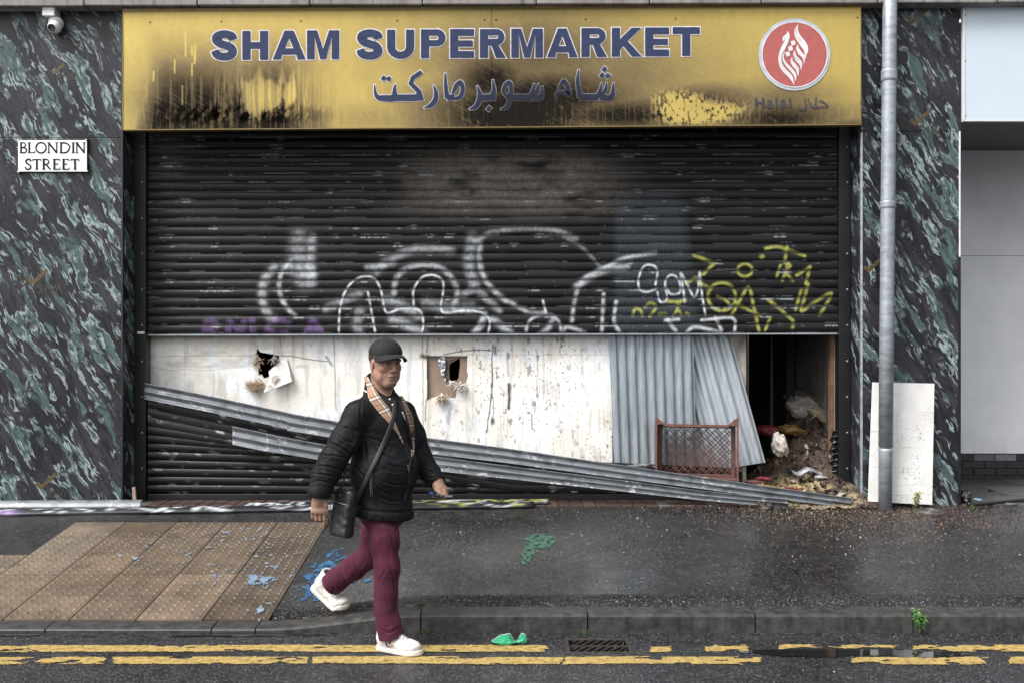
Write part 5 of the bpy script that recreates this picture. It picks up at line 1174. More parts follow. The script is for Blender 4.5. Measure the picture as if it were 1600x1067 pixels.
def lump(name, label, cat, px, py, d, rad, col, seed, rot=0., amp=.35, freq=2.2, rough=.6, group=None, m=None, tilt=0.):
    "crumpled cloth, sack or packaging: a folded, flattened body"
    nu, nv = 44, 26; u = np.linspace(0, 2 * math.pi, nu); v = np.linspace(.02, math.pi - .02, nv); U, Vv = np.meshgrid(u, v, indexing='ij')
    d3 = np.stack([np.cos(U) * np.sin(Vv), np.sin(U) * np.sin(Vv), np.cos(Vv)], -1); n = vnoise3(d3[..., 0] * freq + seed, d3[..., 1] * freq, d3[..., 2] * freq, seed) + .5 * vnoise3(d3[..., 0] * freq * 2.3, d3[..., 1] * freq * 2.3, d3[..., 2] * freq * 2.3 + seed, seed + 1) + .25 * vnoise3(d3[..., 0] * freq * 5, d3[..., 1] * freq * 5, d3[..., 2] * freq * 5 + seed, seed + 2)
    fold = np.abs(np.sin((n * 3 + d3[..., 0] * 2) * 2.2)); s = 1 + amp * (n - .9) + amp * .35 * (fold - .5)
    q = d3 * s[..., None] * np.array(rad); q[0] = (q[0] + q[-1]) / 2; q[-1] = q[0]
    R = np.array(Matrix.Rotation(rot, 3, 'Y') @ Matrix.Rotation(tilt, 3, 'X')); q = q @ R.T + PT(px, py, d)
    c = np.array(col) * (.45 + .7 * n * .8)[..., None] * (.7 + .4 * fold)[..., None]
    M = m or vcmat(name + '_cloth_%d' % seed, rough, sc=50., bumpd=.002, var=.4)
    return tag(sheet(name, q[..., 0], q[..., 1], q[..., 2], M, col=c, smooth=True), label, cat, group)
SK = 'burst sacks inside the doorway'
lump('sack', 'pale dirty sack lying highest on the pile inside the doorway', 'sack', 1262, 642, 9.95, (.21, .12, .11), (.34, .31, .28), 3, .35, .4, group=SK)
lump('sack', 'dark scorched sack behind the pale one at the top of the pile', 'sack', 1268, 628, 10.1, (.27, .1, .10), (.14, .11, .10), 5, .25, .4, group=SK)
lump('sack', 'long cream sack end on the right of the pile beside the timber post', 'sack', 1287, 650, 9.8, (.17, .09, .06), (.40, .33, .23), 7, .45, .35, group=SK)
lump('sack', 'small white burst sack standing crumpled in the grain', 'sack', 1218, 694, 9.2, (.062, .07, .105), (.40, .37, .33), 9, -.3, .5, group=SK)
lump('sack', 'dark red crumpled sack on the floor beside the slanted sheet', 'sack', 1200, 672, 9.6, (.11, .08, .05), (.13, .014, .02), 11, .1, .4, group=SK)
lump('sack', 'mustard coloured sack flap half buried under the pale sacks', 'sack', 1238, 672, 9.7, (.13, .08, .045), (.20, .12, .035), 13, .2, .5, group=SK)
lump('burnt_rag', 'charred brown rag crumpled on the pavement under the end of the long slat', 'rag', 1196, 790, 8.56, (.09, .07, .042), (.045, .03, .022), 15, .1, .7, 2.8)
lump('burnt_rag', 'black charred lump beside the brown rag, nearest the street', 'rag', 1222, 796, 8.50, (.075, .06, .035), (.02, .017, .016), 16, .1, .7, 3.)
for i, (px, py, d, rx, col, lab) in enumerate([(1194, 747, 8.95, .07, (.26, .045, .05), 'flat pink red wrapper on the grain right of the crate'), (1235, 764, 8.78, .075, (.16, .012, .016), 'dark red wrapper lying by the tail of the long slat'), (1178, 752, 8.90, .08, (.30, .14, .11), 'pale red torn wrapper just above the long slat, by the crate'), (1283, 745, 9.0, .055, (.42, .42, .41), 'silvery white scrap on the rubble near the right guide')]):
    lump('wrapper', lab, 'wrapper', px, py, d, (rx, .05, .013), col, 30 + i, .05, .5, 2.6, .35, 'wrappers scattered on the spilt grain')
def bent_strip():
    n = 14; xs = np.linspace(PX(1238, 9.05), PX(1305, 9.05), n); V = []
    for i, x in enumerate(xs):
        z = PZ(738 + 4 * math.sin(i * .9), 9.05); V += [(x, 9.02, z), (x, 9.05, z + .022), (x, 9.12, z + .02)]
    o = obj('metal_strip', V, [(i * 3 + k, (i + 1) * 3 + k, (i + 1) * 3 + k + 1, i * 3 + k + 1) for i in range(n - 1) for k in range(2)], M_GALV, solid=.003); tag(o, 'buckled silver metal strip half buried in the rubble at the doorway', 'metal strip')
bent_strip()
def black_plastic():
    n = 40; V = []
    for i in range(n):
        t = i / (n - 1); z = PZ(672 + 64 * t, 8.97)
        for k, x in enumerate(np.linspace(PX(1298 + 2 * math.sin(t * 22), 8.97), PX(1311, 8.97), 6)): V.append((x, 8.97 - .02 * math.sin(t * 44 + k * .5) - .01 * math.sin(k * 2 + t * 9), z))
    o = obj('crumpled_plastic', V, [(i * 6 + k, (i + 1) * 6 + k, (i + 1) * 6 + k + 1, i * 6 + k + 1) for i in range(n - 1) for k in range(5)], simple('glossy_black_plastic', (.012, .012, .013), .18), smooth=True, solid=.002)
    tag(o, 'crumpled black plastic strip hanging beside the right shutter guide', 'plastic strip')
black_plastic()
mb = MB(); mb.box((PX(208, 8.72), 8.70, .335), (PX(213, 8.72), 8.72, PZ(760, 8.72)), R=Matrix.Rotation(math.radians(-4), 3, 'Y')); tag(mb.obj('wood_offcut', simple('pale_wood_offcut', (.42, .30, .24), .7, 0, .3, 20.)), 'short pale wood offcut standing at the foot of the left shutter guide', 'offcut')
# ------------------------------------------------------------------ gutter things
def drain():
    DG = thing('drain_grate', 'rusty iron drain grate with slanting bars in the gutter', 'drain', ((GX0 + GX1) / 2, GY0, 0)); m = simple('rusty_cast_iron', (.05, .042, .038), .5, .3, .5, 30., .003)
    mb = MB(); mb.box((GX0, GY0, -.30), (GX1, GY0 + .01, -.012)); mb.box((GX0, GY1 - .01, -.30), (GX1, GY1, -.012)); mb.box((GX0, GY0 + .011, -.30), (GX0 + .01, GY1 - .011, -.012)); mb.box((GX1 - .01, GY0 + .011, -.30), (GX1, GY1 - .011, -.012)); mb.box((GX0 + .011, GY0 + .011, -.30), (GX1 - .011, GY1 - .011, -.29)); mb.obj('pit', M_SOOT, DG)
    mb = MB(); t = .02
    mb.box((GX0, GY0, -.011), (GX1, GY0 + t, .004)); mb.box((GX0, GY1 - t, -.011), (GX1, GY1, .004)); mb.box((GX0, GY0 + t + .0005, -.011), (GX0 + t, GY1 - t - .0005, .004)); mb.box((GX1 - t, GY0 + t + .0005, -.011), (GX1, GY1 - t - .0005, .004)); mb.obj('frame', m, DG, bevel=.002)
    nb = 8; ym = (GY0 + GY1) / 2
    for half, (ya, yb) in enumerate(((GY0 + t + .001, ym - .008), (ym + .008, GY1 - t - .001))):
        for i in range(nb):
            xa = GX0 + t + (i - .6) * (GX1 - GX0) / nb; xb = xa + .075; w = .011; lo_, hi_ = GX0 + t + .001, GX1 - t - .001
            if xb + w < lo_ or xa > hi_: continue
            cl = lambda q: min(max(q, lo_), hi_)
            V = [(cl(xa), ya, -.02), (cl(xa + w), ya, -.02), (cl(xb + w), yb, -.02), (cl(xb), yb, -.02)]; V += [(p_[0], p_[1], .002) for p_ in V]
            if abs(V[0][0] - V[1][0]) < .002 and abs(V[2][0] - V[3][0]) < .002: continue
            obj('bar', V, [(3, 2, 1, 0), (4, 5, 6, 7), (0, 1, 5, 4), (1, 2, 6, 5), (2, 3, 7, 6), (3, 0, 4, 7)], m, DG)
    mb = MB(); mb.box((GX0 + t + .001, ym - .007, -.02), (GX1 - t - .001, ym + .007, .001)); mb.obj('bar', m, DG)
drain()
def manhole():
    x, y = PX(1452, 8.42), 8.42; z = zgs(x, y); MH = thing('stopcock_cover', 'small round ringed metal cover in the pavement at the foot of the leaning board', 'cover', (x, y, z)); m = simple('worn_iron_cover', (.075, .072, .07), .5, .3, .4, 30., .002)
    tl_ = math.atan(.08); R = Matrix.Rotation(tl_, 3, 'X')
    mb = MB(); mb.lathe([(.12, 0), (.12, .006), (.112, .007)], (x, y, z), (0, -.08, 1), 32); mb.obj('plate', m, MH)
    for r_ in (.1, .075, .05, .025):
        mb = MB(); n = 32; v = [];
        for rr, hh in ((r_, .0072), (r_ - .004, .0125), (r_ - .010, .0125), (r_ - .014, .0072)):
            for k in range(n): a = 2 * math.pi * k / n; v.append((x + rr * math.cos(a), y + rr * math.sin(a), z + hh + rr * math.sin(a) * .08))
        mb.add(v, [(i * n + k, i * n + (k + 1) % n, (i + 1) * n + (k + 1) % n, (i + 1) * n + k) for i in range(3) for k in range(n)]); mb.obj('ring', m, MH)
manhole()
def green_wrapper():
    GW = thing('food_carton', 'crushed bright green packaging lying in the gutter behind the yellow line', 'litter', (PX(797, 5.75), 5.75, 0)); m = simple('bright_green_card', (.02, .27, .13), .4, 0, .25, 30., .001); w = simple('torn_white_card_edge', (.4, .44, .40), .7)
    def shell(pxs, d, seed, hk):
        P = np.array(pxs, float); nu, nv = 26, 9; u = np.linspace(0, 1, nu); V = np.linspace(0, 1, nv)
        A = np.interp(u, np.linspace(0, 1, len(P)), P[:, 0])[:, None] + 0 * V; top = np.interp(u, np.linspace(0, 1, len(P)), P[:, 1])[:, None]; bot = np.interp(u, np.linspace(0, 1, len(P)), P[:, 2])[:, None]
        n = fbm(A / 4.5, V[None, :] * 3 + seed, 3, seed); Yp = bot + (top - bot) * V[None, :]; D = d + .07 * V[None, :] + .04 * (n - .5) - .03 * np.sin(V[None, :] * math.pi)
        Z = np.maximum(.005, PZ(Yp, D) * hk + .012 * (n - .5)); o = sheet('carton_side', PX(A, D), D, Z, m, GW, smooth=False, solid=.002)
        e = MB(); e.tube([np.array([PX(A[i, -1], D[i, -1]), D[i, -1] - .002, Z[i, -1] + .001]) for i in range(nu)], .0025, 5); e.obj('torn_edge', w, GW)
    shell([(768, 1001, 1003), (778, 993, 1007), (795, 989, 1008), (803, 1001, 1005), (809, 1000, 1003), (815, 989, 1005), (822, 991, 1004), (823, 999, 1002)], 5.73, 5, 1.)
    shell([(776, 996, 1003), (788, 992, 1000), (797, 990, 1000), (801, 997, 1001)], 5.77, 9, 1.05)
green_wrapper()
def weed(px, py, d, h, nst, label, seed, lean=0., zb=None, col=(.06, .13, .03), spread=1.):
    r = np.random.default_rng(seed); x, z = PX(px, d), PZ(py, d) if zb is None else zb; PL = thing('weed', label, 'plant', (x, d, z)); st_ = MB(); lf = MB(); cs = []
    for k in range(nst):
        an = r.uniform(0, 6.28); L = h * r.uniform(.6, 1.); tip = np.array([x + (math.cos(an) * .25 * spread + lean) * L, d - abs(math.sin(an)) * .22 * spread * L, z + L]); mid = (np.array([x, d, z]) + tip) / 2 + np.array([0, 0, .1 * L]); P = catmull([(x, d, z), mid, tip], 6); st_.tube(P, np.linspace(.004, .0015, len(P)), 5)
        for q in range(3, len(P)):
            for s in range(3 if q > 5 else 2):
                a2 = r.uniform(0, 6.28); ll = h * r.uniform(.16, .30); dr = np.array([math.cos(a2), math.sin(a2) * .8, r.uniform(-.25, .55)]); dr /= np.linalg.norm(dr); sd = np.cross(dr, [0, 0, 1.]); sd /= np.linalg.norm(sd) + 1e-6; p0 = P[q]; w = ll * .2; up = np.array([0, 0, .12 * ll]); c = np.array(col) * r.uniform(.6, 1.6) * np.array([1 + .4 * r.random(), 1, 1])
                lf.add([p0, p0 + dr * ll * .4 + sd * w, p0 + dr * ll - up * 1.5, p0 + dr * ll * .4 - sd * w, p0 + dr * ll * .45 + up], [(0, 1, 4), (1, 2, 4), (2, 3, 4), (3, 0, 4)], c=c)
    st_.obj('stem', simple('weed_stem_%d' % seed, (.07, .10, .03), .6), PL); lf.obj('foliage', vcmat('weed_leaf_%d' % seed, .5, sc=60., bumpd=.0005), PL)
weed(1429, 786, 8.47, .16, 3, 'small pale green weed growing in front of the leaning white board', 41, zb=zgs(PX(1429, 8.47), 8.47), col=(.14, .18, .06))
weed(1437, 990, 5.975, .15, 4, 'leafy green weed growing out of the kerb on the right', 43, zb=.005, col=(.05, .14, .03))
weed(1519, 792, 8.5, .045, 3, 'tiny green tuft by the flagstones right of the pier', 45, zb=zgs(PX(1519, 8.5), 8.5), col=(.06, .14, .03))
for i, (px, y, z, lab) in enumerate(((658, 6.135, .115, 'moss tuft on top of the kerb joint right of the walking man'), (662, 5.975, .002, 'moss tuft at the foot of the kerb joint right of the walking man'), (918, 5.972, .002, 'moss tuft in the gutter behind the drain grate'))):
    r = np.random.default_rng(50 + i); mb = MB(); x = PX(px, y)
    for k in range(140):
        a = np.array([x + r.normal() * .012, y + r.normal() * .006, z]); b = a + np.array([r.normal() * .008, r.normal() * .006, r.uniform(.008, .022)]); s = r.uniform(.002, .004); mb.add([a + [-s, 0, 0], a + [s, 0, 0], b], [(0, 1, 2)], c=np.array([.035, .055, .014]) * r.uniform(.5, 1.6))
    tag(mb.obj('moss', vcmat('moss_%d' % i, .8, bumpd=0)), lab, 'moss')
# the right-hand corner: black bag and a cable across the flagstones
lump('plastic_bag', 'crumpled black plastic bag at the foot of the marble pier on the right', 'bag', 1508, 776, 8.72, (.05, .06, .06), (.014, .014, .016), 61, .3, .45, 2.6, .25)
lump('wrapper', 'small pale blue scrap lying beside the black plastic bag', 'wrapper', 1528, 780, 8.66, (.03, .03, .01), (.18, .30, .42), 63, 0, .5)
mb = MB(); P = [(PX(px, y), y, zgs(PX(px, y), min(y, 8.9)) + .022) for px, y in ((1512, 8.60), (1540, 8.62), (1575, 8.72), (1610, 8.82), (1660, 8.85))]; mb.tube(catmull(P, 8), .014, 8); tag(mb.obj('cable', simple('black_rubber_cable', (.012, .012, .013), .45), smooth=True), 'thick black cable lying across the flagstones on the right', 'cable')
lump('stone_chip', 'small dark stone on the flagstones below the grey wall', 'stone', 1548, 766, 9.4, (.02, .02, .014), (.03, .028, .027), 65, 0, .5)
lump('stone_chip', 'flat grey stone chip on the tarmac edge by the cable', 'stone', 1580, 787, 8.55, (.05, .03, .01), (.09, .085, .08), 66, 0, .5)
# ------------------------------------------------------------------ the walking man: distance-field volumes meshed as one surface each
class Vol:
    def __init__(s, lo, hi, h):
        s.lo = np.array(lo, float); s.h = h; s.n = np.ceil((np.array(hi) - s.lo) / h).astype(int) + 1
        s.f = np.full(s.n, 1., np.float32)
    def _sub(s, lo, hi):
        a = np.maximum(0, np.floor((np.array(lo) - s.lo) / s.h).astype(int)); b = np.minimum(s.n, np.ceil((np.array(hi) - s.lo) / s.h).astype(int) + 1)
        if (b <= a).any(): return None, None
        ax = [s.lo[i] + s.h * np.arange(a[i], b[i]) for i in range(3)]
        return tuple(slice(a[i], b[i]) for i in range(3)), np.stack(np.meshgrid(*ax, indexing='ij'), -1).astype(np.float32)
    def put(s, fn, lo, hi, k=.01, op='add'):
        sl, P = s._sub(np.array(lo) - .03 - k, np.array(hi) + .03 + k)
        if sl is None: return
        d = fn(P); f = s.f[sl]
        if op == 'add':
            h = np.maximum(k - np.abs(f - d), 0) / k; s.f[sl] = np.minimum(f, d) - h * h * k * .25
        else:
            d = -d; h = np.maximum(k - np.abs(f - d), 0) / k; s.f[sl] = np.maximum(f, d) + h * h * k * .25
    def cone(s, a, b, ra, rb, k=.01, op='add', sq=None):
        a = np.array(a, float); b = np.array(b, float); r = max(ra, rb) * (1.6 if sq else 1)
        def fn(P):
            A = P - a; B = b - a
            if sq:
                e = np.array(sq[0], float); e /= np.linalg.norm(e); A = A - (A @ e)[..., None] * e * (1 - 1 / sq[1]); B = B - (B @ e) * e * (1 - 1 / sq[1])
            t = np.clip((A @ B) / (B @ B + 1e-12), 0, 1); return np.linalg.norm(A - t[..., None] * B, axis=-1) - (ra + (rb - ra) * t)
        s.put(fn, np.minimum(a, b) - r, np.maximum(a, b) + r, k, op)
    def chain(s, pts, rs, k=.01, sq=None):
        for i in range(len(pts) - 1): s.cone(pts[i], pts[i + 1], rs[i], rs[i + 1], k, 'add', sq)
    def ell(s, c, r, R=None, k=.01, op='add'):
        c = np.array(c, float); r = np.array(r, float); R = np.eye(3) if R is None else np.array(R); m = r.max()
        def fn(P):
            q = (P - c) @ R; k0 = np.linalg.norm(q / r, axis=-1); k1 = np.linalg.norm(q / (r * r), axis=-1); return k0 * (k0 - 1) / (k1 + 1e-9)
        s.put(fn, c - m, c + m, k, op)
    def rbox(s, c, hb, R, rad, k=.01, op='add'):
        c = np.array(c, float); hb = np.array(hb, float); R = np.array(R); m = np.linalg.norm(hb)
        def fn(P):
            q = np.abs((P - c) @ R) - (hb - rad); return np.linalg.norm(np.maximum(q, 0), axis=-1) + np.minimum(q.max(-1), 0) - rad
        s.put(fn, c - m, c + m, k, op)
    def cut(s, p, n, k=.004):
        "remove everything on the side the normal points to"
        ax = [s.lo[i] + s.h * np.arange(s.n[i]) for i in range(3)]; n = np.array(n, float); n /= np.linalg.norm(n); p = np.array(p, float)
        d = ((ax[0] - p[0]) * n[0])[:, None, None] + ((ax[1] - p[1]) * n[1])[None, :, None] + ((ax[2] - p[2]) * n[2])[None, None, :]
        s.f = np.maximum(s.f, d.astype(np.float32))
    def mesh(s):
        f = s.f; f[0] = f[-1] = 1; f[:, 0] = f[:, -1] = 1; f[:, :, 0] = f[:, :, -1] = 1
        S = f < 0; o = [(i, j, k) for i in (0, 1) for j in (0, 1) for k in (0, 1)]; nx, ny, nz = [q - 1 for q in f.shape]
        al = np.ones((nx, ny, nz), bool); an = np.zeros((nx, ny, nz), bool)
        for i, j, k in o: w = S[i:i + nx, j:j + ny, k:k + nz]; al &= w; an |= w
        act = an & ~al; idx = np.argwhere(act); mp = np.full((nx, ny, nz), -1, np.int32); mp[act] = np.arange(len(idx))
        C = np.stack([f[idx[:, 0] + i, idx[:, 1] + j, idx[:, 2] + k] for i, j, k in o], 1).astype(float); O = np.array(o, float)
        acc = np.zeros((len(idx), 3)); cnt = np.zeros(len(idx))
        for a in range(8):
            for b in range(a + 1, 8):
                if np.abs(O[a] - O[b]).sum() != 1: continue
                m = (C[:, a] < 0) != (C[:, b] < 0); t = C[m, a] / (C[m, a] - C[m, b]); acc[m] += O[a] + t[:, None] * (O[b] - O[a]); cnt[m] += 1
        V = s.lo + s.h * (idx + acc / cnt[:, None]); Q = []
        for ax in range(3):
            e = [0, 0, 0]; e[ax] = 1; s0 = S[:f.shape[0] - e[0], :f.shape[1] - e[1], :f.shape[2] - e[2]]; s1 = S[e[0]:, e[1]:, e[2]:]
            E = np.argwhere(s0 != s1); u, v = [(1, 2), (2, 0), (0, 1)][ax]; ok = (E[:, u] > 0) & (E[:, v] > 0) & (E[:, u] < f.shape[u] - 1) & (E[:, v] < f.shape[v] - 1); E = E[ok]
            du = np.zeros(3, int); du[u] = 1; dv = np.zeros(3, int); dv[v] = 1; g = lambda q: mp[q[:, 0], q[:, 1], q[:, 2]]
            q = np.stack([g(E - du - dv), g(E - dv), g(E), g(E - du)], 1); fl = ~s0[E[:, 0], E[:, 1], E[:, 2]]; q[fl] = q[fl][:, ::-1]; Q.append(q)
        return V, np.concatenate(Q)
def vnorm(V, Q):
    n = np.cross(V[Q[:, 2]] - V[Q[:, 0]], V[Q[:, 3]] - V[Q[:, 1]]); N = np.zeros_like(V)
    for k in range(4): np.add.at(N, Q[:, k], n)
    return N / (np.linalg.norm(N, axis=1, keepdims=True) + 1e-12)
def relax(V, Q, it=2, lam=.5):
    for _ in range(it):
        A = np.zeros_like(V); c = np.zeros(len(V))
        for k in range(4): np.add.at(A, Q[:, k], V[Q[:, (k + 1) % 4]] + V[Q[:, (k + 3) % 4]]); np.add.at(c, Q[:, k], 2)
        V = V * (1 - lam) + lam * A / c[:, None]
    return V
def pxof(V): return 800 + V[:, 0] / V[:, 1] * FPX, 533.5 + (EYE - V[:, 2]) / V[:, 1] * FPX
def creases(V, N, lines, facing=True):
    "press folds along pixel polylines into the surface that faces the street; (points, width px, depth m)"
    A, Y = pxof(V); D = np.zeros(len(V)); fr = np.clip(-N[:, 1] * 2 + .3, 0, 1) if facing else 1
    for P, w, a in lines:
        P = catmull(P, 5); m = (A > P[:, 0].min() - 4 * w) & (A < P[:, 0].max() + 4 * w) & (Y > P[:, 1].min() - 4 * w) & (Y < P[:, 1].max() + 4 * w)
        if not m.any(): continue
        best = np.full(m.sum(), 1e9); sg = np.zeros(m.sum()); L = np.linspace(0, 1, len(P)); along = np.zeros(m.sum()); X_, Y_ = A[m], Y[m]
        for i in range(len(P) - 1):
            ax, ay = P[i]; dx, dy = P[i + 1] - P[i]; t = np.clip(((X_ - ax) * dx + (Y_ - ay) * dy) / (dx * dx + dy * dy + 1e-9), 0, 1); ex, ey = X_ - ax - t * dx, Y_ - ay - t * dy; d = np.hypot(ex, ey); b = d < best
            best[b] = d[b]; sg[b] = np.sign(dx * ey - dy * ex)[b]; along[b] = (L[i] + t * (L[i + 1] - L[i]))[b]
        s = best * sg / w; fade = np.sin(np.clip(along * .96 + .02, 0, 1) * math.pi) ** .6 * np.exp(-np.maximum(0, best / w - 3))
        D[m] += a * fade * (-np.exp(-s ** 2) + .65 * np.exp(-(s - 1.5) ** 2) + .35 * np.exp(-(s + 1.6) ** 2))
    return V + N * (D * fr)[:, None]
def Z1(x, y, d): return PT(460 + x / 2.014, 510 + y / 2.014, d)
def z2(L): return [(480 + x / 4.6375, 590 + y / 4.6375) for x, y in L]
def z3(L): return [(460 + x / 3.557, 740 + y / 3.557) for x, y in L]

FW = np.array([.72, -.69, 0]); LT = np.array([.69, .72, 0]); UP = np.array([0, 0, 1.])
RT = np.stack([LT, FW, UP], 1)                       # torso axes: across, forward, up
MAN = thing('person', 'man in black cap, black jacket and burgundy trousers striding right past the shutter', 'person', (PX(600, 5.8), 5.8, 0))
SR, SL_ = PT(558, 647, 5.67), PT(631, 645, 5.96)
ER, EL_ = PT(520, 719, 5.60), PT(656, 713, 6.0)
WR, WL = PT(498, 775, 5.55), PT(684, 753, 5.88)
HIPR, HIPL = PT(594, 792, 5.74), PT(592, 792, 5.90)
KR, KL = PT(605, 886, 5.66), PT(579, 866, 5.95)
AR_, AL_ = PT(607, 990, 5.63), PT(507, 919, 6.17)
NECK = PT(594, 612, 5.83); CHEST = PT(598, 665, 5.82); BELLY = PT(598, 735, 5.80); HEM = PT(601, 796, 5.81)
# head frame
ya = math.radians(34); HF = np.array([math.sin(ya), -math.cos(ya), -.06]); HF /= np.linalg.norm(HF); HL = np.array([math.cos(ya), math.sin(ya), .0]); HU = np.cross(HF, HL) * -1
HU = np.cross(HL, HF); HU = HU if HU[2] > 0 else -HU
HC = PT(602.0, 565, 5.80); RH = np.stack([HF, HL, HU], 1)
def hp(f, l, u): return HC + HF * f + HL * l + HU * u
HANDR, HANDL = PT(497, 790, 5.545), PT(688, 765, 5.855)
def build_body():
    v = Vol((-1.22, 5.36, .0), (-.30, 6.34, 1.82), .0036)
    # trunk and limbs (under the clothes)
    v.ell(CHEST - UP * .02, (.16, .112, .17), RT, .05); v.ell(BELLY, (.17, .145, .16), RT, .06); v.ell(PT(598, 790, 5.81), (.14, .12, .1), RT, .06)
    v.chain([NECK - UP * .05, SR - UP * .015], [.055, .045], .04); v.chain([NECK - UP * .05, SL_ - UP * .015], [.055, .042], .04)
    v.chain([SR - UP * .015, ER, WR, HANDR + UP * .02], [.05, .046, .030, .028], .02); v.chain([SL_ - UP * .015, EL_, WL, HANDL + UP * .01], [.046, .044, .030, .028], .02)
    v.chain([HIPR - UP * .05, KR, AR_], [.075, .05, .036], .03); v.chain([HIPL - UP * .05, KL, PT(520, 910, 6.14)], [.075, .05, .034], .03)
    # neck and head
    v.chain([NECK - UP * .02, hp(-.035, 0, -.06)], [.068, .062], .03)
    v.ell(hp(-.015, 0, .035), (.098, .077, .095), RH, .02); v.ell(hp(.030, 0, -.030), (.067, .0695, .086), RH, .03)
    for s in (-1, 1):
        v.cone(hp(-.012, s * .052, -.065), hp(.062, s * .016, -.112), .023, .02, .025); v.ell(hp(.032, s * .050, -.078), (.034, .022, .034), RH, .02)
        v.ell(hp(.064, s * .043, -.030), (.023, .023, .021), RH, .018)
        v.cone(hp(.090, s * .045, .014), hp(.099, s * .010, .017), .0095, .0105, .014)
    v.ell(hp(.082, 0, -.109), (.020, .024, .017), RH, .02); v.ell(hp(.025, 0, -.118), (.055, .042, .028), RH, .03); v.ell(hp(.078, 0, -.076), (.030, .033, .030), RH, .02)
    for s in (-1, 1):
        v.ell(hp(.107, s * .031, -.002), (.015, .018, .012), RH, .012, 'sub'); v.ell(hp(.0835, s * .031, -.0015), (.0125, .017, .0115), RH, .004)
        v.cone(hp(.098, s * .017, -.0125), hp(.090, s * .040, -.0145), .0035, .003, .006)     # pouch under the eye
    v.chain([hp(.096, 0, .012), hp(.108, 0, -.015), hp(.119, 0, -.034)], [.008, .0095, .013], .012); v.ell(hp(.1185, 0, -.0395), (.0135, .0145, .0125), RH, .008)
    for s in (-1, 1):
        v.ell(hp(.106, s * .0155, -.044), (.0125, .0085, .0095), RH, .006); v.ell(hp(.116, s * .0075, -.0525), (.0055, .0042, .0045), RH, .003, 'sub')
        v.chain([hp(.104, s * .0235, -.046), hp(.098, s * .033, -.066), hp(.088, s * .038, -.088)], [.0052, .0055, .005], .004) if 0 else None
        v.cone(hp(.1045, s * .0260, -.046), hp(.0970, s * .0385, -.084), .0045, .0045, .009, 'sub'); v.cone(hp(.094, s * .036, -.088), hp(.088, s * .036, -.108), .004, .003, .008, 'sub')
    v.ell(hp(.101, 0, -.0735), (.0085, .022, .0055), RH, .007); v.ell(hp(.0995, 0, -.0885), (.0095, .020, .0065), RH, .007)
    for s in (-1, 1): v.cone(hp(.1115, 0, -.0800), hp(.098, s * .027, -.0838), .0026, .0026, .004, 'sub')
    v.cone(hp(.108, -.014, -.0985), hp(.108, .014, -.0985), .004, .004, .010, 'sub')
    for s in (-1, 1):
        Re = RH @ np.array(Matrix.Rotation(math.radians(12 * s), 3, 'Z')); v.ell(hp(-.012, s * .0775, -.020), (.0185, .0075, .0325), Re, .006); v.ell(hp(-.010, s * .087, -.016), (.0105, .0065, .019), Re, .004, 'sub'); v.ell(hp(-.006, s * .0765, -.047), (.010, .006, .010), Re, .005)
    # right hand: hanging, back of the hand to the street, fingers loosely curled
    c = HANDR; v.ell(c + [0, 0, .004], (.038, .0185, .046), None, .015); v.ell(c + [.002, -.003, -.026], (.039, .0165, .017), None, .012)
    kn = [(-.031, .002, -.034), (-.0105, -.002, -.040), (.0105, -.002, -.041), (.030, .001, -.037)]
    for i, (x, y, z) in enumerate(kn):
        k0 = c + [x, y, z]; v.ell(k0 + [0, -.006, .003], (.0095, .0095, .0095), None, .006)
        if i == 3: q = [k0, k0 + [.004, .004, -.036], k0 + [.003, .014, -.060], k0 + [-.001, .024, -.078]]
        else: L = (.030, .034, .034)[i]; q = [k0, k0 + [.001, .006, -L], k0 + [.003, .027, -L - .011], k0 + [.004, .040, -L + .004]]
        v.chain(q, [.0095, .0090, .0082, .0070], .003)
    v.chain([c + [.026, .004, .028], c + [.043, -.002, .004], c + [.047, .002, -.024], c + [.044, .008, -.046]], [.0165, .0125, .0105, .0085], .006)
    # left hand: closed round a bunch of keys, thumb laid over it
    c = HANDL; v.ell(c, (.034, .034, .028), None, .015); v.cone(c + [-.02, .0, .022], c + [.024, .0, .002], .026, .022, .012)
    for i, y in enumerate((-.030, -.010, .011, .030)):
        k0 = c + [.026, y, .000]; L = (.034, .038, .036, .030)[i]
        v.chain([k0, k0 + [.010, -.004, -L * .75], k0 + [-.012, -.009, -L - .006], k0 + [-.034, -.010, -L + .002]], [.0105, .0098, .0088, .0076], .003)
    v.chain([c + [-.018, -.028, .004], c + [.000, -.043, -.008], c + [.018, -.047, -.022], c + [.028, -.046, -.036]], [.016, .0125, .0108, .0088], .006)
    V, Q = v.mesh(); V = relax(V, Q, 1, .4); N = vnorm(V, Q)
    # skin tone: patchy, redder nose, cheeks, ears and knuckles
    q = (V - HC) @ RH; f, l, u = q.T; n1 = vnoise3(V[:, 0] * 40, V[:, 1] * 40, V[:, 2] * 40, 3); n2 = vnoise3(V[:, 0] * 160, V[:, 1] * 160, V[:, 2] * 160, 4)
    C = np.array([.272, .160, .117]) * (.72 + .36 * n1 + .16 * n2)[:, None]; head = (np.abs(f) < .16) & (np.abs(l) < .11) & (u > -.2) & (u < .16)
    def tint(m, col, a): 
        nonlocal C
        C = C * (1 - (m * a)[:, None]) + np.array(col) * (m * a)[:, None]
    def blob(cf, cl, cu, r): return np.exp(-((f - cf) ** 2 + (np.abs(l) - cl) ** 2 + (u - cu) ** 2) / r ** 2) * head
    tint(blob(.118, 0, -.04, .02), (.36, .15, .11), .6); tint(blob(.07, .045, -.035, .03), (.36, .16, .11), .5); tint(blob(-.01, .08, -.02, .03), (.37, .15, .11), .6)
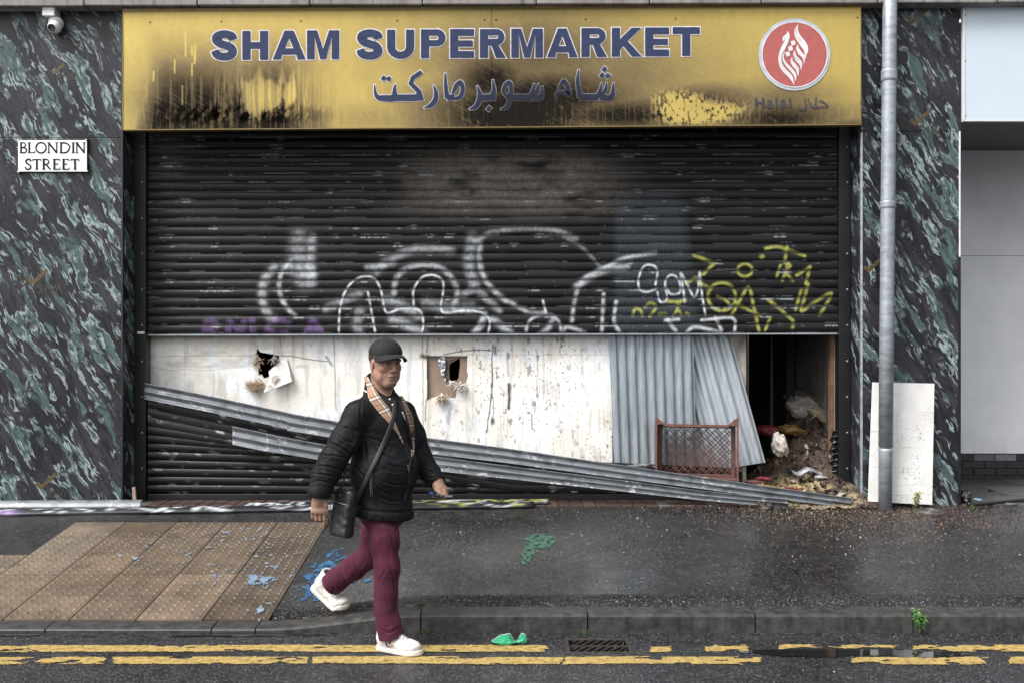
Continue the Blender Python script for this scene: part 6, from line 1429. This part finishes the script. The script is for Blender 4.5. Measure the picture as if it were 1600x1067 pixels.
    tint(head * np.exp(-((u + .0805) / .012) ** 2 - (l / .026) ** 2) * (f > .07), (.25, .095, .085), .7); tint(head * np.exp(-((u + .0808 + np.abs(l) * .09) / .0028) ** 2) * (np.abs(l) < .027) * (f > .07), (.06, .02, .018), .85)
    for s in (-1, 1):
        ee = head * np.exp(-((l - s * .031) / .0145) ** 4) * (f > .06); tint(ee * np.exp(-((u + .0012) / .0046) ** 2), (.014, .010, .009), .96); tint(ee * np.exp(-((u - .0075) / .004) ** 2), (.17, .085, .06), .6)
        tint(head * np.exp(-((l - s * .031) / .019) ** 4 - ((u - .0185 + .10 * (np.abs(l) - .03) ** 1) / .0048) ** 2) * (f > .06), (.03, .024, .02), .8)
        tint(head * np.exp(-((l - s * .0345 - s * 0) / .0045) ** 2) * sstep(-.095, -.085, u) * (1 - sstep(-.055, -.045, u)) * (f > .06), (.19, .095, .07), .4)
    tint(head * sstep(-.06, -.10, u) * (n2 > .5), (.24, .14, .105), .3)
    tint(head * np.exp(-((f - .035) / .016) ** 2) * (np.abs(l) > .055) * (u > -.03) * (u < .03) * (n2 * .6 + .4), (.10, .085, .075), .55)    # greying temple
    M = NM('skin', .48, spec=.4); p = M.gen(); M.set('Base Color', M.attr()); M.set('Subsurface Weight', .12); M.set('Subsurface Radius', (.012, .005, .003)); M.bump(M.noise(p, 110., 5, .7), .35, .0025)
    return obj('body', V, Q, M.m, MAN, smooth=True, col=C)
build_body()
def cloth(name, base, rough, sc, bd, sheen=0., spec=.4, stretch=(1, 1, 1)):
    M = NM(name, rough, base, spec=spec); p = M.gen(); n = M.noise(M.map(p, stretch), sc, 5, .6)
    M.set('Base Color', M.mix(M.ramp(n, [(.3, 0.), (.7, 1.)]), [x * .7 for x in base], [x * 1.35 for x in base])); M.bump(n, .3, bd)
    if sheen: M.set('Sheen Weight', sheen); M.set('Sheen Roughness', .4)
    return M.m
M_JACK = cloth('black_nylon', (.0085, .0088, .0102), .62, 16., .006, .0, .14)
def build_jacket():
    v = Vol((-1.26, 5.36, .60), (-.28, 6.30, 1.60), .0043)
    v.ell(CHEST - UP * .01, (.192, .145, .195), RT, .06); v.ell(BELLY + FW * .015, (.206, .174, .20), RT, .07); v.ell(PT(600, 797, 5.80), (.176, .156, .19), RT, .05)
    v.chain([NECK - UP * .045, SR + UP * .002], [.066, .066], .05); v.chain([NECK - UP * .045, SL_ - UP * .0], [.066, .062], .05)
    v.chain([SR, PT(538, 688, 5.63), ER, PT(508, 742, 5.575), PT(499, 768, 5.55), PT(497.5, 781, 5.55)], [.074, .078, .074, .069, .057, .052], .03)
    v.chain([SL_, PT(645, 682, 5.99), EL_, PT(672, 738, 5.93), PT(685, 755, 5.87)], [.068, .073, .067, .058, .046], .03)
    # stand collar left open at the throat
    v.cone(NECK + UP * .005 - FW * .012, NECK + UP * .050 - FW * .020, .088, .076, .02)
    v.cone(NECK + UP * .035 - FW * .005, NECK + UP * .14 + FW * .02, .064, .070, .01, 'sub')
    v.ell(NECK + FW * .095 + UP * .065, (.085, .10, .085), RT, .02, 'sub')
    v.cut(PT(600, 806, 5.8), (-.10, .0, -1)); v.cut(PT(497, 782, 5.55), (-.08, 0, -1)) if 0 else None
    # cuffs end cleanly: open sleeve mouths
    v.cone(PT(497.3, 783.5, 5.55), PT(496, 797, 5.55), .062, .062, .004, 'sub'); v.cone(PT(498, 772, 5.55), PT(497, 788, 5.55), .036, .042, .006, 'sub')
    dl = PT(690, 763, 5.845) - PT(685, 755, 5.87); dl /= np.linalg.norm(dl); e = PT(685, 755, 5.87) + dl * .035
    v.cone(e, e + dl * .03, .06, .06, .004, 'sub'); v.cone(e - dl * .05, e + dl * .02, .032, .036, .006, 'sub')
    V, Q = v.mesh(); V = relax(V, Q, 3, .5); N = vnorm(V, Q); V0, Q0 = V.copy(), Q
    n = fbm(V[:, 0] * 9 + V[:, 1] * 5, V[:, 2] * 9, 3, 5) - .5; m = fbm(V[:, 0] * 22 + V[:, 2] * 9, V[:, 2] * 16 - V[:, 1] * 14, 3, 6) - .5; rg = fbm(V[:, 0] * 5.5 + V[:, 2] * 5 + V[:, 1] * 4, V[:, 2] * 8 - V[:, 0] * 6, 2, 8); rg = (1 - np.abs(2 * rg - 1)); rg2 = fbm(V[:, 0] * 14 - V[:, 2] * 9 + V[:, 1] * 9, V[:, 2] * 15 + V[:, 0] * 9, 2, 9); rg2 = (1 - np.abs(2 * rg2 - 1))
    V = V + N * (.010 * n + .003 * m - .0032 * np.clip(rg - .80, 0, 1) / .2)[:, None]
    r = np.random.default_rng(21); L = [(z2(P), w, a) for P, w, a in [([(395, 420), (350, 500), (290, 600)], 4, .010), ([(60, 560), (170, 560), (290, 585)], 3, .007), ([(45, 640), (140, 640), (250, 670)], 3, .008), ([(35, 690), (110, 700), (205, 715)], 3, .008), ([(40, 760), (100, 745), (170, 770)], 3, .007), ([(160, 470), (230, 500), (320, 560)], 3.5, .007), ([(230, 350), (310, 370), (390, 415)], 3.5, .006),
         ([(200, 400), (270, 450), (350, 480)], 3, .005), ([(440, 430), (560, 470), (700, 530)], 3.5, .006), ([(470, 500), (570, 560), (660, 600)], 3, .006), ([(550, 750), (640, 775), (720, 765)], 3, .006), ([(480, 590), (560, 660), (660, 690)], 3, .005), ([(330, 610), (380, 680), (430, 740)], 3, .006), ([(480, 760), (540, 820), (620, 850)], 3, .006), ([(560, 620), (640, 640), (720, 650)], 2.5, .005), ([(520, 860), (600, 890), (690, 890)], 3, .006), ([(400, 430), (420, 520), (430, 640)], 4, .006), ([(700, 800), (690, 860), (700, 930)], 3.5, .007),
         ([(310, 330), (360, 380), (400, 400)], 3, .006), ([(390, 180), (385, 280), (395, 400)], 3.5, .005), ([(330, 160), (290, 210), (250, 290)], 3.5, .004), ([(830, 520), (860, 560), (900, 570)], 2.5, .006), ([(810, 590), (870, 610), (930, 640)], 2.5, .007), ([(820, 660), (880, 670), (950, 690)], 2.5, .007), ([(850, 720), (910, 720), (970, 720)], 2.5, .006), ([(790, 420), (810, 470), (850, 490)], 3, .006)]]
    for _ in range(26):
        x, y = r.uniform(290, 780), r.uniform(330, 920); an = r.normal(.35, .5); ln = r.uniform(30, 110); L.append((z2([(x, y), (x + math.cos(an) * ln * .5, y + math.sin(an) * ln * .5 + r.normal() * 8), (x + math.cos(an) * ln, y + math.sin(an) * ln)]), r.uniform(1.4, 2.6), r.uniform(.0015, .0035)))
    for _ in range(16):
        x, y = r.uniform(30, 230), r.uniform(480, 840); an = r.normal(.2, .4); ln = r.uniform(30, 90); L.append((z2([(x, y), (x + math.cos(an) * ln * .5, y + math.sin(an) * ln * .5 + r.normal() * 8), (x + math.cos(an) * ln, y + math.sin(an) * ln)]), r.uniform(1.4, 2.6), r.uniform(.002, .0045)))
    L = [(P, w * .6, a * 1.0) for P, w, a in L]; V = creases(V, N, L)
    # gathered elastic band at the hem
    hemz = PZ(806, 5.8) - .1 * (V[:, 0] - PX(600, 5.8)); t = V[:, 2] - hemz; tor = (V[:, 0] > PX(545, 5.8)); ang = np.arctan2(V[:, 1] - HEM[1], V[:, 0] - HEM[0])
    D = np.where(tor & (t < .075), -.006 * np.exp(-((t - .052) / .008) ** 2) + .0022 * np.sin(ang * 95) * (t < .05), 0); V = V + N * D[:, None]
    jk = obj('jacket', V, Q, M_JACK, MAN, smooth=True)
    return V, Q, jk
JV, JQ, JACK = build_jacket()
BVH = BVHTree.FromPolygons([tuple(p) for p in JV], [tuple(int(i) for i in q) for q in JQ])
CAMP = Vector((0, 0, EYE))
def drape(pathL, pathR, off, ns=40, nw=7, smooth=2):
    "lays a strip between two pixel paths on the jacket's own surface"
    def res(P):
        P = catmull(P, 8); s = np.concatenate([[0], np.cumsum(np.linalg.norm(np.diff(P, axis=0), axis=1))]); t = np.linspace(0, s[-1], ns); return np.stack([np.interp(t, s, P[:, 0]), np.interp(t, s, P[:, 1])], 1)
    A, B_ = res(pathL), res(pathR); D = np.full((ns, nw), np.nan); Xp = np.zeros((ns, nw)); Yp = np.zeros((ns, nw))
    for i in range(ns):
        for j in range(nw):
            q = A[i] + (B_[i] - A[i]) * j / (nw - 1); Xp[i, j], Yp[i, j] = q; d = Vector(PT(q[0], q[1], 1.) - np.array(CAMP)); d.normalize(); h = BVH.ray_cast(CAMP, d)
            if h[0] is not None: D[i, j] = h[0].y
    if not np.isfinite(D).any():
        for i in range(ns):
            for j in range(nw): D[i, j] = BVH.find_nearest(Vector(PT(Xp[i, j], Yp[i, j], 5.7)))[0].y
    row = np.array([np.nanmedian(D[i]) if np.isfinite(D[i]).any() else np.nan for i in range(ns)])
    ok = np.isfinite(row); row = np.interp(np.arange(ns), np.arange(ns)[ok], row[ok])
    D = np.where(np.isfinite(D), D, row[:, None]); D = np.where(np.abs(D - row[:, None]) > .05, row[:, None], D)
    for _ in range(smooth):
        E_ = D.copy(); E_[1:-1] = (D[:-2] + D[2:] + 2 * D[1:-1]) / 4; E_[:, 1:-1] = (E_[:, :-2] + E_[:, 2:] + 2 * E_[:, 1:-1]) / 4; D = E_
    D = D - off; return PX(Xp, D), D, PZ(Yp, D)
def strip(name, a, b, off, m, par, th=.002, uv=False, **k):
    X, Y, Z = drape(z2(a), z2(b), off, **k); col = None
    o = sheet(name, X, Y, Z, m, par, smooth=True, flip=True)
    me = o.data; ns, nw = X.shape
    if uv:
        s = np.repeat(np.linspace(0, 1, ns)[:, None], nw, 1); t = np.repeat(np.linspace(0, 1, nw)[None], ns, 0)
        for nm, val in (('along', s), ('across', t)): at = me.attributes.new(nm, 'FLOAT', 'POINT'); at.data.foreach_set('value', val.astype(np.float32).ravel())
    mo = o.modifiers.new('thick', 'SOLIDIFY'); mo.thickness = th; mo.offset = 0; return o
M_POLO = cloth('black_pique', (.007, .007, .008), .85, 60., .001)
POLO = strip('polo_shirt', [(486, 62), (508, 100), (555, 170), (610, 250), (650, 345), (690, 430), (728, 560), (745, 600)], [(622, 128), (662, 140), (690, 182), (720, 270), (748, 380), (760, 480), (762, 540), (758, 580), (752, 602)], .0025, M_POLO, MAN, nw=14)
def lining_mat():
    M = NM('tan_striped_lining', .75); a = M.attr('along', 2); t = M.attr('across', 2)
    tan = (.30, .205, .13); c = M.mix(M.ramp(M.noise(M.gen(), 120., 3, .6), [(.3, 0.), (.7, 1.)]), [x * .8 for x in tan], [x * 1.15 for x in tan])
    def line(v, f, off, w, col, c, k=.9):
        s = M.math('ABSOLUTE', M.math('SUBTRACT', M.math('FRACT', M.math('MULTIPLY_ADD', v, f, off)), .5)); return M.mix(M.math('MULTIPLY', M.ramp(s, [(w * .8, 1.), (w * 1.2, 0.)]), k), c, col)
    c = line(t, 1., -.20, .055, (.55, .54, .52), c); c = line(t, 1., -.30, .03, (.02, .02, .02), c); c = line(t, 1., -.10, .03, (.02, .02, .02), c); c = line(t, 1., .25, .03, (.30, .05, .035), c)
    c = line(a, 5., .0, .05, (.50, .48, .45), c, .7); c = line(a, 5., .13, .03, (.03, .03, .03), c, .7); c = line(a, 5., -.13, .03, (.03, .03, .03), c, .7); c = line(a, 5., .5, .03, (.30, .05, .035), c, .7)
    M.set('Base Color', c); return M.m
M_LIN = lining_mat()
strip('lining', [(412, -4), (432, 70), (447, 150), (520, 250), (600, 338), (652, 405), (697, 482)], [(446, -8), (488, 70), (538, 148), (600, 230), (640, 325), (676, 415), (700, 478)], .007, M_LIN, JACK, uv=True, nw=9)
strip('lining', [(676, 128), (690, 185), (715, 270), (742, 380), (752, 480), (754, 572)], [(690, 130), (730, 205), (766, 290), (776, 400), (778, 520), (762, 574)], .007, M_LIN, JACK, uv=True, nw=9)
strip('zip', [(752, 575), (738, 640), (733, 760), (700, 900)], [(757, 578), (744, 640), (739, 760), (706, 900)], .003, simple('dark_zip', (.03, .03, .032), .4, .3), JACK, nw=3)
strip('zip_pull', [(726, 628), (732, 685)], [(738, 626), (745, 683)], .008, simple('dark_grey_pull', (.06, .06, .065), .4, .3), JACK, nw=3, ns=8)
strip('pocket_zip', [(444, 665), (452, 740), (458, 858)], [(450, 663), (459, 740), (464, 856)], .003, simple('brass_grey_zip', (.16, .12, .10), .4, .4), JACK, nw=3)
strip('pocket_zip', [(464, 655), (464, 740), (470, 860)], [(470, 654), (470, 740), (476, 860)], .003, simple('brass_grey_zip_tape', (.13, .10, .085), .4, .4), JACK, nw=3)
strip('chest_mark', [(686, 246), (716, 318)], [(706, 250), (724, 316)], .0045, simple('white_chest_print', (.62, .63, .62), .6), POLO, nw=4, ns=8)
for a in ([(592, 150), (604, 150)], [(612, 190), (624, 190)]):
    X, Y, Z = drape(z2([a[0], (a[0][0] + 1, a[0][1] + 8)]), z2([a[1], (a[1][0], a[1][1] + 8)]), .006, ns=3, nw=3); mb = MB(); mb.lathe([(.0055, 0), (.0055, .002), (.003, .003)], (X[1, 1], Y[1, 1], Z[1, 1]), (0, -1, 0), 10); mb.obj('button', M_WHITE, POLO)
strip('hood_toggle', [(408, 92), (430, 108)], [(413, 85), (435, 101)], .008, M_WHITE, JACK, nw=3, ns=6)
mb = MB(); q = PT(497, 779.5, 5.55); X, Y, Z = drape(z2([(76, 880), (77, 886)]), z2([(82, 880), (83, 886)]), .001, ns=3, nw=3); mb.lathe([(.008, 0), (.008, .003), (.005, .005)], (X[1, 1], Y[1, 1], Z[1, 1]), (0, -1, 0), 12); mb.obj('cuff_stud', simple('steel_stud', (.5, .5, .5), .3, .8), JACK)
def polo_collar():
    v = Vol(NECK - .16, NECK + .16, .004)
    v.cone(NECK - UP * .07 + FW * .012, NECK - UP * .022 + FW * .0, .082, .076, .01); v.cone(NECK - UP * .04 + FW * .016, NECK + UP * .14 + FW * .02, .058, .066, .006, 'sub')
    v.ell(NECK + FW * .105 + UP * .0, (.036, .07, .055), RT, .012, 'sub'); v.ell(NECK + FW * .07 - UP * .075, (.06, .035, .05), RT, .03)
    V, Q = v.mesh(); V = relax(V, Q, 2); obj('collar', V, Q, M_POLO, POLO, smooth=True)
polo_collar()
def build_trousers():
    v = Vol((-1.24, 5.38, .02), (-.40, 6.36, 1.0), .0045)
    v.ell(PT(599, 800, 5.815), (.145, .122, .11), RT, .05)
    v.chain([HIPR + np.array([.0, .035, 0]), PT(600, 842, 5.70), KR, PT(603, 925, 5.645), PT(603, 950, 5.635), PT(607, 972, 5.63), PT(611, 992, 5.625)], [.092, .082, .070, .063, .058, .064, .073], .03)
    v.chain([HIPL, PT(588, 830, 5.92), KL, PT(553, 886, 6.04), PT(527, 905, 6.12), PT(509, 918, 6.165), PT(501, 924, 6.185)], [.094, .083, .073, .070, .067, .074, .077], .03)
    dr = (PT(509, 918, 6.165) - PT(527, 905, 6.12)); dr /= np.linalg.norm(dr); e = PT(509, 918, 6.165); nv = e + dr * .034
    v.cone(nv + dr * .006, nv + dr * .12, .115, .115, .004, 'sub'); v.cone(e - dr * .03, e + dr * .05, .058, .066, .008, 'sub')
    v.cone(PT(610, 1000, 5.625) - UP * .008 + [.0, 0, 0], PT(614, 1000, 5.62) - UP * .12, .115, .115, .004, 'sub') if 0 else v.cut(PT(610, 996, 5.62), (.22, 0, -1))
    V, Q = v.mesh(); V = relax(V, Q, 2); N = vnorm(V, Q)
    n = fbm(V[:, 0] * 10 + V[:, 1] * 6, V[:, 2] * 8, 3, 15) - .5; rg = fbm(V[:, 0] * 16 + V[:, 1] * 9 + V[:, 2] * 4, V[:, 2] * 6 - V[:, 0] * 5, 2, 18); rg = 1 - np.abs(2 * rg - 1)
    V = V + N * (.006 * n - .0034 * np.clip(rg - .74, 0, 1) / .26)[:, None]
    r = np.random.default_rng(31); L = [(z3(P), w, a) for P, w, a in [([(445, 520), (500, 560), (570, 545)], 3, .003), ([(455, 700), (475, 600), (520, 520)], 3, .004), ([(462, 815), (510, 850), (560, 828)], 3, .006), ([(468, 850), (520, 885), (590, 850)], 3, .007), ([(370, 280), (420, 300), (520, 320)], 3, .004), ([(550, 260), (565, 300), (560, 340)], 3, .005), ([(400, 330), (440, 400), (450, 490)], 3.5, .004),
        ([(300, 430), (330, 480), (350, 540)], 3, .005), ([(230, 500), (260, 540), (290, 600)], 3, .006), ([(190, 540), (210, 590), (250, 630)], 2.5, .007), ([(155, 570), (180, 620), (220, 660)], 2.5, .006), ([(360, 400), (390, 450), (420, 500)], 3, .005), ([(480, 350), (500, 420), (490, 500)], 3.5, .003), ([(500, 680), (520, 740), (510, 800)], 3.5, .003)]]
    for _ in range(24):
        x, y = r.uniform(380, 560), r.uniform(260, 900); an = r.normal(1.2, .7); ln = r.uniform(30, 90); L.append((z3([(x, y), (x + math.cos(an) * ln * .5 + r.normal() * 6, y + math.sin(an) * ln * .5), (x + math.cos(an) * ln, y + math.sin(an) * ln)]), r.uniform(1.6, 2.6), r.uniform(.001, .0025)))
    L = [(P, w * .62, a * .55) for P, w, a in L]; V = creases(V, N, L)
    M = NM('burgundy_corduroy', .85, spec=.25); p = M.gen(); n = M.noise(M.map(p, (1, 1, .35)), 26., 6, .65); w = M.noise(p, 5., 3, .5)
    c = M.mix(M.ramp(n, [(.3, 0.), (.72, 1.)]), (.027, .0042, .0118), (.068, .0092, .0245)); c = M.mix(M.ramp(w, [(.45, 0.), (.7, .35)]), c, (.10, .020, .04)); M.set('Base Color', c); M.set('Sheen Weight', .08); M.set('Sheen Tint', (.8, .3, .45, 1)); M.bump(M.noise(M.map(p, (1, 1, .12)), 260., 2, .5), .5, .002)
    return obj('trousers', V, Q, M.m, MAN, smooth=True)
build_trousers()
def build_hair_cap():
    v = Vol(HC - .16, HC + .18, .004); v.ell(hp(-.018, 0, .030), (.102, .0815, .094), RH, .01); v.ell(hp(-.062, 0, -.045), (.038, .055, .045), RH, .03)
    v.cut(hp(0, 0, .055), HU); v.cut(hp(.0, 0, 0), HF * 1.0 + HU * .0); v.cut(hp(-.0, 0, -.09), -HU)
    for s in (-1, 1): v.ell(hp(-.010, s * .09, -.022), (.026, .028, .040), RH, .006, 'sub')
    V, Q = v.mesh(); V = relax(V, Q, 1); N = vnorm(V, Q); V = V + N * (.006 * (vnoise3(V[:, 0] * 120, V[:, 1] * 120, V[:, 2] * 45, 7) - .5))[:, None]
    obj('hair', V, Q, cloth('dark_greying_hair', (.02, .019, .018), .6, 60., .003), MAN, smooth=True)
    M = cloth('black_cotton_twill', (.010, .0102, .0115), .82, 40., .0015, .05, .3)
    v = Vol(HC - .17, HC + .2, .004); v.ell(hp(-.010, 0, .036), (.112, .0905, .097), RH, .01); v.ell(hp(.035, 0, .055), (.070, .070, .066), RH, .03)
    v.ell(hp(-.012, 0, .020), (.104, .083, .098), RH, .004, 'sub'); pl = HU * -1.0 + HF * -.10; v.cut(hp(.05, 0, .036), pl)
    V, Q = v.mesh(); V = relax(V, Q, 2); N = vnorm(V, Q); q = (V - HC) @ RH; an = np.arctan2(q[:, 1], q[:, 0] + .01); sm = np.abs(((an / (math.pi / 3)) % 1) - .5) * (math.pi / 3)
    V = V - N * (.0022 * np.exp(-(sm / .035) ** 2) * (q[:, 2] < .13))[:, None] + N * (.004 * (vnoise3(V[:, 0] * 28, V[:, 1] * 28, V[:, 2] * 28, 9) - .5))[:, None]
    cap = obj('cap', V, Q, M, MAN, smooth=True)
    mb = MB(); mb.lathe([(.008, 0), (.0075, .004), (.003, .007)], hp(-.005, 0, .1315), HU, 12); mb.obj('button', M, cap)
    # curved peak
    nu, nv = 31, 12; a = np.radians(np.linspace(-74, 74, nu))[:, None]; t = np.linspace(0, 1, nv)[None, :]
    f0, l0 = -.010 + .108 * np.cos(a), .0905 * np.sin(a); ext = .088 * np.cos(a * .95) ** .55
    f = f0 + ext * t * (np.cos(a) * .35 + .65); l = l0 * (1 + .05 * t); u = .050 - .010 * f0 / .1 - .024 * (np.abs(np.sin(a)) ** 1.8) * t ** .9 - .010 * t ** 1.5 + .006 * np.sin(t * math.pi) + (0.004) - .022 * (np.abs(np.sin(a)) ** 3)
    P = HC + f[..., None] * HF + l[..., None] * HL + u[..., None] * HU
    o = sheet('peak', P[..., 0], P[..., 1], P[..., 2], M, cap, smooth=True); mo = o.modifiers.new('thick', 'SOLIDIFY'); mo.thickness = .004; mo.offset = 0
build_hair_cap()
def shoe(a, b, bend, tw, spots):
    "a: ground point under the heel, b: under the toe tip; bend: radians the toe is flexed"
    a = np.array(a, float); b = np.array(b, float); L = np.linalg.norm(b - a); ex = (b - a) / L; side = np.cross(UP, ex); side /= np.linalg.norm(side); up = np.cross(ex, side)
    side, up = side * math.cos(tw) + up * math.sin(tw), up * math.cos(tw) - side * math.sin(tw); k = .29 / .29; S = L / .285
    def world(V):
        V = V * S; s, w, h = V.T; s0 = .195 * S; ds = np.maximum(0, s - s0); R_ = .05; th = bend * np.clip(ds / .04, 0, 1)
        s2 = np.minimum(s, s0) + ds * np.cos(th) - h * np.sin(th) * (ds > 0) * .6; h2 = h + ds * np.sin(th)
        return a + s2[:, None] * ex + w[:, None] * side + h2[:, None] * up
    SH = obj('shoe', [(0, 0, 0)], [], M_SHOE, MAN) if False else None
    v = Vol((-.03, -.07, -.02), (.32, .07, .16), .0036)
    v.ell((.215, 0, .040), (.066, .047, .034), None, .02); v.cone((.06, 0, .052), (.19, 0, .042), .040, .036, .02, 'add', ((0, 1, 0), 1.12)); v.ell((.05, 0, .055), (.047, .038, .052), None, .02); v.cone((.050, 0, .08), (.052, 0, .135), .042, .045, .02)
    v.cone((.055, 0, .135), (.06, 0, .20), .032, .034, .005, 'sub'); v.cone((.115, 0, .096), (.175, 0, .075), .017, .013, .014)
    v.cut((0, 0, .022), (0, 0, -1)); V, Q = v.mesh(); V = relax(V, Q, 2); N = vnorm(V, Q); V = V + N * (.003 * (vnoise3(V[:, 0] * 60, V[:, 1] * 60, V[:, 2] * 60, 3) - .5))[:, None]
    up_ = obj('shoe', world(V), Q, M_SHOE, MAN, smooth=True)
    v = Vol((-.03, -.07, -.02), (.32, .07, .06), .0036); v.cone((.048, 0, .012), (.225, 0, .012), .047, .051, .02, 'add', None); v.ell((.235, .004, .012), (.055, .049, .05), None, .02); v.cut((0, 0, .027), (0, 0, 1)); v.cut((0, 0, 0), (0, 0, -1)); V, Q = v.mesh(); V = relax(V, Q, 1); obj('sole', world(V), Q, M_SOLE, up_, smooth=True)
    for i in range(5):
        s = .125 + i * .017; hz = .1135 - (s - .12) * .46; mb_ = MB(); mb_.tube(world(np.array([(s + .004, w, hz - 15 * w * w) for w in np.linspace(-.026, .026, 7)])), .0028, 6); mb_.obj('lace', M_LACE, up_)
    if spots:
        for (s0, h0), (s1, h1), w_, m in spots:
            n = 6; V = []
            for i in range(n):
                t = i / (n - 1); s = s0 + (s1 - s0) * t; h = h0 + (h1 - h0) * t
                for dw in (-w_, w_):
                    wy = .040 * math.sqrt(max(.02, 1 - max(0, (s - .16) / .13) ** 2)) ; wy = -(.0462 * math.sqrt(max(.05, 1 - ((h - .049) / .043) ** 2)) + .0022)
                    V.append((s + dw, wy, h))
            obj('side_stripe', world(np.array(V)), [(2 * i, 2 * i + 1, 2 * i + 3, 2 * i + 2) for i in range(n - 1)], m, up_, solid=.003)
    return up_
M_SHOE = simple('white_shoe_leather', (.52, .51, .485), .5, 0, .15, 30., .001); M_SOLE = simple('cream_rubber_sole', (.52, .49, .43), .6, 0, .2, 30., .001); M_LACE = simple('grey_laces', (.30, .29, .28), .8)
shoe(PT(589.5, 1012, 5.675) * [1, 1, 0] + [0, 0, .002], PT(658, 1021, 5.535) * [1, 1, 0] + [0, 0, .002], .06, 0., [((.098, .035), (.082, .075), .0025, simple('black_shoe_stripe', (.02, .02, .025), .5)), ((.105, .034), (.135, .050), .0035, simple('red_shoe_stripe', (.30, .02, .025), .5)), ((.112, .052), (.112, .066), .008, simple('dark_red_shoe_mark', (.20, .03, .03), .5))])
tz = zgs(PX(538, 6.16), 6.165); shoe(PT(487, 915, 6.215), np.array([PX(540, 6.14), 6.13, tz - .014]), .62, .12, None)

# ------------------------------------------------------------------ what he carries
def bag():
    BG = thing('shoulder_bag', 'small black leather shoulder bag hanging at the walking man\'s hip', 'bag', PT(536, 838, 5.62)); M = cloth('black_grained_leather', (.011, .011, .012), .42, 70., .002, 0, .5)
    c = PT(537.5, 801, 5.615); R = np.array(Matrix.Rotation(math.radians(7), 3, 'Y') @ Matrix.Rotation(math.radians(-28), 3, 'Z'))
    v = Vol(c - .2, c + .2, .004); v.rbox(c, (.064, .036, .132), R, .022, .01); v.rbox(c + R @ np.array([0, -.030, -.035]), (.056, .016, .088), R, .014, .008)
    V, Q = v.mesh(); V = relax(V, Q, 2); N = vnorm(V, Q); V = V + N * (.010 * (vnoise3(V[:, 0] * 17, V[:, 1] * 17, V[:, 2] * 17, 5) - .5) + .005 * (vnoise3(V[:, 0] * 45, V[:, 1] * 45, V[:, 2] * 45, 6) - .5))[:, None]
    b = obj('bag_body', V, Q, M, BG, smooth=True)
    def loc(x, y, z): return c + R @ np.array([x, y, z])
    mb_ = MB(); mb_.tube([loc(-.05, -.046, .062), loc(-.01, -.050, .060), loc(.045, -.046, .056)], .003, 6); mb_.obj('zip', simple('dull_zip', (.10, .09, .08), .4, .5), BG)
    mb_ = MB(); mb_.tube([loc(-.055, -.02, .118), loc(-.06, -.05, .07), loc(-.06, -.05, -.09)], .0022, 5); mb_.tube([loc(.055, -.035, .10), loc(.060, -.04, .05), loc(.058, -.045, -.1)], .0022, 5); mb_.obj('piping', M, BG)
    mb_ = MB(); mb_.lathe([(.006, 0), (.006, .003), (.003, .004)], loc(-.012, -.038, .10), R @ np.array([0, -1, 0]), 10); mb_.obj('stud', simple('dark_stud', (.12, .12, .12), .3, .8), BG)
    W = 17; ctr = [(640, 165), (632, 260), (612, 335), (570, 440), (520, 545), (470, 645), (425, 740), (385, 830), (352, 910)]
    X, Y, Z = drape(z2([(x - W * .9, y - 5) for x, y in ctr]), z2([(x + W * .9, y + 5) for x, y in ctr]), .013, ns=50, nw=4, smooth=4)
    o = sheet('strap', X, Y, Z, simple('black_webbing', (.012, .012, .013), .6, 0, .3, 60., .001), BG, smooth=True); mo = o.modifiers.new('thick', 'SOLIDIFY'); mo.thickness = .003
    mb_ = MB(); P = [np.array([X[-1].mean(), Y[-1].mean(), Z[-1].mean()]), loc(.055, -.01, .115)]; mb_.tube([P[0], (P[0] + P[1]) / 2 + [0, -.004, 0], P[1]], [.010, .009, .009], 8)
    P = [loc(-.055, 0, .118), PT(537, 752, 5.63), PT(541, 722, 5.66)]; mb_.tube(catmull(P, 5), .006, 6); mb_.obj('strap_end', simple('black_webbing_end', (.012, .012, .013), .6), BG)
bag()
def keys():
    c = HANDL; KY = thing('bunch_of_keys', 'bunch of keys with a blue fob in the man\'s left hand', 'keys', c + [0, -.03, -.05]); st = simple('steel_key', (.40, .40, .42), .3, .8); bk = simple('black_key_head', (.015, .015, .017), .35); bl_ = simple('blue_fob', (.02, .05, .22), .4)
    mb_ = MB(); mb_.tube([c + [-.035, -.036, -.012], c + [-.060, -.040, -.014]], [.009, .012], 8); mb_.obj('fob', bl_, KY, smooth=True)
    mb_ = MB(); mb_.tube([c + [-.03, -.042, -.020], c + [.004, -.056, -.024]], [.010, .011], 8); mb_.tube([c + [.0, -.056, -.026], c + [.022, -.058, -.030]], [.012, .008], 8); mb_.obj('key_head', bk, KY, smooth=True)
    mb_ = MB(); a = c + [.03, -.054, -.026]; mb_.box(a + [0, -.002, -.004], a + [.042, .0015, .004]); 
    for i in range(4): mb_.box(a + [.012 + i * .007, -.0015, -.007], a + [.016 + i * .007, .001, -.0041])
    mb_.obj('key_blade', st, KY)
    mb_ = MB(); n = 18; mb_.tube([c + [-.032 + .010 * math.cos(2 * math.pi * i / n), -.046, -.026 + .010 * math.sin(2 * math.pi * i / n)] for i in range(n + 1)], .0014, 5); mb_.obj('key_ring', st, KY)
keys()
